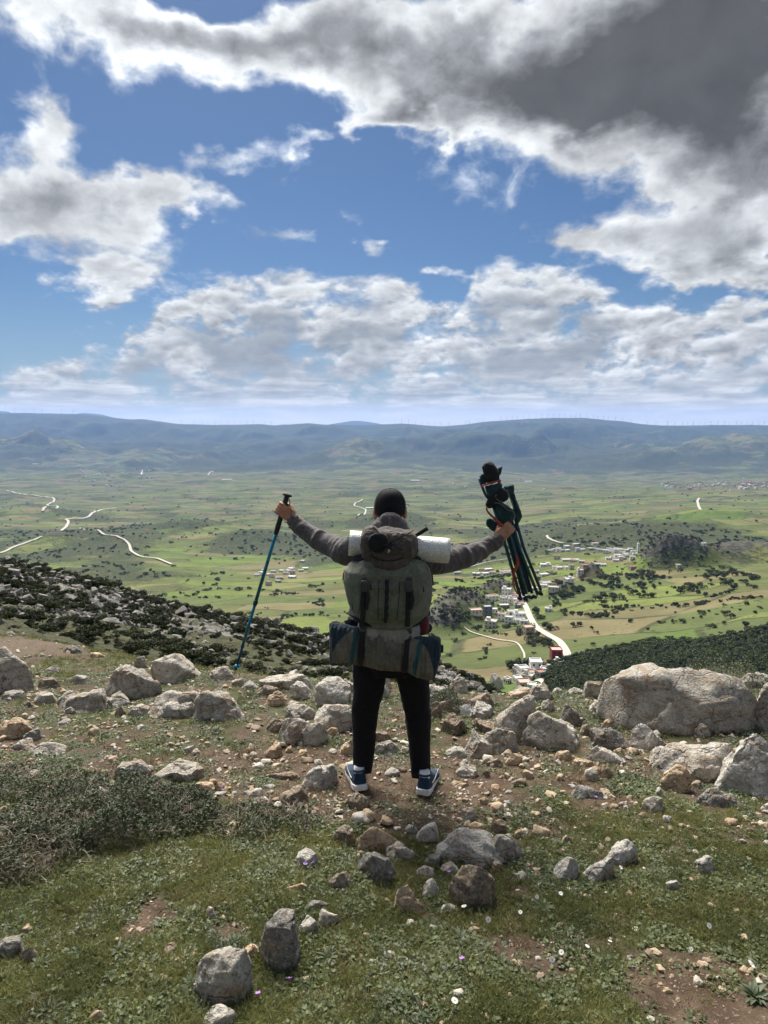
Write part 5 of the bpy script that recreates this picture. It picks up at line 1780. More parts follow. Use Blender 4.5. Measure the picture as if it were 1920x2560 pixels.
# ------------------------------------------------------------------ cloth and gear materials
def cloth(name, c, weave=900, rough=.9, var=.25, wear=None, bump=.0012, sheen=.15, folds=12):
    m, N, b = mat(name)
    P = N.new('ShaderNodeTexCoord').outputs['Object']
    n1 = N.noise(P, 9, 4, .6)[0]
    n2 = N.noise(P, 60, 4, .6)[0]
    lo, hi = tuple(x * (1 - var) for x in c), tuple(min(1, x * (1 + var)) for x in c)
    col = N.mix(N.map(N.m('MULTIPLY_ADD', n2, .4, N.m('MULTIPLY', n1, .6)), .35, .65), lo, hi)
    if wear:
        col = N.mix(N.map(N.noise(P, 16, 5, .65)[0], .54, .72, 0, .6), col, wear)
    N.put(b.inputs['Base Color'], col)
    b.inputs['Roughness'].default_value = rough
    b.inputs['Sheen Weight'].default_value = sheen
    wv = N.new('ShaderNodeTexWave', {'Vector': P, 'Scale': weave / 6.0, 'Distortion': 2.0})
    fold = N.noise(N.v('MULTIPLY', P, (1, 1, .55)), folds, 3, .5, dist=1.2)[0]
    h = N.m('ADD', N.m('MULTIPLY', wv.outputs[0], .06), N.m('ADD', N.m('MULTIPLY', N.noise(P, 300, 2)[0], .25), N.m('MULTIPLY', fold, 9.0)))
    bp = N.new('ShaderNodeBump', {'Height': h, 'Strength': .8, 'Distance': bump})
    N.put(b.inputs['Normal'], bp.outputs[0])
    return m


def plain(name, c, rough=.5, metal=0.0, bump=0.0, bscale=80, spec=.4):
    m, N, b = mat(name)
    P = N.new('ShaderNodeTexCoord').outputs['Object']
    n = N.noise(P, 26, 4, .6)[0]
    N.put(b.inputs['Base Color'], N.mix(N.map(n, .3, .7), tuple(x * .8 for x in c), tuple(min(1, x * 1.15) for x in c)))
    N.put(b.inputs['Roughness'], N.map(N.noise(P, 50, 3)[0], .3, .7, rough * .8, min(1, rough * 1.2)))
    b.inputs['Metallic'].default_value = metal
    b.inputs['Specular IOR Level'].default_value = spec
    if bump:
        bp = N.new('ShaderNodeBump', {'Height': N.noise(P, bscale, 3)[0], 'Strength': .6, 'Distance': bump})
        N.put(b.inputs['Normal'], bp.outputs[0])
    return m


GM = {
    'fleece': cloth('charcoal_brown_fleece', (.078, .068, .069), bump=.0022, folds=14),
    'trouser': cloth('black_track_trousers', (.0045, .0047, .0065), bump=.002, folds=9, sheen=.03),
    'cap': cloth('black_cap_cotton', (.005, .005, .006), bump=.0006, sheen=.0, folds=6),
    'sage': cloth('faded_sage_nylon', (.115, .122, .094), wear=(.155, .158, .128), bump=.0026, folds=16, sheen=.05),
    'sagedark': cloth('dark_sage_nylon', (.098, .106, .080), wear=(.135, .138, .11), bump=.0026, folds=20, sheen=.05),
    'lid': cloth('worn_brown_grey_nylon', (.070, .057, .050), wear=(.15, .12, .10), bump=.004, folds=18, sheen=.08),
    'blackn': cloth('black_nylon', (.013, .013, .016), bump=.0015, folds=12, sheen=.03),
    'maroon': cloth('dark_maroon_piping', (.11, .018, .022), folds=8),
    'palegrey': cloth('pale_grey_panel', (.22, .205, .195), wear=(.2, .18, .17), bump=.002),
    'olive': cloth('olive_grey_tent_bag', (.130, .120, .100), wear=(.17, .158, .13), bump=.0035, folds=15, sheen=.04),
    'navy': cloth('navy_tent_bag', (.020, .034, .050), wear=(.032, .05, .066), bump=.003, folds=17, sheen=.05),
    'teal': cloth('teal_webbing', (.012, .062, .075), bump=.0015, folds=8),
    'chairc': cloth('dark_teal_polyester', (.012, .036, .042), wear=(.022, .060, .066), bump=.003, folds=20, sheen=.08),
    'strap': cloth('black_webbing', (.016, .016, .019), weave=1800, bump=.0008, folds=4, sheen=.03),
    'red': cloth('faded_red_strap', (.27, .048, .034), bump=.0008, folds=6),
    'buckle': plain('black_plastic', (.035, .036, .04), .45),
    'bluepole': plain('anodised_blue_shaft', (.010, .15, .22), .32, .4),
    'navypole': plain('dark_blue_shaft', (.010, .050, .085), .32, .5),
    'rubber': plain('black_rubber_grip', (.014, .016, .017), .7, 0, .0008, 220),
    'steel': plain('grey_metal_tip', (.35, .35, .36), .4, .9),
    'chairtube': plain('teal_painted_steel', (.012, .055, .085), .36, .25),
    'white': plain('white_foam_sole', (.70, .69, .68), .7, 0, .0008, 120),
    'sock': cloth('white_sock', (.62, .62, .62), folds=10),
    'shoe': cloth('blue_knit_upper', (.013, .032, .060), wear=(.02, .045, .08), bump=.0008, folds=8, sheen=.05),
    'orange': plain('orange_print', (.42, .10, .035), .8),
    'hair': plain('short_dark_hair', (.012, .010, .009), .6, 0, .0015, 300),
}


def skin_material():
    m, N, b = mat('weathered_skin')
    P = N.new('ShaderNodeTexCoord').outputs['Object']
    n = N.noise(P, 25, 5, .6)[0]
    N.put(b.inputs['Base Color'], N.ramp(n, [(.3, (.27, .125, .075)), (.55, (.37, .185, .115)), (.8, (.43, .235, .155))]))
    b.inputs['Roughness'].default_value = .55
    b.inputs['Subsurface Weight'].default_value = .08
    b.inputs['Subsurface Radius'].default_value = (.01, .004, .002)
    bp = N.new('ShaderNodeBump', {'Height': N.noise(P, 180, 4)[0], 'Strength': .5, 'Distance': .0015})
    N.put(b.inputs['Normal'], bp.outputs[0])
    return m


def foil_material():
    m, N, b = mat('embossed_silver_foil')
    P = N.new('ShaderNodeTexCoord').outputs['Object']
    v = N.voro(P, 150, 'F1')
    n = N.noise(P, 30, 4)[0]
    N.put(b.inputs['Base Color'], N.mix(N.map(v.outputs['Distance'], .25, .6), (.74, .74, .73), (.52, .52, .50)))
    b.inputs['Metallic'].default_value = .30
    N.put(b.inputs['Roughness'], N.map(n, .3, .7, .40, .58))
    bp = N.new('ShaderNodeBump', {'Height': v.outputs['Distance'], 'Strength': .6, 'Distance': .003})
    N.put(b.inputs['Normal'], bp.outputs[0])
    return m


GM['skin'] = skin_material()
GM['foil'] = foil_material()


def superell(c, r, e=1.0, e2=None, nu=28, nv=16, rot=None):
    """closed superellipsoid (e<1 boxy, 1 round)"""
    e2 = e if e2 is None else e2
    f = lambda w, k: math.copysign(abs(w) ** k, w)
    vs, fs = [], []
    c = Vector(c)
    for j in range(1, nv):
        v = -math.pi / 2 + math.pi * j / nv
        for i in range(nu):
            u = 2 * math.pi * i / nu
            p = Vector((r[0] * f(math.cos(v), e2) * f(math.cos(u), e), r[1] * f(math.cos(v), e2) * f(math.sin(u), e), r[2] * f(math.sin(v), e2)))
            vs.append((rot @ p if rot is not None else p) + c)
    a = len(vs)
    for s in (-1, 1):
        p = Vector((0, 0, s * r[2]))
        vs.append((rot @ p if rot is not None else p) + c)
    for j in range(nv - 2):
        for i in range(nu):
            p, q = j * nu + i, j * nu + (i + 1) % nu
            fs.append((p, q, q + nu, p + nu))
    for i in range(nu):
        fs.append((a, (i + 1) % nu, i))
        fs.append((a + 1, (nv - 2) * nu + i, (nv - 2) * nu + (i + 1) % nu))
    return vs, fs


def loft(rings, cap=True):
    """rings of equal length -> closed skin"""
    n = len(rings[0])
    vs = [Vector(p) for r in rings for p in r]
    fs = []
    for i in range(len(rings) - 1):
        for k in range(n):
            a, b = i * n + k, i * n + (k + 1) % n
            fs.append((a, b, b + n, a + n))
    if cap:
        fs.append(tuple(range(n - 1, -1, -1)))
        fs.append(tuple(range((len(rings) - 1) * n, len(rings) * n)))
    return vs, fs


def ell_ring(c, rx, ry, n=24, e=1.0):
    f = lambda w: math.copysign(abs(w) ** e, w)
    return [Vector((c[0] + rx * f(math.cos(2 * math.pi * k / n)), c[1] + ry * f(math.sin(2 * math.pi * k / n)), c[2])) for k in range(n)]


def smooth_path(P, k=6):
    """Catmull-Rom through points carrying any number of values"""
    P = [np.asarray(p, float) for p in P]
    out = []
    for i in range(len(P) - 1):
        p0, p1, p2, p3 = P[max(i - 1, 0)], P[i], P[i + 1], P[min(i + 2, len(P) - 1)]
        for j in range(k):
            t = j / k
            out.append(.5 * ((2 * p1) + (p2 - p0) * t + (2 * p0 - 5 * p1 + 4 * p2 - p3) * t * t + (3 * p1 - p0 - 3 * p2 + p3) * t ** 3))
    out.append(P[-1])
    return out


class Rig:
    """builds parts of one thing in world positions and hangs them under its root"""
    def __init__(self, name, loc, label, cat):
        self.o = empty(name, loc)
        self.off = Vector(loc)
        tag(self.o, label, cat)

    def part(self, name, vfs, material, remesh=None, after=None, parent=None, smooth=True, solid=None, label=None):
        mb = MB()
        for vf in (vfs if isinstance(vfs, list) else [vfs]):
            mb.add(vf)
        mb.v = [v - self.off for v in mb.v]
        o = link(name, mb.mesh(name, GM[material] if isinstance(material, str) else material, smooth), parent or self.o)
        if remesh:
            queue_remesh(o, remesh, after)
        if solid:
            md = o.modifiers.new('thick', 'SOLIDIFY')
            md.thickness = solid
            md.offset = 0
        if label:
            o['label'] = label
        return o


def wrinkle(amp, scale, seed=0, stretch=(1, 1, 1)):
    def f(me):
        co, no = get_co(me), get_no(me)
        off = Vector((seed, seed * .7, seed * 1.9))
        d = np.empty(len(co))
        for i, c in enumerate(co):
            p = Vector((c[0] * stretch[0], c[1] * stretch[1], c[2] * stretch[2])) * scale + off
            d[i] = mnoise.fractal(p + mnoise.noise_vector(p * .6) * .6, .8, 2.0, 3)
        set_co(me, co + no * (d * amp)[:, None])
    return f


# ------------------------------------------------------------------ the walker
MAN_Y = FY
root_loc = Vector(((FEET[0][0] + FEET[1][0]) / 2, MAN_Y, (FEET[0][2] + FEET[1][2]) / 2))
man = Rig('person', root_loc, 'person seen from behind in cap, fleece and black trousers, arms spread wide', 'person')


def hand_vf(M):
    """a fist: palm, four curled fingers of different length and the thumb across; M maps hand space to the world"""
    out = []
    T = lambda vf: ([M @ Vector(v) for v in vf[0]], vf[1])
    out.append(T(superell((-.004, .002, 0), (.050, .017, .041), .65, .7, 20, 12)))
    out.append(T(superell((-.012, -.010, .026), (.034, .016, .018), .9, .9, 16, 10)))     # ball of the thumb
    for z, L, r in ((.031, .95, .0100), (.0105, 1.06, .0104), (-.0105, 1.0, .0098), (-.030, .82, .0086)):
        k = [(.034, .004), (.049, .001), (.066 * .5 + .033, -.009), (.072, -.024 * L), (.066, -.046 * L), (.045, -.058 * L), (.024, -.050 * L), (.018, -.042)]
        pts = [(x, y, z * (1 - .08 * i / 7)) for i, (x, y) in enumerate(k)]
        rr = [r * 1.05, r * 1.16, r * 1.02, r * .98, r * 1.05, r * .94, r * .86, r * .6]
        out.append(T(tube(pts, rr, 10)))
    th = [(-.022, -.010, .030), (.000, -.024, .043), (.020, -.040, .046), (.038, -.054, .040), (.048, -.060, .034)]
    out.append(T(tube(th, [.014, .0125, .0115, .0105, .0075], 10)))
    out.append(T(tube([(-.030, .001, 0), (-.055, .001, 0), (-.11, .002, 0)], [.030, .0265, .028], 14)))
    return out


def frame(o, x, y, flip):
    x = Vector(x).normalized()
    y = Vector(y)
    y = (y - x * y.dot(x)).normalized()
    z = x.cross(y) * (-1 if flip else 1)
    M = Matrix((x, y, z)).transposed().to_4x4()
    M.translation = o
    return M


HY = MAN_Y + .29
handL = frame(at(717, 1283, HY), (-.80, .10, .50), (.05, -1, 0), False)
handR = frame(at(1258, 1333, HY), (.72, .08, .62), (-.05, -1, 0), True)
wrL, wrR = handL @ Vector((-.085, 0, 0)), handR @ Vector((-.085, 0, 0))
HEADC = at(975, 1272, MAN_Y + .03)
head_z = HEADC.z


def build_person():
    # ---- arms: centre lines (bearing, row, distance, radius)
    armL = smooth_path([(*wrL, .038), (*at(735, 1303, HY - .01), .041), (*at(753, 1320, HY - .03), .048), (*at(795, 1348, HY - .10), .058),
                        (*at(836, 1368, HY - .18), .068), (*at(866, 1377, HY - .24), .078), (*at(905, 1378, HY - .28), .088)], 8)
    armR = smooth_path([(*wrR, .040), (*at(1243, 1352, HY - .01), .043), (*at(1222, 1363, HY - .03), .050), (*at(1178, 1385, HY - .11), .060),
                        (*at(1138, 1398, HY - .18), .070), (*at(1095, 1402, HY - .24), .080), (*at(1050, 1396, HY - .28), .088)], 8)
    cx = at(977, 1400, MAN_Y + .03).x
    # ---- body: one continuous skin from head to feet
    parts = []
    hc = HEADC
    parts.append(superell((hc.x, hc.y, hc.z + .005), (.076, .097, .108), 1.0, .95, 28, 18))
    parts.append(superell((hc.x, hc.y + .035, hc.z - .055), (.058, .062, .066), .9, .9, 24, 14))           # jaw
    parts.append(superell((hc.x, hc.y + .103, hc.z - .020), (.013, .019, .024), 1, 1, 10, 8))              # nose
    parts.append(superell((hc.x, hc.y + .090, hc.z - .068), (.024, .010, .008), 1, 1, 12, 8))              # lips
    for s in (-1, 1):
        parts.append(superell((hc.x + s * .033, hc.y + .086, hc.z + .012), (.015, .010, .009), 1, 1, 10, 8))     # eye sockets
        parts.append(superell((hc.x + s * .086, hc.y - .010, hc.z - .026), (.012, .020, .033), .9, .9, 14, 10,
                              Matrix.Rotation(s * -.35, 3, 'Z')))                                          # ears
    parts.append(tube([(hc.x, hc.y - .018, hc.z - .03), (hc.x, hc.y - .025, hc.z - .12), (cx, MAN_Y, hc.z - .20)], [.056, .058, .075], 18))
    sh = []
    for z, rx, ry in ((.84, .145, .10), (.95, .15, .10), (1.1, .145, .095), (1.25, .165, .105), (1.38, .175, .10), (1.46, .13, .075)):
        sh.append(ell_ring((cx, MAN_Y + .02, z), rx, ry))
    parts.append(loft(sh))
    for arm in (armL, armR):
        parts.append(tube([Vector(a[:3]) for a in arm] + [Vector((cx, MAN_Y + .02, 1.38))], [max(.026, a[3] * .62) for a in arm] + [.06], 14))
    for sx, foot in ((-1, FEET[0]), (1, FEET[1])):
        hip = Vector((cx + sx * .085, MAN_Y + .03, .90))
        ank = Vector((foot[0], foot[1] + .03, foot[2] + .09))
        kn = (hip + ank) / 2 + Vector((sx * .012, .03, .02))
        parts.append(tube([hip, (hip + kn) / 2, kn, (kn * .6 + ank * .4), ank, ank + Vector((0, .0, -.04))], [.085, .072, .054, .052, .037, .034], 14))
        parts.append(superell((foot[0] + sx * .015, foot[1] + .09, foot[2] + .045), (.038, .11, .028), .9, .9, 18, 10))
    parts += hand_vf(handL) + hand_vf(handR)
    body = man.part('body', parts, 'skin', .0042)
    # ---- hair: cropped, shows under the cap
    hp = [superell((hc.x, hc.y - .010, hc.z - .006), (.0755, .096, .075), 1, .95, 26, 14)]
    man.part('hair', hp, 'hair', .006, wrinkle(.0015, 90, 2))

    # ---- fleece with sleeves; every fold runs across the arm
    def sleeve(arm, seed):
        r = random.Random(seed)
        ctr = [Vector(a[:3]) for a in arm]
        rad = [a[3] for a in arm]
        folds = [(r.uniform(.05, .95), r.uniform(.006, .013), r.uniform(-1.2, 1.2), r.uniform(.018, .035)) for _ in range(13)]
        n = 40
        rings = []
        L = len(ctr)
        up = Vector((0, -.3, 1)).normalized()
        M = 110
        for j in range(M):
            s = j / (M - 1)
            fi = s * (L - 1)
            i = min(int(fi), L - 2)
            f = fi - i
            c = ctr[i].lerp(ctr[i + 1], f)
            d = (ctr[min(i + 2, L - 1)] - ctr[max(i - 1, 0)]).normalized()
            u = (up - d * up.dot(d)).normalized()
            w = d.cross(u)
            R = rad[i] * (1 - f) + rad[i + 1] * f
            ring = []
            for k in range(n):
                a = 2 * math.pi * k / n
                q = 0
                for fs_, amp, sk, wd in folds:
                    x = (s - fs_ - .05 * math.sin(a + sk * 3) * sk) / wd
                    q += amp * math.exp(-x * x) * (.55 + .45 * math.cos(a - sk * 2))
                cuff = .006 * math.exp(-((s - .015) / .02) ** 2) - .004 * math.exp(-((s - .075) / .02) ** 2)
                ring.append(c + (u * math.cos(a) + w * math.sin(a)) * (R + q * (.6 + R * 5) + cuff))
            rings.append(ring)
        return loft(rings)
    tor = []
    for z, rx, ry in ((.80, .185, .135), (.84, .188, .138), (.95, .182, .135), (1.10, .178, .130), (1.25, .19, .135), (1.36, .198, .13), (1.43, .175, .112), (1.49, .115, .088), (1.535, .085, .078), (1.555, .072, .068)):
        tor.append(ell_ring((cx, MAN_Y + .02, z), rx, ry, 32))
    fleece = man.part('fleece', [loft(tor), sleeve(armL, 4), sleeve(armR, 9)], 'fleece', .0062, wrinkle(.0035, 14, 5, (1, 1, 1)))
    # ---- hood bunched up between head and pack
    h0 = at(975, 1318, MAN_Y - .10)
    hood = [superell((h0.x, MAN_Y - .085, h0.z - .01), (.105, .075, .070), .95, .9, 30, 18), superell((h0.x + .002, MAN_Y - .105, h0.z + .040), (.062, .050, .045), 1, 1, 26, 14),
            superell((h0.x + .0, MAN_Y - .02, h0.z - .02), (.112, .11, .045), 1, 1, 30, 12), superell((h0.x + .002, MAN_Y - .145, h0.z + .012), (.012, .03, .05), 1, 1, 14, 10)]
    man.part('hood', hood, 'fleece', .006, wrinkle(.005, 16, 8))
    # ---- trousers
    legL = smooth_path([(*at(928, 1630, MAN_Y + .04), .110), (*at(925, 1672, MAN_Y + .04), .104), (*at(922, 1710, MAN_Y + .04), .096), (*at(914, 1765, MAN_Y + .04), .082), (*at(911, 1805, MAN_Y + .035), .077),
                        (*at(909, 1860, MAN_Y + .03), .069), (*at(908, 1905, MAN_Y + .015), .063), (*at(907, 1934, MAN_Y - .015), .053)], 6)
    legR = smooth_path([(*at(1026, 1630, MAN_Y + .04), .110), (*at(1031, 1672, MAN_Y + .04), .104), (*at(1034, 1710, MAN_Y + .04), .096), (*at(1042, 1765, MAN_Y + .04), .082), (*at(1045, 1805, MAN_Y + .035), .077),
                        (*at(1049, 1860, MAN_Y + .03), .068), (*at(1051, 1914, MAN_Y + .005), .062), (*at(1052, 1945, MAN_Y - .03), .053)], 6)
    hips = [ell_ring((cx, MAN_Y + .035, z), rx, ry, 32) for z, rx, ry in ((.70, .165, .115), (.76, .19, .135), (.86, .188, .135), (.96, .178, .125), (1.0, .172, .12))]
    tro = [loft(hips)]
    for leg in (legL, legR):
        tro.append(tube([Vector(a[:3]) for a in leg], [a[3] for a in leg], 26))
    man.part('trousers', tro, 'trouser', .0075, wrinkle(.006, 9, 3, (1, 1, .8)))
    # ---- cap
    crown = []
    for t in np.linspace(0, 1, 15):
        a = t * math.pi / 2
        r_ = math.cos(a) ** .72
        crown.append(ell_ring((hc.x, hc.y - .006, hc.z + .012 + .104 * math.sin(a) ** 1.05), .0905 * r_ + .0008, .107 * r_ + .0008, 36))
    low = ell_ring((hc.x, hc.y - .008, hc.z - .028), .0885, .105, 36)
    for k, p in enumerate(low):
        if p.y > hc.y + .03:
            p.z = hc.z + .006
    crown = [[p + Vector((0, 0, 0)) for p in low]] + crown
    capo = man.part('cap', loft(crown), 'cap')
    btn = superell((hc.x, hc.y - .006, hc.z + .117), (.007, .007, .004), 1, 1, 10, 6)
    man.part('button', btn, 'cap', parent=capo)
    for k in range(6):
        a = math.pi / 2 + k * math.pi / 3
        pts = []
        for t in np.linspace(.02, .97, 12):
            b = t * math.pi / 2
            r_ = math.cos(b) ** .72
            pts.append((hc.x + (.0908 * r_ + .001) * math.cos(a), hc.y - .006 + (.1073 * r_ + .001) * math.sin(a), hc.z + .012 + .1042 * math.sin(b) ** 1.05))
        man.part('seam', tube(pts, .0011, 5), 'cap', parent=capo)
    br = [[], []]
    vs, fs = [], []
    for i in range(15):
        a = math.pi * (.12 + .76 * i / 14)
        e = Vector((hc.x + .086 * math.cos(a), hc.y + .103 * math.sin(a) - .006, hc.z + .012))
        o_ = e + Vector((.02 * math.cos(a), .068 * math.sin(a) ** .8, -.022 * math.sin(a) - .010 * abs(math.cos(a))))
        vs += [e, o_]
    for i in range(14):
        fs.append((2 * i, 2 * i + 1, 2 * i + 3, 2 * i + 2))
    man.part('brim', (vs, fs), 'cap', parent=capo, solid=.004)
    # ---- shoes
    for side, foot, yaw in ((-1, FEET[0], .24), (1, FEET[1], -.30)):
        R = Matrix.Rotation(yaw, 3, 'Z') @ Matrix.Rotation(-.04, 3, 'X')
        o0 = Vector((foot[0], foot[1] - .075, foot[2] + .002))
        T = lambda p: R @ Vector(p) + o0
        st = [(-.012, .030, .036, .050), (.004, .037, .034, .106), (.04, .040, .032, .112), (.085, .040, .030, .110), (.125, .042, .028, .092), (.165, .046, .026, .070), (.205, .048, .025, .056), (.24, .043, .025, .046), (.268, .030, .027, .036)]
        ring = []
        for y, w, s_, h in st:
            xo = -side * -.004 * (y / .25)
            ring.append([T((xo + w * x, y, z)) for x, z in ((-.98, s_ - .006), (-1.02, s_ + (h - s_) * .35), (-.86, s_ + (h - s_) * .75), (-.5, h), (0, h * 1.03), (.5, h), (.86, s_ + (h - s_) * .75), (1.02, s_ + (h - s_) * .35), (.98, s_ - .006))])
        shoe = man.part('shoe', loft(ring), 'shoe', .0042, wrinkle(.0008, 40, 3))
        sl_ = []
        for j, (y, w, s_, h) in enumerate(st):
            flare = .006 if j < 3 else .004
            yy = y - (.012 if j == 0 else 0) + (.010 if j == len(st) - 1 else 0)
            lift = .010 if j == 0 else (.0 if j < 7 else .004 * (j - 6))
            top = s_ + (.004 if j in (3, 4) else .0) + (.010 if j < 2 else 0)
            wob = .0022 * math.sin(j * 2.6)
            sl_.append([T(((w + flare) * x, yy, z)) for x, z in ((-.90, lift), (-1.06, lift + .010), (-1.0 + wob, (lift + top) / 2), (-1.0, top), (1.0, top), (1.0 - wob, (lift + top) / 2), (1.06, lift + .010), (.90, lift))])
        man.part('sole', loft(sl_), 'white', .0042, parent=shoe)
        man.part('sock', tube([T((0, .035, .085)), T((0, .034, .105)), T((0, .033, .135))], [.032, .031, .031], 16), 'sock', parent=shoe)
        # curved white mark on the outer flank, and the padded heel collar
        mk = []
        for t in np.linspace(0, 1, 13):
            y = .045 + .135 * t
            z = .058 + .030 * (t - .28) ** 2 * 1.9 - .018 * (1 - t) * t
            w = .0075 * math.sin(math.pi * min(1, t * 1.0 + .03)) ** .7 * (1 - .65 * t) + .0010
            xx = side * (np.interp(y, [.04, .085, .125, .165, .205], [.040, .041, .0425, .0455, .046]) * 1.02 + .0022)
            mk.append((T((xx, y, z - w)), T((xx * .985, y, z + w))))
        vs = [p for q in mk for p in q]
        man.part('logo_mark', (vs, [(2 * i, 2 * i + 1, 2 * i + 3, 2 * i + 2) for i in range(12)]), 'white', parent=shoe, solid=.0016)
        cl = [T((.033 * math.cos(a), .036 + .045 * math.sin(a), .114 + .008 * max(0, -math.sin(a)))) for a in np.linspace(0, 2 * math.pi, 19)]
        man.part('collar', tube(cl, .0062, 8, False), 'shoe', parent=shoe)


build_person()

# ------------------------------------------------------------------ backpack (Y of its back face centre)
PY = MAN_Y - .255
pack_loc = at(969, 1562, PY)
pack = Rig('backpack', Vector((pack_loc.x, PY, pack_loc.z)), 'large faded sage-green backpack with dark lid on the walker back', 'backpack')
Z1 = lambda x, y: (660 + .446 * x, 1120 + .446 * y)          # close-up coordinates of the walker


def zp(x, y, Y):
    return at(*Z1(x, y), Y)


def strap_vf(pts, w, th=.003, side=(1, 0, 0)):
    """flat webbing along a path"""
    vs, fs = [], []
    P = [Vector(p) for p in pts]
    s0 = Vector(side)
    for i, p in enumerate(P):
        d = (P[min(i + 1, len(P) - 1)] - P[max(i - 1, 0)]).normalized()
        s = (s0 - d * s0.dot(d)).normalized()
        n = d.cross(s)
        ww = w[i] if hasattr(w, '__len__') else w
        vs += [p - s * ww / 2 - n * th / 2, p + s * ww / 2 - n * th / 2, p + s * ww / 2 + n * th / 2, p - s * ww / 2 + n * th / 2]
    for i in range(len(P) - 1):
        a = i * 4
        for k in range(4):
            fs.append((a + k, a + (k + 1) % 4, a + 4 + (k + 1) % 4, a + 4 + k))
    fs += [(3, 2, 1, 0), tuple(len(vs) - 4 + k for k in range(4))]
    return vs, fs


def pack_front(x, y):
    """distance of the pack's rear face from the viewer at a close-up position"""
    cx, w = 695, 250
    q = min(1, abs(x - cx) / w)
    v = np.interp(y, [610, 680, 780, 900, 990, 1030], [.10, .055, .0, .0, .035, .08])
    return PY - .155 + .115 * q ** 2.6 + v


def build_pack():
    rows = [(612, 560, 850), (640, 490, 900), (680, 452, 930), (740, 446, 941), (800, 455, 944), (860, 468, 940), (910, 492, 928), (955, 535, 890), (985, 560, 850)]
    rings = []
    for y, a, b in rows:
        p, q = zp(a, y, PY - .02), zp(b, y, PY - .02)
        c = (p + q) / 2
        hw = (q - p).length / 2
        d = .165 if 640 < y < 950 else .13
        rings.append([Vector((c.x + hw * math.copysign(abs(math.cos(t)) ** .72, math.cos(t)), PY + d * math.copysign(abs(math.sin(t)) ** .72, math.sin(t)), c.z)) for t in np.linspace(0, 2 * math.pi, 41)[:-1]])
    rings.reverse()
    main = pack.part('main_compartment', loft(rings), 'sage', .0065, wrinkle(.0045, 11, 4, (1, 1, .7)))
    # front pocket panel with rounded upper corners
    def panel(name, poly, thick, material, lift=.0, rem=.0055, wr=.002, parent=None, label=None):
        pts = []
        for x, y in poly:
            pts.append((x, y))
        n = len(pts)
        cx_, cy_ = sum(p[0] for p in pts) / n, sum(p[1] for p in pts) / n
        ringsf = []
        for s, dp in ((1.0, .012), (1.0, -thick * .45), (.95, -thick * .85), (.80, -thick), (.5, -thick * 1.12), (.2, -thick * 1.15)):
            ring = []
            for x, y in pts:
                xx, yy = cx_ + (x - cx_) * s, cy_ + (y - cy_) * s
                ring.append(zp(xx, yy, pack_front(xx, yy) + dp - lift))
            ringsf.append(ring)
        return pack.part(name, loft(ringsf), material, rem, wrinkle(wr, 16, 6, (1, 1, .6)), parent, label=label)
    sub = lambda P, k=4: [tuple(p) for p in smooth_path([(*a,) for a in P + [P[0]]], k)[:-1]]
    fp = panel('front_pocket', sub([(575, 760), (600, 728), (690, 722), (770, 740), (812, 770), (815, 860), (800, 960), (690, 975), (585, 955), (568, 860)]), .034, 'sagedark')
    yoke = panel('yoke_panel', sub([(560, 650), (690, 690), (800, 665), (830, 690), (825, 745), (770, 738), (690, 716), (600, 722), (562, 740), (555, 690)], 3), .018, 'sage')
    panel('side_pocket', sub([(460, 720), (500, 690), (545, 720), (548, 830), (535, 930), (500, 915), (470, 850), (455, 780)]), .030, 'sage')
    panel('side_pocket', sub([(835, 720), (885, 700), (925, 740), (930, 820), (905, 905), (850, 950), (832, 860)]), .030, 'sage')
    # seams with dark thread
    def seam(pts, parent, r=.0016, material='blackn', lift=.004):
        P = smooth_path([(x, y) for x, y in pts], 5)
        return pack.part('seam', tube([zp(x, y, pack_front(x, y) - lift) for x, y in P], r, 6), material, parent=parent)
    seam([(563, 740), (600, 726), (690, 719), (770, 740), (825, 752)], fp, lift=.022)
    seam([(645, 735), (640, 850), (640, 965)], fp, lift=.038)
    seam([(762, 750), (755, 860), (745, 965)], fp, lift=.038)
    for sx in ((490, 700, 495, 905), (885, 705, 880, 925)):
        seam([(sx[0], sx[1]), ((sx[0] + sx[2]) / 2, (sx[1] + sx[3]) / 2), (sx[2], sx[3])], main, lift=.030)
    # dark collar under the lid, wine-red piping
    up = [superell(zp(690, 625, PY + .02), (.185, .115, .050), .7, .8, 30, 14)]
    col = pack.part('collar', up, 'blackn', .0065, wrinkle(.004, 14, 7))
    for pts in ([(446, 740), (455, 690), (490, 652), (550, 632), (600, 640)], [(944, 770), (938, 710), (915, 690), (900, 670)], [(790, 668), (840, 650), (880, 650)]):
        P = smooth_path(pts, 5)
        pack.part('piping', strap_vf([zp(x, y, pack_front(x, y) - .004 + (.05 if x < 470 or x > 930 else 0)) for x, y in P], .014, .006), 'maroon', parent=main)
    # lower compartment: pale panels, dark ends
    lo = [superell(zp(700, 1010, PY + .015), (.172, .125, .085), .6, .75, 32, 14)]
    low = pack.part('lower_compartment', lo, 'palegrey', .0065, wrinkle(.003, 14, 2))
    pack.part('base_trim', tube([zp(x, y, pack_front(x, y) - .002) for x, y in ((505, 955), (560, 985), (640, 1000), (720, 1008), (800, 1005), (860, 985), (905, 950))], .011, 10), 'blackn', parent=low)
    pack.part('hip_pocket', superell(zp(892, 985, PY + .03), (.034, .07, .060), .7, .8, 20, 12), 'maroon', .0065, wrinkle(.003, 20, 2))
    pack.part('hip_belt', tube([zp(480, 990, PY + .12), zp(500, 985, PY + .17), zp(560, 985, PY + .2)], .03, 12), 'blackn')
    pack.part('hip_belt', tube([zp(915, 1010, PY + .12), zp(900, 1000, PY + .17), zp(840, 1000, PY + .2)], .03, 12), 'blackn')
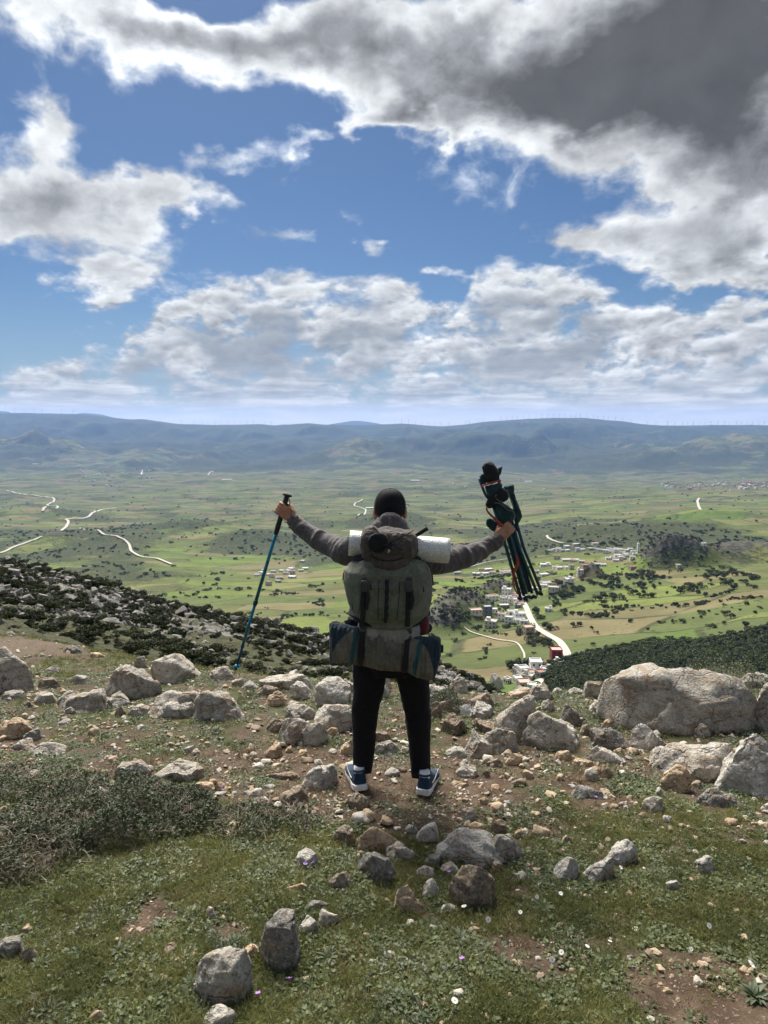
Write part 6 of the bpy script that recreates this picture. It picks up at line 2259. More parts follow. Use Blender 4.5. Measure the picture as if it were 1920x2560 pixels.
    # shoulder straps over the fleece
    for x in (560, 845):
        pack.part('shoulder_strap', strap_vf([zp(x, 640, PY + .12), zp(x, 560, PY + .17), zp(x + (10 if x < 700 else -10), 520, MAN_Y + .02), zp(x, 545, MAN_Y + .14), zp(x, 640, MAN_Y + .165), zp(x - (20 if x < 700 else -20), 800, MAN_Y + .16), zp(x - (60 if x < 700 else -60), 930, MAN_Y + .06), zp(x, 960, PY + .14)], .06, .014), 'blackn')
    # lid: a bulging hood of worn nylon
    lc = zp(703, 560, PY - .04)
    lid = [superell(lc, (.140, .130, .110), .85, .85, 34, 20), superell(zp(705, 620, PY - .055), (.118, .115, .062), .9, .9, 30, 14), superell(zp(790, 545, PY - .07), (.068, .105, .080), .9, .9, 24, 14),
           superell(zp(600, 530, PY - .06), (.058, .095, .090), .9, .9, 24, 14)]
    lo_ = pack.part('lid', lid, 'lid', .006, wrinkle(.009, 13, 11))
    lidY = PY - .178
    pack.part('lid_pocket', superell(zp(640, 530, lidY + .022), (.052, .022, .052), .8, .9, 22, 12), 'blackn', .005, wrinkle(.004, 25, 2), parent=lo_)
    # bungee cords crossing to a toggle, zip and hardware
    hub = zp(702, 535, lidY - .012)
    for x, y in ((610, 440), (838, 462), (585, 575), (830, 600), (650, 600), (790, 480)):
        e = zp(x, y, lidY + (.035 if abs(x - 700) > 90 else .012))
        mid = (hub + e) / 2 + Vector((0, -.010, 0))
        pack.part('bungee_cord', tube(smooth_path([hub, mid, e], 5), .0024, 6), 'blackn', parent=lo_)
    r = random.Random(2)
    bunch = []
    for k in range(9):
        a = r.uniform(0, 6.28)
        p = hub + Vector((math.cos(a) * .015, -.005, math.sin(a) * .022))
        bunch.append(tube([hub + Vector((r.gauss(0, .008), -.004, r.gauss(0, .012))), p, p + Vector((r.gauss(0, .012), .002, r.gauss(-.01, .012)))], .0028, 6))
    pack.part('cord_knot', bunch, 'blackn', parent=lo_)
    pack.part('toggle', superell(zp(698, 578, lidY - .012), (.0085, .006, .009), .8, .8, 14, 8), 'steel', parent=lo_)
    zs = [(600, 605), (640, 625), (700, 632), (760, 622), (800, 600), (835, 560)]
    pack.part('zip', tube([zp(x, y, lidY + .008 + .045 * min(1, abs(x - 700) / 140) ** 2) for x, y in smooth_path(zs, 4)], .0035, 6), 'blackn', parent=lo_)
    pack.part('strap_end', strap_vf([zp(835, 505, PY + .02), zp(870, 480, PY + .02), zp(918, 450, PY + .015)], .020, .005, (.4, 0, 1)), 'strap', parent=lo_)
    # long compression straps with buckles, and the daisy chain
    for x0, x1 in ((562, 548), (812, 802)):
        P = [(x0, 722), (x0 - 2, 800), ((x0 + x1) / 2, 900), (x1 + 2, 985), (x1, 1000)]
        pts = [zp(x, y, pack_front(x, y) - .036) for x, y in smooth_path(P, 5)]
        s = pack.part('compression_strap', strap_vf(pts, .026, .005), 'strap')
        pack.part('buckle', superell(zp(x0, 775, pack_front(x0, 775) - .047), (.021, .007, .030), .5, .5, 16, 10), 'buckle', parent=s)
        pack.part('buckle', superell(zp(x0 + 2, 738, pack_front(x0, 738) - .042), (.017, .006, .014), .5, .5, 16, 10), 'buckle', parent=s)
        pack.part('strap_tail', strap_vf([zp(x0 + 14, 800, pack_front(x0, 800) - .045), zp(x0 + 22, 850, pack_front(x0, 850) - .05), zp(x0 + 10, 905, pack_front(x0, 900) - .048)], .016, .003), 'strap', parent=s)
    P = [(690, 738), (688, 800), (686, 870), (682, 950), (680, 980)]
    dc = pack.part('daisy_chain', strap_vf([zp(x, y, pack_front(x, y) - .040) for x, y in smooth_path(P, 5)], .018, .004), 'strap')
    for y in (755, 800, 845, 890, 935):
        pack.part('loop', strap_vf([zp(689, y - 14, pack_front(689, y) - .042), zp(688, y, pack_front(689, y) - .052), zp(687, y + 14, pack_front(689, y) - .042)], .020, .003), 'strap', parent=dc)
    for x, y in ((893, 790), (598, 780)):
        pack.part('zip_pull', strap_vf([zp(x, y - 12, pack_front(x, y) - .036), zp(x + 1, y + 16, pack_front(x, y) - .038)], .007, .003), 'strap')
    pack.part('accessory_tab', superell(zp(838, 668, pack_front(838, 668) - .012), (.008, .006, .020), .5, .5, 12, 8), 'buckle')
    # small orange maker's mark, too worn to read
    lg = []
    for i, (x, y, w, h) in enumerate(((668, 706, 16, 7), (688, 712, 14, 8), (703, 717, 12, 6), (672, 717, 8, 3), (692, 722, 10, 3))):
        lg.append(strap_vf([zp(x - w / 2, y - 1.5, pack_front(x, y) - .0235), zp(x + w / 2, y + 2.5, pack_front(x, y) - .0235)], h * .00107, .0012, (0, 0, 1)))
    pack.part('logo', lg, 'orange', parent=yoke)


build_pack()

# ------------------------------------------------------------------ silver sleeping mat rolled under the lid
MY = PY + .045
ma, mb_ = zp(478, 530, MY), zp(1038, 574, MY)
mat_rig = Rig('sleeping_mat', (ma + mb_) / 2, 'rolled silver foil sleeping mat strapped under the backpack lid', 'mat')


def build_mat():
    ax = (mb_ - ma).normalized()
    u = Vector((0, -1, 0))
    u = (u - ax * u.dot(ax)).normalized()
    w = ax.cross(u)
    R = .0705
    # one long sheet wound up: spiral cross-section
    sp = []
    turns, n = 5.2, 150
    for i in range(n + 1):
        t = i / n
        a = -2 * math.pi * turns * (1 - t) + math.radians(140)
        sp.append((a, R * (.22 + .78 * t)))
    vs, fs = [], []
    segs = 24
    rnd = random.Random(3)
    for j in range(segs + 1):
        c = ma.lerp(mb_, j / segs)
        for a, r in sp:
            rr = r + (.0012 * math.sin(j * 1.1 + a * 2) if r > R * .97 else 0)
            vs.append(c + (u * math.cos(a) + w * math.sin(a)) * rr)
    k = n + 1
    for j in range(segs):
        for i in range(n):
            fs.append((j * k + i, j * k + i + 1, (j + 1) * k + i + 1, (j + 1) * k + i))
    mat_rig.part('foil_roll', (vs, fs), 'foil', solid=.005)
    e = sp[-1]
    lip = [ma.lerp(mb_, t) + (u * math.cos(e[0]) + w * math.sin(e[0])) * (R + .003) for t in np.linspace(.002, .998, 20)]
    mat_rig.part('edge_strip', strap_vf(lip, .007, .004, tuple(u * -math.sin(e[0]) + w * math.cos(e[0]))), 'foil')


build_mat()

# ------------------------------------------------------------------ tent bag lashed below the pack
TY = PY - .03
tent_loc = zp(680, 1130, TY)
tent = Rig('tent_bag', tent_loc, 'navy and olive tent bag lashed with black straps below the backpack', 'bag')


def build_tent():
    top = [(366, 985), (380, 976), (440, 982), (500, 998), (560, 1006), (650, 1018), (720, 1028), (800, 1040), (860, 1052), (910, 1058), (960, 1052), (985, 1058), (992, 1075)]
    bot = [(366, 1205), (380, 1221), (440, 1218), (500, 1214), (560, 1222), (650, 1246), (720, 1252), (800, 1256), (860, 1288), (910, 1300), (955, 1302), (962, 1280), (966, 1200)]
    X = np.linspace(366, 992, 300)
    tx, bx = [p[0] for p in top], [p[0] for p in bot]
    T_, B_ = np.interp(X, tx, [p[1] for p in top]), np.interp(X, bx, [p[1] for p in bot])
    B_ = np.where(X > 955, np.interp(X, [955, 975, 992], [1300, 1240, 1160]), B_)
    nv = 128
    V, cls = [], []
    for x, t, b in zip(X, T_, B_):
        e = min(1, (x - 366) / 14) ** .5 * min(1, (992 - x) / 10) ** .5
        dep = .078 * (.35 + .65 * e)
        bulge = 1 + .10 * math.sin(x * .031) + .06 * math.sin(x * .09)
        for k in range(nv):
            a = 2 * math.pi * k / nv
            s, c = math.sin(a), math.cos(a)
            v = .5 - .5 * math.copysign(abs(s) ** .62, s)
            yy = t + (b - t) * v
            dd = -dep * bulge * math.copysign(abs(c) ** .75, c)
            cinch = .020 * (math.exp(-((x - 548) / 16) ** 2) + math.exp(-((x - 790) / 16) ** 2))
            dd = dd + (cinch if c > 0 else 0)
            p = zp(x, yy, TY + dd)
            w = .0055 * mnoise.fractal(Vector((x * .022 + v, v * 4.5, 3 + (c > 0))), .8, 2.0, 4) + .003 * math.sin(x * .25 + v * 9 + 2 * math.sin(v * 5))
            p.y -= w * (1 if c > 0 else -1)
            V.append(p)
            cls.append((x, v, c))

    def kind(x, v, c):
        if c < -.05:
            return 'navy'
        if x < 372 + 8 or x > 962:
            return 'navy'
        if v < .10:
            return 'navy'
        if x < 545 and v < ((545 - x) / 150) ** 1.6 * .62 and x < 520:
            return 'navy'
        if x < 380 or (x < 470 and v > .955):
            return 'navy'
        if abs(x - (524 - 38 * v)) < 13:
            return 'teal'
        if x > 880 and v < .18 + ((x - 880) / 85) ** 2 * .95:
            return 'navy'
        if abs(x - (886 - 48 * v)) < 10:
            return 'teal'
        return 'olive'
    faces = {'navy': [], 'teal': [], 'olive': []}
    for j in range(len(X) - 1):
        for k in range(nv):
            a, b = j * nv + k, j * nv + (k + 1) % nv
            q = cls[a]
            faces[kind(*q)].append((a, b, b + nv, a + nv))
    faces['navy'] += [tuple(range(nv - 1, -1, -1)), tuple(range((len(X) - 1) * nv, len(X) * nv))]
    for nm, key in (('end_and_top_panels', 'navy'), ('trim_band', 'teal'), ('body_panel', 'olive')):
        use = sorted({i for f in faces[key] for i in f})
        ix = {v: i for i, v in enumerate(use)}
        tent.part(nm, ([V[i] for i in use], [tuple(ix[i] for i in f) for f in faces[key]]), key)
    fy = lambda x, y: TY - .086 + .03 * ((y - 1130) / 130) ** 2
    # faded print: blocks, a ring and a few strokes
    pr = plain('faded_print', (.075, .085, .08), .9)
    marks = [strap_vf([zp(702, 1125, fy(702, 1125) - .010), zp(696, 1160, fy(702, 1150) - .010)], .026, .001), strap_vf([zp(625, 1080, fy(625, 1080) - .012), zp(617, 1120, fy(620, 1110) - .012)], .012, .001),
             strap_vf([zp(752, 1130, fy(752, 1130) - .008), zp(745, 1180, fy(750, 1170) - .008)], .010, .001), strap_vf([zp(735, 1140, fy(735, 1140) - .009), zp(732, 1160, fy(735, 1150) - .009)], .008, .001)]
    marks += [tube([zp(672 + 32 * math.cos(a), 1155 + 30 * math.sin(a), fy(672, 1155) - .0125) for a in np.linspace(.2, 2.9, 12)], .0008, 4), tube([zp(640 + 5 * i, 1150 - 34 * math.sin(i * .22), fy(660, 1130) - .012) for i in range(14)], .0008, 4)]
    for i, (x, y) in enumerate(((590, 1080), (588, 1100), (586, 1120), (584, 1140), (582, 1165))):
        marks.append(strap_vf([zp(x - 7, y, fy(x, y) - .012), zp(x + 7, y + 1, fy(x, y) - .012)], .010, .001, (0, 0, 1)))
    tent.part('print', marks, pr)
    # toggled drawcord on the right, loose teal ribbon
    tent.part('cord_lock', superell(zp(996, 1125, TY), (.010, .012, .022), .6, .6, 14, 10), 'navy')
    tent.part('ribbon', strap_vf(smooth_path([zp(880, 1075, TY - .088), zp(862, 1120, TY - .096), zp(870, 1150, TY - .098), zp(845, 1200, TY - .098), zp(838, 1235, TY - .09)], 5), [.012] * 21, .002), 'teal')
    tent.part('drawcord', tube(smooth_path([zp(880, 1065, TY - .085), zp(905, 1090, TY - .09), zp(930, 1115, TY - .088)], 5), .0018, 6), 'navy')
    for xs, ys in ((548, 1004), (802, 1040)):
        pts = []
        for v in np.linspace(0, 1, 14):
            a = math.pi / 2 - v * math.pi
            yb = np.interp(xs, bx, [p[1] for p in bot])
            s, c = math.sin(a), math.cos(a)
            vv = .5 - .5 * math.copysign(abs(s) ** .62, s)
            y = ys - 4 + (yb + 4 - ys) * vv
            pts.append(zp(xs - (16 if xs < 700 else 22) * vv + 6, y, TY - (.078 - .020 + .006) * max(0, c) ** .6 - .012))
        s = tent.part('lashing_strap', strap_vf(pts, .027, .004), 'strap')
        for dy in (-14, 22):
            tent.part('buckle', superell(zp(xs + 6, ys + dy, TY - .058), (.021, .012, .018), .5, .5, 16, 10), 'buckle', parent=s)


build_tent()

# ------------------------------------------------------------------ walking pole in the left fist
Z8 = lambda x, y: (670 + .1386 * x, 1210 + .1386 * y)
gripc = handL @ Vector((.036, -.030, 0))
pole_top, pole_bot = at(727, 1240, gripc.y + .005), at(596, 1682, gripc.y - .06)
# run the shaft exactly through the fist
k_ = (gripc.z - pole_top.z) / (pole_bot.z - pole_top.z)
shift = gripc - pole_top.lerp(pole_bot, k_)
pole_top += shift
pole_bot += shift
pole = Rig('walking_pole', pole_bot, 'blue telescopic walking pole held up in the left fist', 'walking pole')


def build_pole():
    L = lambda t: pole_top.lerp(pole_bot, t)
    d = (pole_bot - pole_top).normalized()
    grip = pole.part('grip', tube([L(t) for t in (.0, .02, .05, .09, .13, .17, .20, .215)], [.0155, .0165, .0150, .0165, .0155, .0170, .0150, .0115], 16), 'rubber')
    knob = pole_top - d * .006
    pole.part('knob', superell(knob, (.030, .020, .011), .8, .9, 20, 10, Matrix.Rotation(.30, 3, 'Y')), 'rubber', parent=grip)
    pole.part('upper_shaft', tube([L(.20), L(.60)], [.0108, .0108], 16), 'bluepole')
    pole.part('clamp', tube([L(t) for t in (.585, .59, .605, .615)], [.0115, .0145, .0145, .0115], 16), 'navypole')
    pole.part('middle_shaft', tube([L(.60), L(.85)], [.0096, .0094], 16), 'bluepole')
    pole.part('clamp', tube([L(t) for t in (.838, .842, .852, .858)], [.0085, .0105, .0105, .0085], 16), 'navypole')
    pole.part('lower_shaft', tube([L(.85), L(.985)], [.0082, .0076], 16), 'navypole')
    b0 = L(.962)
    pole.part('basket', loft([[b0 + Vector((r * math.cos(a), r * math.sin(a), h)) for a in np.linspace(0, 2 * math.pi, 21)[:-1]] for r, h in ((.006, .014), (.016, .006), (.024, .0), (.023, -.004), (.006, -.002))]), 'bluepole')
    pole.part('tip', tube([L(.985), L(.995), L(1.012)], [.0060, .0045, .0022], 10), 'steel')
    w0 = pole_top + Vector((.016, -.006, -.018))
    loop = [w0, w0 + Vector((.002, -.012, -.04)), handL @ Vector((-.01, .022, .040)), handL @ Vector((-.045, .030, -.005)), handL @ Vector((-.050, .012, -.040)), handL @ Vector((-.01, -.02, -.056))]
    pole.part('wrist_strap', strap_vf(smooth_path(loop, 5), .006, .0016, (.6, -.3, .7)), 'red')
    pole.part('strap_cord', tube(smooth_path([w0, w0 + Vector((.004, 0, -.05)), w0 + Vector((-.006, .004, -.085))], 5), .0016, 6), 'rubber')


build_pole()

# ------------------------------------------------------------------ folded camp chair in the right fist
Z5 = lambda x, y: (1160 + .1763 * x, 1130 + .1763 * y)
CY = (handR @ Vector((.036, -.030, 0))).y
chair_base = at(*Z5(930, 2060), CY)
chair = Rig('camp_chair', chair_base, 'folded dark teal camp chair gripped by its legs in the right fist', 'chair')


def cp(x, y, dy=0.0):
    return at(*Z5(x, y), CY + dy)


def build_chair():
    tubes = [((395, 700), (560, 1230), (800, 2060), .0, .0), ((445, 700), (610, 1180), (850, 2040), .012, .01), ((500, 740), (640, 1150), (885, 2010), -.004, -.005),
             ((560, 780), (700, 1200), (925, 1985), .020, .03), ((640, 880), (745, 1230), (965, 2000), .028, .035), ((665, 930), (800, 1400), (1045, 2020), .014, .012), ((720, 920), (850, 1370), (1090, 1960), .026, .025)]
    for a, m, b, d0, d1 in tubes:
        chair.part('frame_tube', tube([cp(*a, d0), cp(*m, (d0 + d1) / 2), cp(*b, d1)], .0098, 12), 'chairtube')
    for x, y, d in ((790, 2075, .0), (870, 2085, .008), (945, 2060, .03), (1000, 2050, .03), (1085, 2010, .02)):
        chair.part('foot', superell(cp(x, y, d), (.017, .015, .011), .6, .7, 14, 8, Matrix.Rotation(.35, 3, 'Y')), 'rubber')
    for x, y, d in ((905, 2050, .012), (1060, 1990, .018)):
        chair.part('joint', superell(cp(x, y, d), (.022, .010, .010), .5, .6, 14, 8), 'buckle')
    # cross-brace ends at the top
    chair.part('frame_tube', tube([cp(215, 380, .0), cp(300, 600, .0), cp(420, 760, .0)], .0085, 12), 'chairtube')
    chair.part('frame_tube', tube([cp(480, 330, .01), cp(520, 560, .01), cp(560, 700, .01)], .0085, 12), 'chairtube')

    def fold(name, outline, material, depth, dy=0.0, rem=.0055, seed=1, wr=.006):
        c = (sum(p[0] for p in outline) / len(outline), sum(p[1] for p in outline) / len(outline))
        P = smooth_path([tuple(p) for p in outline] + [tuple(outline[0])], 4)[:-1]
        rings = []
        for s, dd in ((.25, -1.0), (.62, -.92), (.90, -.55), (1.0, 0), (.92, .55), (.6, .92), (.25, 1.0)):
            rings.append([cp(c[0] + (x - c[0]) * s, c[1] + (y - c[1]) * s, dy + dd * depth) for x, y in P])
        return chair.part(name, loft(rings), material, rem, wrinkle(wr, 22, seed, (1, 1, .6)))
    fold('carry_pouch', [(250, 210), (300, 150), (370, 135), (430, 175), (480, 260), (510, 310), (490, 400), (420, 450), (320, 440), (280, 330)], 'blackn', .045, .0, seed=3)
    fold('fabric_flap', [(470, 260), (500, 220), (548, 205), (535, 260), (510, 330), (490, 330)], 'chairc', .012, .01, seed=4)
    fold('fabric_flap', [(215, 345), (260, 300), (300, 330), (320, 430), (290, 480), (245, 440)], 'chairc', .022, .01, seed=5)
    fold('back_fabric', [(300, 480), (400, 470), (510, 430), (540, 480), (500, 580), (430, 640), (350, 650), (310, 580)], 'chairc', .040, .0, seed=6)
    fold('back_fabric', [(560, 480), (620, 470), (690, 455), (712, 500), (700, 580), (640, 620), (570, 580)], 'chairc', .032, .02, seed=7)
    fold('armrest', [(300, 740), (360, 640), (450, 540), (540, 510), (610, 540), (640, 640), (600, 700), (470, 730), (400, 790), (330, 790)], 'blackn', .040, -.008, seed=8)
    fold('seat_fabric', [(420, 720), (560, 720), (680, 790), (720, 850), (700, 960), (660, 1010), (600, 1000), (520, 1000), (460, 880)], 'chairc', .036, .004, seed=9)
    fold('side_fabric', [(640, 600), (700, 560), (740, 680), (790, 800), (828, 900), (800, 990), (750, 1050), (720, 980), (700, 830)], 'chairc', .030, .026, seed=10)
    fold('side_fabric', [(330, 950), (400, 940), (480, 1000), (500, 1060), (440, 1130), (380, 1110), (330, 1060), (318, 1000)], 'chairc', .022, .02, seed=11)
    fold('side_fabric', [(690, 1020), (740, 1010), (785, 1090), (770, 1130), (720, 1090)], 'chairc', .018, .03, seed=12)
    # grey binding along the arm rest
    for pts in ([(460, 600), (450, 650), (540, 720), (640, 790), (700, 820), (690, 740), (640, 620), (610, 540)], [(430, 720), (520, 740), (620, 820), (690, 840), (720, 900), (710, 970)]):
        chair.part('binding', tube(smooth_path([cp(x, y, -.046) for x, y in pts], 5), .0042, 6), plain('grey_binding', (.10, .11, .115), .9))
    # red straps: round the pouch, to the fist, and the loose ribbon
    chair.part('red_strap', strap_vf(smooth_path([cp(250, 500, .0), cp(262, 478, -.04), cp(340, 450, -.055), cp(430, 425, -.055), cp(515, 405, -.03), cp(522, 420, .0)], 5), .011, .002, (.3, 0, 1)), 'red')
    chair.part('red_strap', strap_vf(smooth_path([cp(250, 510, -.02), cp(275, 480, -.05), cp(300, 465, -.056)], 5), .009, .002, (.3, 0, 1)), 'red')
    chair.part('red_strap', strap_vf(smooth_path([cp(315, 780, -.03), cp(340, 850, -.045), cp(430, 940, -.050), cp(520, 1025, -.050), cp(560, 1070, -.035)], 5), [.008 + .014 * i / 20 for i in range(21)], .002, (.7, 0, .7)), 'red')
    chair.part('red_strap', strap_vf(smooth_path([cp(725, 1430, -.012), cp(760, 1530, -.022), cp(750, 1620, -.026), cp(705, 1720, -.026), cp(700, 1830, -.022), cp(725, 1950, -.014), cp(770, 2015, -.004)], 5),
                                             [.006, .008, .010, .012, .014, .016, .017, .018, .019, .020, .020, .020, .019, .018, .017, .015, .013, .012, .011, .010, .010, .009, .009, .008, .008, .008, .008, .008, .008, .008, .008], .002, (1, 0, .15)), 'red')


build_chair()
flush_remesh()

# ------------------------------------------------------------------ things in the valley
def project(x, y, z):
    zr = z - CZ
    dep = y * math.cos(PITCH) - zr * math.sin(PITCH)
    v = y * math.sin(PITCH) + zr * math.cos(PITCH)
    return 960 + FPX * x / dep, 1280 - FPX * v / dep


def in_poly(px, py, poly):
    inside = np.zeros(px.shape, bool)
    n = len(poly)
    for i in range(n):
        x1, y1 = poly[i]
        x2, y2 = poly[(i + 1) % n]
        c = ((y1 > py) != (y2 > py)) & (px < (x2 - x1) * (py - y1) / (y2 - y1 + 1e-9) + x1)
        inside ^= c
    return inside


C2 = lambda x, y: (x * .5787, 950 + y * .5787)
C3 = lambda x, y: (960 + x * .5787, 950 + y * .5787)
C4 = lambda x, y: (1060 + x * .5184, 1320 + y * .5184)
CL = lambda x, y: (640 + x * .1326, 1380 + y * .1326)
CR = lambda x, y: (1300 + x * .2049, 1340 + y * .2049)

VILLAGE_CLEAR = []


def ribbon(name, pts, width, material, lift):
    """a road or track laid over the land along map points"""
    P = smooth_path(pts, 14)
    vs, fs = [], []
    for i, p in enumerate(P):
        a, b = P[max(i - 1, 0)], P[min(i + 1, len(P) - 1)]
        d = np.array([b[0] - a[0], b[1] - a[1]])
        d /= np.linalg.norm(d) + 1e-9
        n = np.array([-d[1], d[0]])
        for s in (-.5, -.17, .17, .5):
            q = p[:2] + n * width * s
            vs.append((q[0], q[1], float(height(np.array([q[0]]), np.array([q[1]]), False)[0]) + lift))
        VILLAGE_CLEAR.append((p[0], p[1], max(width * .9, 5)))
    for i in range(len(P) - 1):
        for k in range(3):
            a = i * 4 + k
            fs.append((a, a + 1, a + 5, a + 4))
    me = mesh_np(name, vs, fs, material)
    return tag(link(name, me), kind='structure')


def build_roads():
    m, N, b = mat('pale_gravel_track')
    P = N.new('ShaderNodeTexCoord').outputs['Object']
    N.put(b.inputs['Base Color'], N.ramp(N.noise(P, .35, 5, .6)[0], [(.3, (.34, .31, .26)), (.6, (.46, .43, .37)), (.8, (.55, .52, .46))]))
    b.inputs['Roughness'].default_value = .95
    roads = [('road', C4, [(480, 365), (492, 385), (510, 430), (540, 480), (590, 515), (650, 550), (685, 600), (694, 640), (682, 668)], 5.0),
             ('road', C4, [(545, 735), (575, 742), (592, 765), (598, 792)], 4.5),
             ('path', C4, [(195, 480), (260, 515), (350, 540), (440, 555), (478, 600), (485, 632)], 1.2),
             ('road', CR, [(330, 0), (340, 25), (400, 60), (480, 85), (530, 90)], 5.0),
             ('road', C2, [(30, 480), (65, 490), (100, 495), (200, 508), (235, 518), (205, 545), (250, 552), (185, 570)], 9.0),
             ('road', C2, [(500, 555), (430, 565), (385, 592), (320, 600), (285, 605), (295, 620), (265, 655)], 9.0),
             ('road', C2, [(180, 678), (100, 710), (50, 728), (0, 750)], 7.0),
             ('track', C2, [(345, 642), (430, 655), (510, 680), (555, 710), (570, 745), (620, 768), (680, 775), (740, 800)], 5.5),
             ('road', C2, [(1565, 518), (1530, 545), (1580, 565), (1545, 590)], 6.5),
             ('road', C3, [(1362, 512), (1355, 530), (1415, 560)], 8.0),
             ('track', C3, [(205, 840), (350, 815), (440, 790), (530, 775)], 2.6),
             ('track', C3, [(380, 630), (430, 638), (460, 645)], 3.5),
             ('track', C2, [(920, 395), (905, 405), (900, 415)], 8.0),
             ('track', C2, [(615, 390), (610, 410), (618, 405)], 8.0)]
    for name, C, pts, w in roads:
        Q = [drape(*C(x, y), 300) for x, y in pts]
        Q = [q for q in Q if q]
        ribbon(name, Q, w, m, .25 + .0011 * Q[0][1])


build_roads()

HM = {k: plain(n, c, .85, 0, .01, 3) for k, n, c in (
    ('white', 'whitewashed_render', (.74, .73, .70)), ('cream', 'cream_render', (.58, .53, .45)), ('grey', 'bare_cement', (.36, .34, .31)), ('tan', 'tan_blockwork', (.40, .31, .235)),
    ('red', 'dark_red_painted_wall', (.22, .035, .035)), ('pink', 'pink_roof_paint', (.58, .33, .30)), ('tile', 'rust_roof', (.30, .13, .08)), ('slate', 'blue_grey_wall', (.12, .145, .17)), ('roof', 'pale_flat_roof', (.60, .58, .54)), ('roofg', 'grey_flat_roof', (.38, .37, .35)))}
HM['glass'] = plain('dark_window_pane', (.02, .024, .028), .15)
HM['door'] = plain('brown_door', (.10, .06, .04), .6)


def village_house(pos, w, d, storeys, wall, roof, yaw, label, group=None, hut=False, seed=0, wing=0):
    """flat-roofed house: walls, parapet roof, doors and windows as parts"""
    r = random.Random(seed)
    root = empty('village_house', pos, yaw)
    tag(root, label, 'house', group)
    h = 3.0 * storeys
    z0 = -2.5

    def block(name, cx, cy, bw, bd, zlo, zhi, m, parent=None):
        mb = MB()
        mb.box((cx, cy, (zlo + zhi) / 2), (bw, bd, zhi - zlo))
        return link(name, mb.mesh(name, HM[m], False), parent or root)
    W = block('wall', 0, 0, w, d, z0, h, wall)
    # parapet and roof deck
    mb = MB()
    mb.box((0, -d / 2 + .12, h + .35), (w + .12, .3, .7)).box((0, d / 2 - .12, h + .35), (w + .12, .3, .7))
    mb.box((-w / 2 + .12, 0, h + .35), (.3, d - .5, .7)).box((w / 2 - .12, 0, h + .35), (.3, d - .5, .7))
    link('parapet', mb.mesh('parapet', HM[wall], False), root)
    block('roof', 0, 0, w - .5, d - .5, h + .003, h + .12, roof)
    if hut:
        hx = r.choice((-1, 1)) * w * .25
        k = block('stair_hut', hx, d * .15, w * .32, d * .35, h + .12, h + 2.4, wall)
        block('roof', hx, d * .15, w * .35, d * .38, h + 2.4, h + 2.55, roof, k)
    if wing:
        block('wing', w * .5 * wing + wing * w * .28, -d * .1, w * .56, d * .75, z0, 3.0 * max(1, storeys - 1), wall)
        block('wing_roof', w * .5 * wing + wing * w * .28, -d * .1, w * .5, d * .66, 3.0 * max(1, storeys - 1) + .003, 3.0 * max(1, storeys - 1) + .15, roof)
    n = max(2, int(w / 3.2))
    for s in range(storeys):
        for i in range(n):
            x = -w / 2 + w * (i + .5) / n
            if s == 0 and i == n // 2:
                block('door', x, -d / 2 - .02, 1.1, .08, 0, 2.1, 'door')
                continue
            o = block('window', x, -d / 2 - .02, 1.15, .08, 1.0 + 3 * s, 2.25 + 3 * s, 'glass')
        for sy in (-.22, .24):
            for sx in (-1, 1):
                block('window', sx * (w / 2 + .02), d * sy, .08, 1.1, 1.0 + 3 * s, 2.2 + 3 * s, 'glass')
    VILLAGE_CLEAR.append((pos[0], pos[1], max(w, d) * .62))
    return root


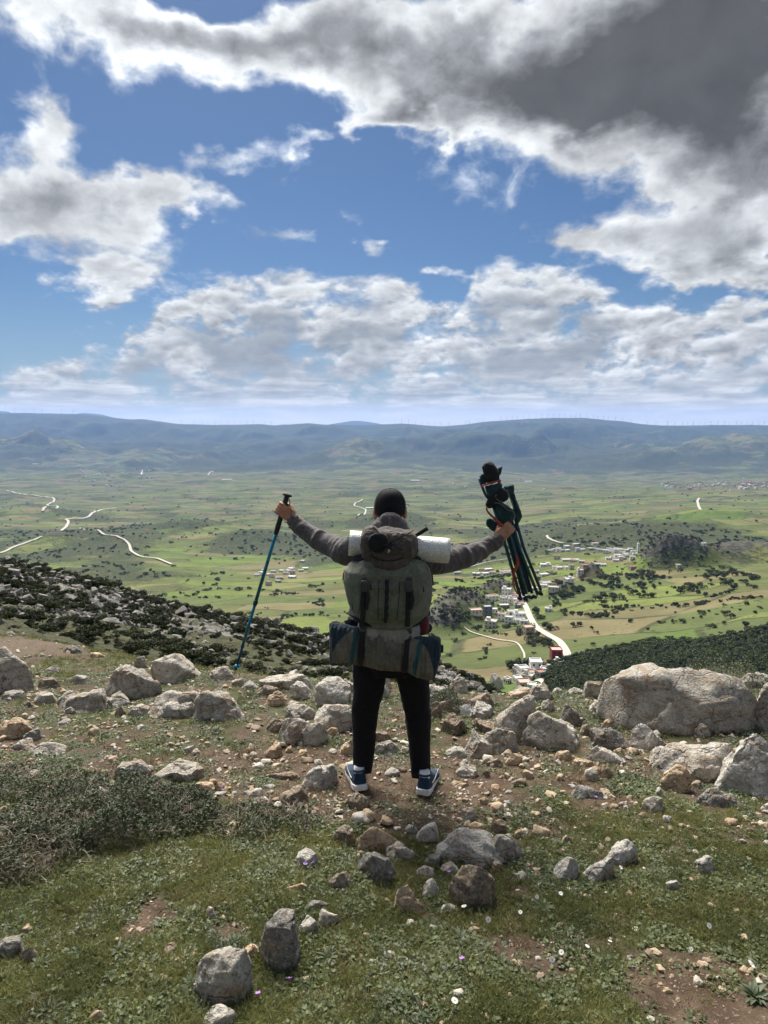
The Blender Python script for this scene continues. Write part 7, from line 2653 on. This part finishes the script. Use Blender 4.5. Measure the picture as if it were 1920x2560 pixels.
def build_houses():
    near = [  # C4 position of the foot, width in close-up px, depth m, storeys, wall, roof, yaw, hut, wing, label
        (328, 352, 62, 7, 2, 'white', 'tile', .35, 0, 0, 'white house with brick-red roof edge, standing apart left of the road'),
        (398, 318, 48, 7, 2, 'white', 'roof', -.3, 1, 0, 'tall white house stepping down beside a beige annex'),
        (436, 325, 34, 6, 1, 'cream', 'tile', -.3, 0, 0, 'beige annex joined to the tall stepped white house'),
        (385, 384, 52, 7, 1, 'grey', 'roof', .1, 0, 0, 'low bare-cement house above the stepped white block'),
        (458, 376, 50, 7, 1, 'cream', 'tile', .1, 1, 0, 'flat house with rust-coloured roof at the road bend'),
        (425, 415, 44, 6, 1, 'white', 'roofg', .05, 0, 0, 'small white house with brown ground floor next to the stepped block'),
        (458, 440, 58, 8, 2, 'white', 'roof', .08, 1, 0, 'white block stepped in three tiers beside the road'),
        (462, 456, 52, 5, 1, 'white', 'roofg', .08, 0, 0, 'front wing of the three-tiered white block'),
        (323, 478, 62, 8, 2, 'cream', 'roof', -.35, 1, 0, 'lone grey-beige two-storey house with a stair hut on its roof'),
        (502, 510, 52, 8, 2, 'tan', 'tan', .2, 0, 0, 'unfinished tan house in trees left of the road'),
        (250, 408, 60, 7, 1, 'cream', 'pink', .2, 0, 0, 'house with pink roof next to the slate-blue one'),
        (305, 408, 44, 7, 2, 'slate', 'roofg', .2, 0, 0, 'slate-blue house between pink roof and white house'),
        (338, 404, 28, 6, 1, 'white', 'roof', .2, 0, 0, 'bluish-white small house beside the slate-blue one'),
        (600, 402, 36, 6, 1, 'white', 'roofg', -.3, 1, 0, 'single white cottage alone in the field right of the road'),
        (636, 626, 58, 8, 2, 'red', 'pink', -.05, 0, 0, 'dark red house with pink roof on the road'),
        (652, 664, 42, 7, 1, 'white', 'roof', .3, 1, 0, 'little white house just below the red one'),
        (538, 684, 62, 9, 2, 'white', 'roof', -.05, 0, 0, 'big white box house at the top of the lower cluster'),
        (478, 716, 50, 8, 2, 'white', 'roofg', .2, 0, 0, 'white courtyard house left of the big white box'),
        (520, 712, 44, 7, 1, 'white', 'tile', .3, 0, 0, 'white house with rusty roof inside the lower cluster'),
        (562, 714, 46, 7, 1, 'grey', 'tile', .4, 0, 0, 'grey house with rust roof at the right of the lower cluster'),
        (482, 762, 66, 7, 1, 'tan', 'pink', .1, 0, 0, 'tan house with open porch at the foot of the lower cluster'),
        (452, 744, 40, 6, 1, 'white', 'roof', .2, 0, 0, 'white hut left of the tan porch house'),
        (520, 778, 44, 5, 1, 'white', 'roof', -.4, 0, 0, 'lowest white house of the lower cluster, by the track'),
        (402, 748, 30, 5, 1, 'white', 'tile', .6, 0, 0, 'tiny gabled-looking house at the left end of the lower cluster'),
        (585, 184, 54, 9, 1, 'white', 'roof', -.1, 1, 0, 'white house with roof hut among trees above the chair legs'),
        (690, 160, 60, 9, 1, 'cream', 'roof', .1, 0, 1, 'wide cream house with long flat wing below the far row'),
        (696, 196, 44, 8, 1, 'white', 'roofg', .1, 0, 0, 'white house in front of the wide cream house'),
        (846, 184, 66, 9, 1, 'white', 'roofg', -.1, 0, 0, 'long low white house alone in dark scrub'),
        (392, 216, 56, 9, 1, 'white', 'tile', .1, 0, 0, 'white house with ochre roof left of the chair legs'),
        (310, 206, 50, 8, 1, 'cream', 'roof', .4, 0, 0, 'cream house at the edge of the bright meadow'),
        (252, 226, 46, 8, 1, 'grey', 'roof', .1, 0, 0, 'grey house farthest left on the meadow edge'),
        (160, 222, 36, 7, 1, 'cream', 'roofg', .1, 0, 0, 'small farmhouse just right of the backpack'),
        (578, 232, 46, 8, 1, 'white', 'roof', .3, 0, 0, 'white house in trees right of the chair legs'),
        (590, 274, 48, 8, 1, 'white', 'roofg', .2, 0, 0, 'white house with grey roof right of the chair feet'),
        (624, 298, 56, 8, 1, 'cream', 'roofg', -.25, 0, 0, 'long cream house right of the chair feet'),
        (538, 216, 34, 7, 1, 'white', 'tile', .1, 0, 0, 'small house seen through the chair legs'),
        (530, 300, 34, 7, 1, 'white', 'roof', .1, 0, 0, 'white house behind the chair feet'),
        (1016, 232, 26, 7, 1, 'grey', 'roofg', .3, 0, 0, 'grey shed at the edge of the dark grove'),
        (1004, 196, 34, 8, 1, 'tan', 'tile', .1, 0, 0, 'rust-roofed house above the dark grove'),
        (775, 190, 34, 8, 1, 'tan', 'tile', .1, 0, 0, 'rust-roofed barn beside the wide cream house'),
        (1226, 188, 22, 7, 1, 'cream', 'roof', .1, 0, 0, 'tiny cream house below the rocky hill'),
        (1350, 80, 20, 8, 1, 'white', 'roof', .1, 0, 0, 'tiny white house behind the rocky hill'),
        (728, 92, 26, 8, 2, 'cream', 'roof', .2, 0, 0, 'tall narrow cream house above the far row'),
        (826, 80, 34, 8, 1, 'white', 'pink', .1, 0, 0, 'pink-roofed villa above the far row'),
    ]
    for i, (x, y, w, d, st, wl, rf, yaw, hut, wing, lab) in enumerate(near):
        p = drape(*C4(x, y), 300)
        ww = w * .5184 / FPX * p[1] * .92
        village_house(p, ww, min(d, ww * 1.1), st, wl, rf, yaw, lab, None, hut, i, wing)
    r = random.Random(8)
    more = [(375, 525, 330, 465, 13, 'small white house squeezed between neighbours near the road bend', 'houses near the road bend'),
            (440, 590, 690, 780, 9, 'small white house packed into the lower cluster', 'houses of the lower cluster'),
            (560, 760, 140, 300, 12, 'small pale house half hidden in trees behind the chair legs', 'houses in trees behind the chair legs'),
            (240, 420, 195, 235, 6, 'small pale house on the edge of the bright meadow', 'houses on the meadow edge'),
            (860, 1010, 120, 175, 8, 'small white house crowded below the minaret', 'houses below the minaret')]
    for x0, x1, y0, y1, n, lab, grp in more:
        c = t_ = 0
        while c < n and t_ < 300:
            t_ += 1
            p = drape(*C4(r.uniform(x0, x1), r.uniform(y0, y1)), 300)
            ww = r.uniform(6, 10)
            if any((p[0] - a) ** 2 + (p[1] - b) ** 2 < (q * .8 + ww * .5) ** 2 for a, b, q in VILLAGE_CLEAR):
                continue
            village_house(p, ww, ww * .8, r.choice((1, 1, 2)), r.choice(('white', 'white', 'cream', 'grey')), r.choice(('roof', 'roofg', 'tile')), r.uniform(-.6, .6), lab, grp, r.random() < .3, 200 + c)
            c += 1
    far = [(372, 192, 55), (415, 178, 60), (470, 190, 60), (520, 192, 50), (575, 190, 60), (570, 140, 70), (700, 188, 50), (760, 180, 60), (850, 165, 50), (900, 168, 40), (950, 180, 55), (985, 185, 60), (1080, 170, 50), (1130, 180, 60), (1175, 165, 50),
           (1100, 205, 60), (1160, 205, 70), (1215, 200, 60), (1260, 185, 60), (1250, 220, 50), (1300, 190, 55), (1345, 175, 60), (1380, 205, 50), (1195, 250, 70), (1130, 275, 60), (1180, 280, 50), (1230, 270, 50), (1280, 250, 50), (1075, 288, 50), (1370, 300, 60), (1400, 235, 50)]
    for i, (x, y, w) in enumerate(far):
        p = drape(*CR(x, y), 500)
        ww = max(7, w * .2049 / FPX * p[1])
        village_house(p, ww, ww * .8, r.choice((1, 1, 2)), r.choice(('white', 'white', 'cream')), r.choice(('roof', 'roof', 'roofg', 'tile')), r.uniform(-.5, .5),
                      'small pale house in the far village row below the minaret' if x > 800 else 'small pale house in the hamlet left of the minaret village',
                      'houses of the minaret village' if x > 800 else 'houses of the hamlet', False, 50 + i)
    left = [(150, 395, 90), (330, 385, 100), (250, 450, 110), (300, 480, 90), (440, 510, 90), (420, 570, 90), (660, 365, 110), (600, 375, 70), (680, 490, 140), (690, 420, 70), (850, 370, 100), (930, 330, 110), (240, 630, 100), (480, 375, 60), (20, 455, 50), (110, 440, 70), (880, 190, 30), (560, 420, 40)]
    for i, (x, y, w) in enumerate(left):
        p = drape(*CL(x, y), 300)
        ww = max(8, w * .1326 / FPX * p[1])
        village_house(p, ww, ww * .8, 1 if i % 3 else 2, r.choice(('white', 'white', 'cream')), r.choice(('roof', 'roof', 'tile', 'roofg')), r.uniform(-.5, .5),
                      'small pale house in the hamlet among bright fields beside the pole', 'houses of the hamlet beside the pole', False, 90 + i)
    # minaret
    p = drape(*CR(1440, 200), 500)
    root = empty('minaret', p)
    tag(root, 'slim pale minaret rising over the far village', 'tower')
    mb = MB()
    mb.box((0, 0, 6), (3.0, 3.0, 16))
    link('shaft', mb.mesh('shaft', HM['white'], False), root)
    link('gallery', MB().box((0, 0, 14.3), (3.9, 3.9, .6)).mesh('gallery', HM['cream'], False), root)
    link('lantern', MB().box((0, 0, 16.3), (1.5, 1.5, 3.4)).mesh('lantern', HM['white'], False), root)
    link('finial', MB().tube([(0, 0, 18), (0, 0, 18.6), (0, 0, 20.5)], [.8, .5, .05], 8).mesh('finial', HM['cream']), root)
    for z in (3, 7, 11):
        link('window', MB().box((0, -1.52, z), (.6, .08, 1.2)).mesh('window', HM['glass'], False), root)
    # distant houses: plain little blocks with a roof, too far to show more
    blk = []
    for wl, rf in (('white', 'roof'), ('cream', 'tile'), ('tan', 'tile'), ('white', 'roofg')):
        mb = MB().box((0, 0, 2), (10, 9, 8)).box((0, 0, 6.3), (10.6, 9.6, .6))
        me = mb.mesh('distant_house', HM[wl], False)
        me.materials.append(HM[rf])
        me.polygons.foreach_set('material_index', [0] * 6 + [1] * 6)
        blk.append(me)

    def town(n, C, x0, x1, y0, y1, label, group):
        for _ in range(n):
            x, y = r.uniform(x0, x1), y0 + (y1 - y0) * r.betavariate(2, 2)
            p = drape(*C(x, y), 2500)
            if not p:
                continue
            s = r.uniform(.7, 1.6)
            o = link('distant_house', r.choice(blk), None, p, (0, 0, r.uniform(0, 3)), (s, s, s * .9))
            tag(o, label, 'house', group)
    town(95, C3, 1390, 1720, 428, 478, 'speck of a house in the distant town under the right-hand ridge', 'houses of the right-hand town')
    town(30, C3, 1200, 1400, 440, 480, 'speck of a house strung out from the right-hand town', 'outlying houses of the right-hand town')
    town(60, C2, 340, 660, 370, 470, 'speck of a house in the scattered settlement across the valley', 'houses of the scattered settlement')
    town(26, C2, -20, 360, 250, 340, 'speck of a farmhouse on the pale left-hand hill', 'farmhouses on the left-hand hill')
    town(24, C3, 480, 1300, 190, 330, 'speck of a farmhouse on the slopes of the right ridge', 'farmhouses on the right ridge')
    town(14, C3, 0, 700, 380, 520, 'speck of a farmhouse on the valley floor right of the walker', 'farmhouses on the valley floor')
    for C, x, y, w, lab in ((C2, 980, 432, 42, 'long white hall on the valley floor'), (C2, 152, 364, 32, 'white shed under the left-hand hill'), (C3, 135, 436, 40, 'white greenhouse right of the walker head'), (C3, 625, 440, 30, 'white works beside the far fields'),
                            (C2, 1600, 556, 40, 'long pale shed beside the walker cap'), (C3, 830, 718, 26, 'pale barn by the curved road')):
        p = drape(*C(x, y), 500)
        ww = w * .5787 / FPX * p[1]
        root = empty('shed', p, r.uniform(-.2, .2))
        tag(root, lab, 'shed')
        link('wall', MB().box((0, 0, 1), (ww, ww * .35, 8)).mesh('wall', HM['white'], False), root)
        link('roof', MB().box((0, 0, 5.2), (ww * 1.02, ww * .37, .4)).mesh('roof', HM['roof'], False), root)


build_houses()


def build_turbines():
    m = plain('turbine_grey', (.30, .31, .33), .6)
    mb = MB().tube([(0, 0, -10), (0, 0, 62)], [3.2, 2.2], 8).box((0, 1, 63.5), (3.2, 8, 3.4))
    for k in range(3):
        a = .4 + k * 2 * math.pi / 3
        d = Vector((math.sin(a), 0, math.cos(a)))
        mb.tube([Vector((0, -4.2, 63.5)) + d * 1.0, Vector((0, -4.2, 63.5)) + d * 12, Vector((0, -4.2, 63.5)) + d * 33], [1.5, 1.7, .35], 5)
    me = mb.mesh('wind_turbine', m)
    r = random.Random(6)
    left = [80, 120, 165, 197, 280, 330, 790, 845, 880, 905, 935, 963, 990, 1017, 1045, 1072, 1100, 1148, 1177]
    right = [47, 75, 105, 135, 163, 190, 217, 243, 280, 350, 365, 402, 425, 500, 525, 550, 570, 600, 620, 650, 675, 700, 725, 750, 775, 800, 820, 840, 870, 895, 915, 940, 960, 990, 1020, 1060, 1130, 1165, 1215, 1245, 1280, 1300, 1325, 1350,
             1375, 1400, 1430, 1460, 1480, 1510, 1530, 1555, 1580, 1605, 1630, 1652]
    for px in [x * .5787 for x in left] + [960 + x * .5787 for x in right]:
        Y = 12480.0
        x = (px - 960) / FPX * Y
        z = float(height(np.array([x]), np.array([Y]), False)[0])
        o = link('wind_turbine', me, None, (x, Y, z), (0, 0, r.uniform(-.5, .5)), r.uniform(.85, 1.1))
        hill = 'left-hand' if px < 450 else ('saddle of the' if px < 1150 else 'long right-hand')
        tag(o, 'tiny wind turbine standing on the %s ridge' % hill, 'wind turbine', 'wind turbines on the %s ridge' % hill)


build_turbines()

# ------------------------------------------------------------------ trees
LM['oak'] = leaf_material('dark_oak_foliage', (.024, .035, .014), (.054, .070, .026), (.105, .12, .05), .12, .08)
LM['olive_tree'] = leaf_material('olive_foliage', (.030, .040, .020), (.055, .068, .034), (.090, .105, .056), .12, .08)
LM['scrub'] = leaf_material('evergreen_scrub', (.014, .020, .008), (.032, .040, .015), (.066, .070, .028), .12, .35)
TRUNK = bark_material('dark_bark', (.035, .027, .02), (.085, .065, .05))


def crown_mesh(seed, n, squash, material, leaf=.125, lobes=6):
    """leaf clumps spread through several uneven lobes, gaps between"""
    r = random.Random(seed)
    L = [(Vector((r.gauss(0, .45), r.gauss(0, .45), r.uniform(-.15, .45) * squash)), r.uniform(.35, .62)) for _ in range(lobes)]
    vs, fs = [], []
    for _ in range(n):
        c, rad = r.choice(L)
        d = Vector((r.gauss(0, 1), r.gauss(0, 1), r.gauss(.2, 1))).normalized()
        p = c + Vector((d.x, d.y, d.z * squash)) * rad * r.uniform(.75, 1.05)
        nrm = (d + Vector((r.gauss(0, .45), r.gauss(0, .45), r.gauss(0, .45)))).normalized()
        a = nrm.orthogonal().normalized()
        b = nrm.cross(a)
        t = r.uniform(0, 6.28)
        a, b = a * math.cos(t) + b * math.sin(t), b * math.cos(t) - a * math.sin(t)
        s = leaf * r.uniform(.6, 1.3)
        i = len(vs)
        vs += [p - a * s, p - b * s * .7, p + a * s, p + b * s * .7]
        fs.append((i, i + 1, i + 2, i + 3))
    me = bpy.data.meshes.new('crown')
    me.from_pydata([tuple(v) for v in vs], [], fs)
    me.materials.append(material)
    return me


def trunk_mesh(seed):
    r = random.Random(seed)
    mb = MB()
    top = Vector((r.gauss(0, .06), r.gauss(0, .06), .0))
    mb.tube([(0, 0, -1.1), (0, 0, -.6), top], [.12, .09, .05], 7)
    for k in range(4):
        a = r.uniform(0, 6.28)
        mb.tube([(0, 0, -.55), (math.cos(a) * .2, math.sin(a) * .2, -.2), (math.cos(a) * .45, math.sin(a) * .45, .15)], [.05, .035, .015], 5)
    return mb.mesh('trunk', TRUNK)


CROWNS = [crown_mesh(300 + k, 520, .8, LM['oak' if k % 3 else 'olive_tree']) for k in range(6)]
TRUNKS = [trunk_mesh(330 + k) for k in range(3)]


def tree_object(x, y, z, rad, k, label, group):
    root = empty('tree', (x, y, z), (k * 1.7) % 6.28)
    root.scale = (rad, rad, rad)
    tag(root, label, 'tree', group)
    link('crown', CROWNS[k % 6], root, (0, 0, .60))
    link('trunk', TRUNKS[k % 3], root, (0, 0, .60))
    VILLAGE_CLEAR.append((x, y, rad * .8))


FOREST = [C4(x, y) for x, y in ((590, 800), (600, 700), (640, 672), (700, 645), (800, 612), (880, 600), (960, 588), (1100, 556), (1300, 560), (1500, 530), (1659, 488), (1900, 440), (1900, 900), (600, 900))]


def far_clear(x, y, m=2.0):
    ok = np.ones(len(x), bool)
    for a, b, r in VILLAGE_CLEAR:
        ok &= (x - a) ** 2 + (y - b) ** 2 > (r + m) ** 2
    return ok


def build_trees():
    r = random.Random(14)
    # trees one can point at
    solo = [(945, 382, 20, 'lone round tree in the green field right of the road'), (800, 425, 32, 'large dark tree beside the ploughed patch'), (812, 488, 22, 'tall pale-green tree at the corner of the ploughed patch'), (720, 478, 30, 'left tree of the dark clump by the ploughed patch'),
            (755, 474, 30, 'right tree of the dark clump by the ploughed patch'), (1205, 458, 24, 'left tree of a joined pair in the yellow field'), (1250, 458, 32, 'right tree of a joined pair in the yellow field'), (1345, 418, 32, 'single round tree beyond the joined pair'),
            (1355, 330, 30, 'round tree at the far edge of the yellow field'), (1480, 435, 34, 'grey-green tree on the stony pasture'), (1550, 372, 26, 'tree on the pasture above the wood'), (815, 568, 22, 'small round tree below the ploughed patch'),
            (525, 570, 26, 'round bush in the brown fenced plot'), (145, 548, 24, 'lone bushy tree in the pasture right of the backpack'), (1548, 475, 40, 'tree standing out from the edge of the wood'), (1122, 374, 14, 'small bush at the head of the yellow field'),
            (1450, 462, 22, 'small tree on the stony pasture edge'), (1620, 390, 18, 'bush high on the stony pasture'), (530, 606, 16, 'bush below the brown fenced plot'), (1000, 400, 12, 'tiny bush near the lone round tree')]
    k = 0
    for x, y, w, lab in solo:
        p = drape(*C4(x, y), 300)
        tree_object(p[0], p[1], p[2], w * .5184 / FPX * p[1] * .58, k, lab, None)
        k += 1
    groves = [([(960, 330), (965, 250), (1010, 215), (1100, 205), (1165, 230), (1160, 300), (1110, 340), (1020, 335)], 44, 'tree of the dense dark grove below the rocky hill', 'trees of the dark grove'),
              ([(770, 280), (800, 250), (880, 225), (960, 230), (955, 290), (860, 300)], 24, 'tree of the hedge line left of the dark grove', 'trees of the hedge line'),
              ([(1335, 250), (1380, 200), (1480, 190), (1540, 215), (1600, 240), (1610, 290), (1500, 300), (1400, 290)], 40, 'tree of the spreading grove on the right pasture', 'trees of the right grove'),
              ([(590, 345), (640, 290), (750, 270), (770, 310), (700, 345)], 24, 'tree of the dark clump behind the road bend', 'trees behind the road bend'),
              ([(770, 345), (880, 315), (950, 330), (945, 350), (800, 352)], 14, 'tree of the hedge at the head of the green field', 'trees of the field hedge'),
              ([(1210, 325), (1260, 275), (1340, 290), (1330, 320), (1250, 335)], 14, 'tree of the clump between grove and pasture', 'trees of the small clump'),
              ([(60, 420), (150, 400), (250, 430), (220, 470), (100, 470)], 18, 'tree behind the pink-roofed house', 'trees behind the pink-roofed house'),
              ([(500, 400), (560, 440), (620, 520), (690, 580), (680, 560), (600, 470), (540, 390)], 16, 'roadside tree on the right verge', 'trees on the right verge'),
              ([(460, 570), (540, 510), (640, 560), (660, 590), (600, 600), (560, 545), (500, 580)], 16, 'tree round the brown fenced plot', 'trees round the fenced plot'),
              ([(400, 690), (440, 640), (500, 640), (580, 640), (640, 680), (600, 690), (450, 700)], 16, 'tree between the lower cluster and the red house', 'trees between red house and lower cluster'),
              ([(420, 470), (480, 470), (560, 520), (470, 520), (380, 520), (400, 490)], 12, 'tree near the unfinished tan house', 'trees near the tan house')]
    for poly, n, lab, grp in groves:
        xs, ys = [p[0] for p in poly], [p[1] for p in poly]
        c = 0
        while c < n:
            x, y = r.uniform(min(xs), max(xs)), r.uniform(min(ys), max(ys))
            if not in_poly(np.array([x]), np.array([y]), poly)[0]:
                continue
            c += 1
            p = drape(*C4(x, y), 300)
            if not far_clear(np.array([p[0]]), np.array([p[1]]), .5)[0]:
                continue
            tree_object(p[0], p[1], p[2], r.uniform(2.2, 4.2), k, lab, grp)
            k += 1
    # uncountable ones: hedges, scattered trees, the oak wood
    src = [bpy.data.objects.new('tree_source', c) for c in CROWNS]

    def wood(name, x, y, s):
        z = height(x, y, False)
        scatter(name, src, np.stack([x, y, z + s * .45], -1), s, RNG.uniform(0, 6.28, len(x)), .08)
    n = 16000
    Y = RNG.uniform(290, 520, n)
    X = RNG.uniform(.12, .85, n) * Y
    px, py = project(X, Y, height(X, Y, False))
    ok = in_poly(px, py, FOREST) | ((Y < 420) & in_poly(px, py + 14, FOREST))
    X, Y = X[ok], Y[ok]
    wood('oak_wood', X[:5200], Y[:5200], RNG.uniform(2.2, 4.0, len(X[:5200])))
    # field trees and hedgerows further out
    n = 60000
    Y = np.exp(RNG.uniform(math.log(420), math.log(4200), n))
    X = RNG.uniform(-.68, .68, n) * Y
    wd = woodiness(X, Y)
    hd = np.abs(fbm(X / 150 + Y / 400, Y / 190, 201, 2)) < .022
    hd2 = np.abs(fbm(X / 260, Y / 120 + X / 300, 205, 2)) < .02
    keep = RNG.random(n) < np.clip((wd - .46) * 1.2, .006, .7) + .8 * (hd | hd2) * (fbm(X / 60, Y / 60, 207, 2) > -.02)
    px, py = project(X, Y, height(X, Y, False))
    keep &= RNG.random(n) < np.where(Y > 1000, .38, .9)
    keep &= ~in_poly(px, py, FOREST)
    keep &= far_clear(X, Y, 3)
    X, Y = X[keep], Y[keep]
    s = RNG.uniform(1.3, 3.4, len(X)) * np.clip(Y / 900, .8, 1.3)
    wood('valley_trees', X, Y, s)
    # scrub on the rocky knolls
    n = 9000
    Y = RNG.uniform(560, 1000, n)
    X = RNG.uniform(.05, .5, n) * Y
    ok = (RNG.random(n) < valley_rock(X, Y) * .95) & far_clear(X, Y, 2)
    wood('knoll_scrub', X[ok], Y[ok], RNG.uniform(.8, 2.0, ok.sum()))


build_trees()

# ------------------------------------------------------------------ scrub and crags of the near spur
def build_spur():
    crowns = [crown_mesh(400 + k, 900, .62, LM['scrub'], .085, 7) for k in range(5)]
    stems = trunk_mesh(440)
    n = 90000
    Y = np.exp(RNG.uniform(math.log(13), math.log(128), n))
    X = RNG.uniform(-.72, .22, n) * Y
    Z = height(X, Y, False)
    px, py = project(X, Y, Z)
    low = fbm(X / 10, Y / 13, 301, 3)
    den = np.clip(.30 + low * 2.2, .01, 1)
    u = X / Y
    grassy = (Y < np.interp(u, [-.62, -.4, -.2, -.06, .05, .12], [24, 44, 58, 66, 50, 40]))
    den = den * np.where(grassy, .16, 1.0)
    den = den * np.where((X > -9.5) & (X < -3.5) & (Y < 18), 0, 1)
    ok = (RNG.random(n) < den * .62) & (Y > 13.5)
    X, Y, Z = X[ok], Y[ok], Z[ok]
    # thin by mutual distance on a coarse grid
    seen, sel = set(), []
    for i in range(len(X)):
        c = (int(X[i] / .8), int(Y[i] / 1.1))
        if c in seen:
            continue
        seen.add(c)
        sel.append(i)
    X, Y, Z = X[sel], Y[sel], Z[sel]
    S = np.clip(.34 * np.exp(RNG.normal(0, .35, len(X))), .2, 1.0) * np.clip(.45 + Y / 105, .5, 1.45)
    show = S / Y
    px, py = project(X, Y, Z)
    vis = (px > -30) & (px < 1260)
    order = np.argsort(-(show * vis))
    first, rest = order[:280], order[280:]
    for j, i in enumerate(first):
        root = empty('scrub_bush', (X[i], Y[i], Z[i]), float(j % 6))
        s = float(S[i])
        root.scale = (s, s, s)
        side = 'left slope of the spur above the bare path' if px[i] < 420 else ('middle of the spur below the crest' if px[i] < 760 else 'right end of the spur behind the walker')
        size = 'broad' if s > .7 else ('mid-sized' if s > .45 else 'small')
        tag(root, '%s dark evergreen bush on the %s' % (size, side), 'bush', '%s bushes on the %s' % (size, side))
        link('foliage', crowns[j % 5], root, (0, 0, .32))
        link('stem', stems, root, (0, 0, .62), None, .8)
    src = [bpy.data.objects.new('scrub_source', c) for c in crowns]
    scatter('spur_scrub', src, np.stack([X[rest], Y[rest], Z[rest] + S[rest] * .3], -1), S[rest], RNG.uniform(0, 6.28, len(rest)), .1)
    # limestone teeth and boulders
    rocks = []
    for k in range(8):
        r = random.Random(500 + k)
        pts = [Vector((r.gauss(0, .42), r.gauss(0, .42), r.uniform(-.6, .75) * (1.1 if k % 2 else .7))) for _ in range(15)]
        me = hull_mesh('crag', pts)
        me.materials.append(SPUR_ROCK)
        rocks.append(bpy.data.objects.new('crag_source', me))
    n = 90000
    Y = np.exp(RNG.uniform(math.log(12), math.log(126), n))
    X = RNG.uniform(-.72, .22, n) * Y
    rk = rockiness(X, Y)
    cl = np.clip(fbm(X / 4, Y / 4, 311, 3) * 3 + .35, .03, 1)
    ok = RNG.random(n) < np.clip(rk * 1.2 - .1, .006, 1) * cl * .55
    X, Y = X[ok], Y[ok]
    s = np.clip(.19 * np.exp(RNG.normal(0, .6, len(X))), .07, 1.0) * np.clip(.45 + Y / 100, .4, 1.4)
    scatter('spur_crags', rocks, np.stack([X, Y, height(X, Y, False) + s * .1], -1), s, RNG.uniform(0, 6.28, len(X)), .25)
    # tufts on the brow and the near part of the slope
    H = [bpy.data.objects['herb_tuft_source'] if 'herb_tuft_source' in bpy.data.objects else None]


def spur_rock_material():
    m, N, b = mat('spur_limestone')
    P = N.new('ShaderNodeNewGeometry').outputs['Position']
    n1 = N.noise(P, 1.6, 5, .65)[0]
    n2 = N.noise(P, 7, 4, .65)[0]
    c = N.ramp(N.m('MULTIPLY_ADD', n2, .5, N.m('MULTIPLY', n1, .5)), [(.32, (.11, .10, .086)), (.48, (.26, .242, .212)), (.62, (.40, .38, .34)), (.75, (.50, .475, .43))])
    N.put(b.inputs['Base Color'], c)
    b.inputs['Roughness'].default_value = .95
    bp = N.new('ShaderNodeBump', {'Height': n2, 'Strength': 1.0, 'Distance': .25})
    N.put(b.inputs['Normal'], bp.outputs[0])
    return m


SPUR_ROCK = spur_rock_material()
build_spur()


# ------------------------------------------------------------------ the hazy air over the valley
def build_haze():
    m = bpy.data.materials.new('hazy_air')
    m.use_nodes = True
    N = NT(m.node_tree)
    v = N.new('ShaderNodeVolumePrincipled')
    v.inputs['Color'].default_value = (.27, .49, .98, 1)
    v.inputs['Density'].default_value = HAZE
    v.inputs['Anisotropy'].default_value = .2
    N.t.links.new(v.outputs[0], N.new('ShaderNodeOutputMaterial').inputs['Volume'])
    x, y0, y1, z0, z1 = 36000, -60, 23000, -1500, 265
    vs = [(-x, y0, z0), (x, y0, z0), (x, y1, z0), (-x, y1, z0), (-x, y0, z1), (x, y0, z1), (x, y1, z1), (-x, y1, z1)]
    fs = [(0, 3, 2, 1), (4, 5, 6, 7), (0, 1, 5, 4), (1, 2, 6, 5), (2, 3, 7, 6), (3, 0, 4, 7)]
    me = mesh_np('haze', vs, fs, m, False)
    tag(link('haze', me), kind='stuff')


HAZE = 3.4e-5
build_haze()
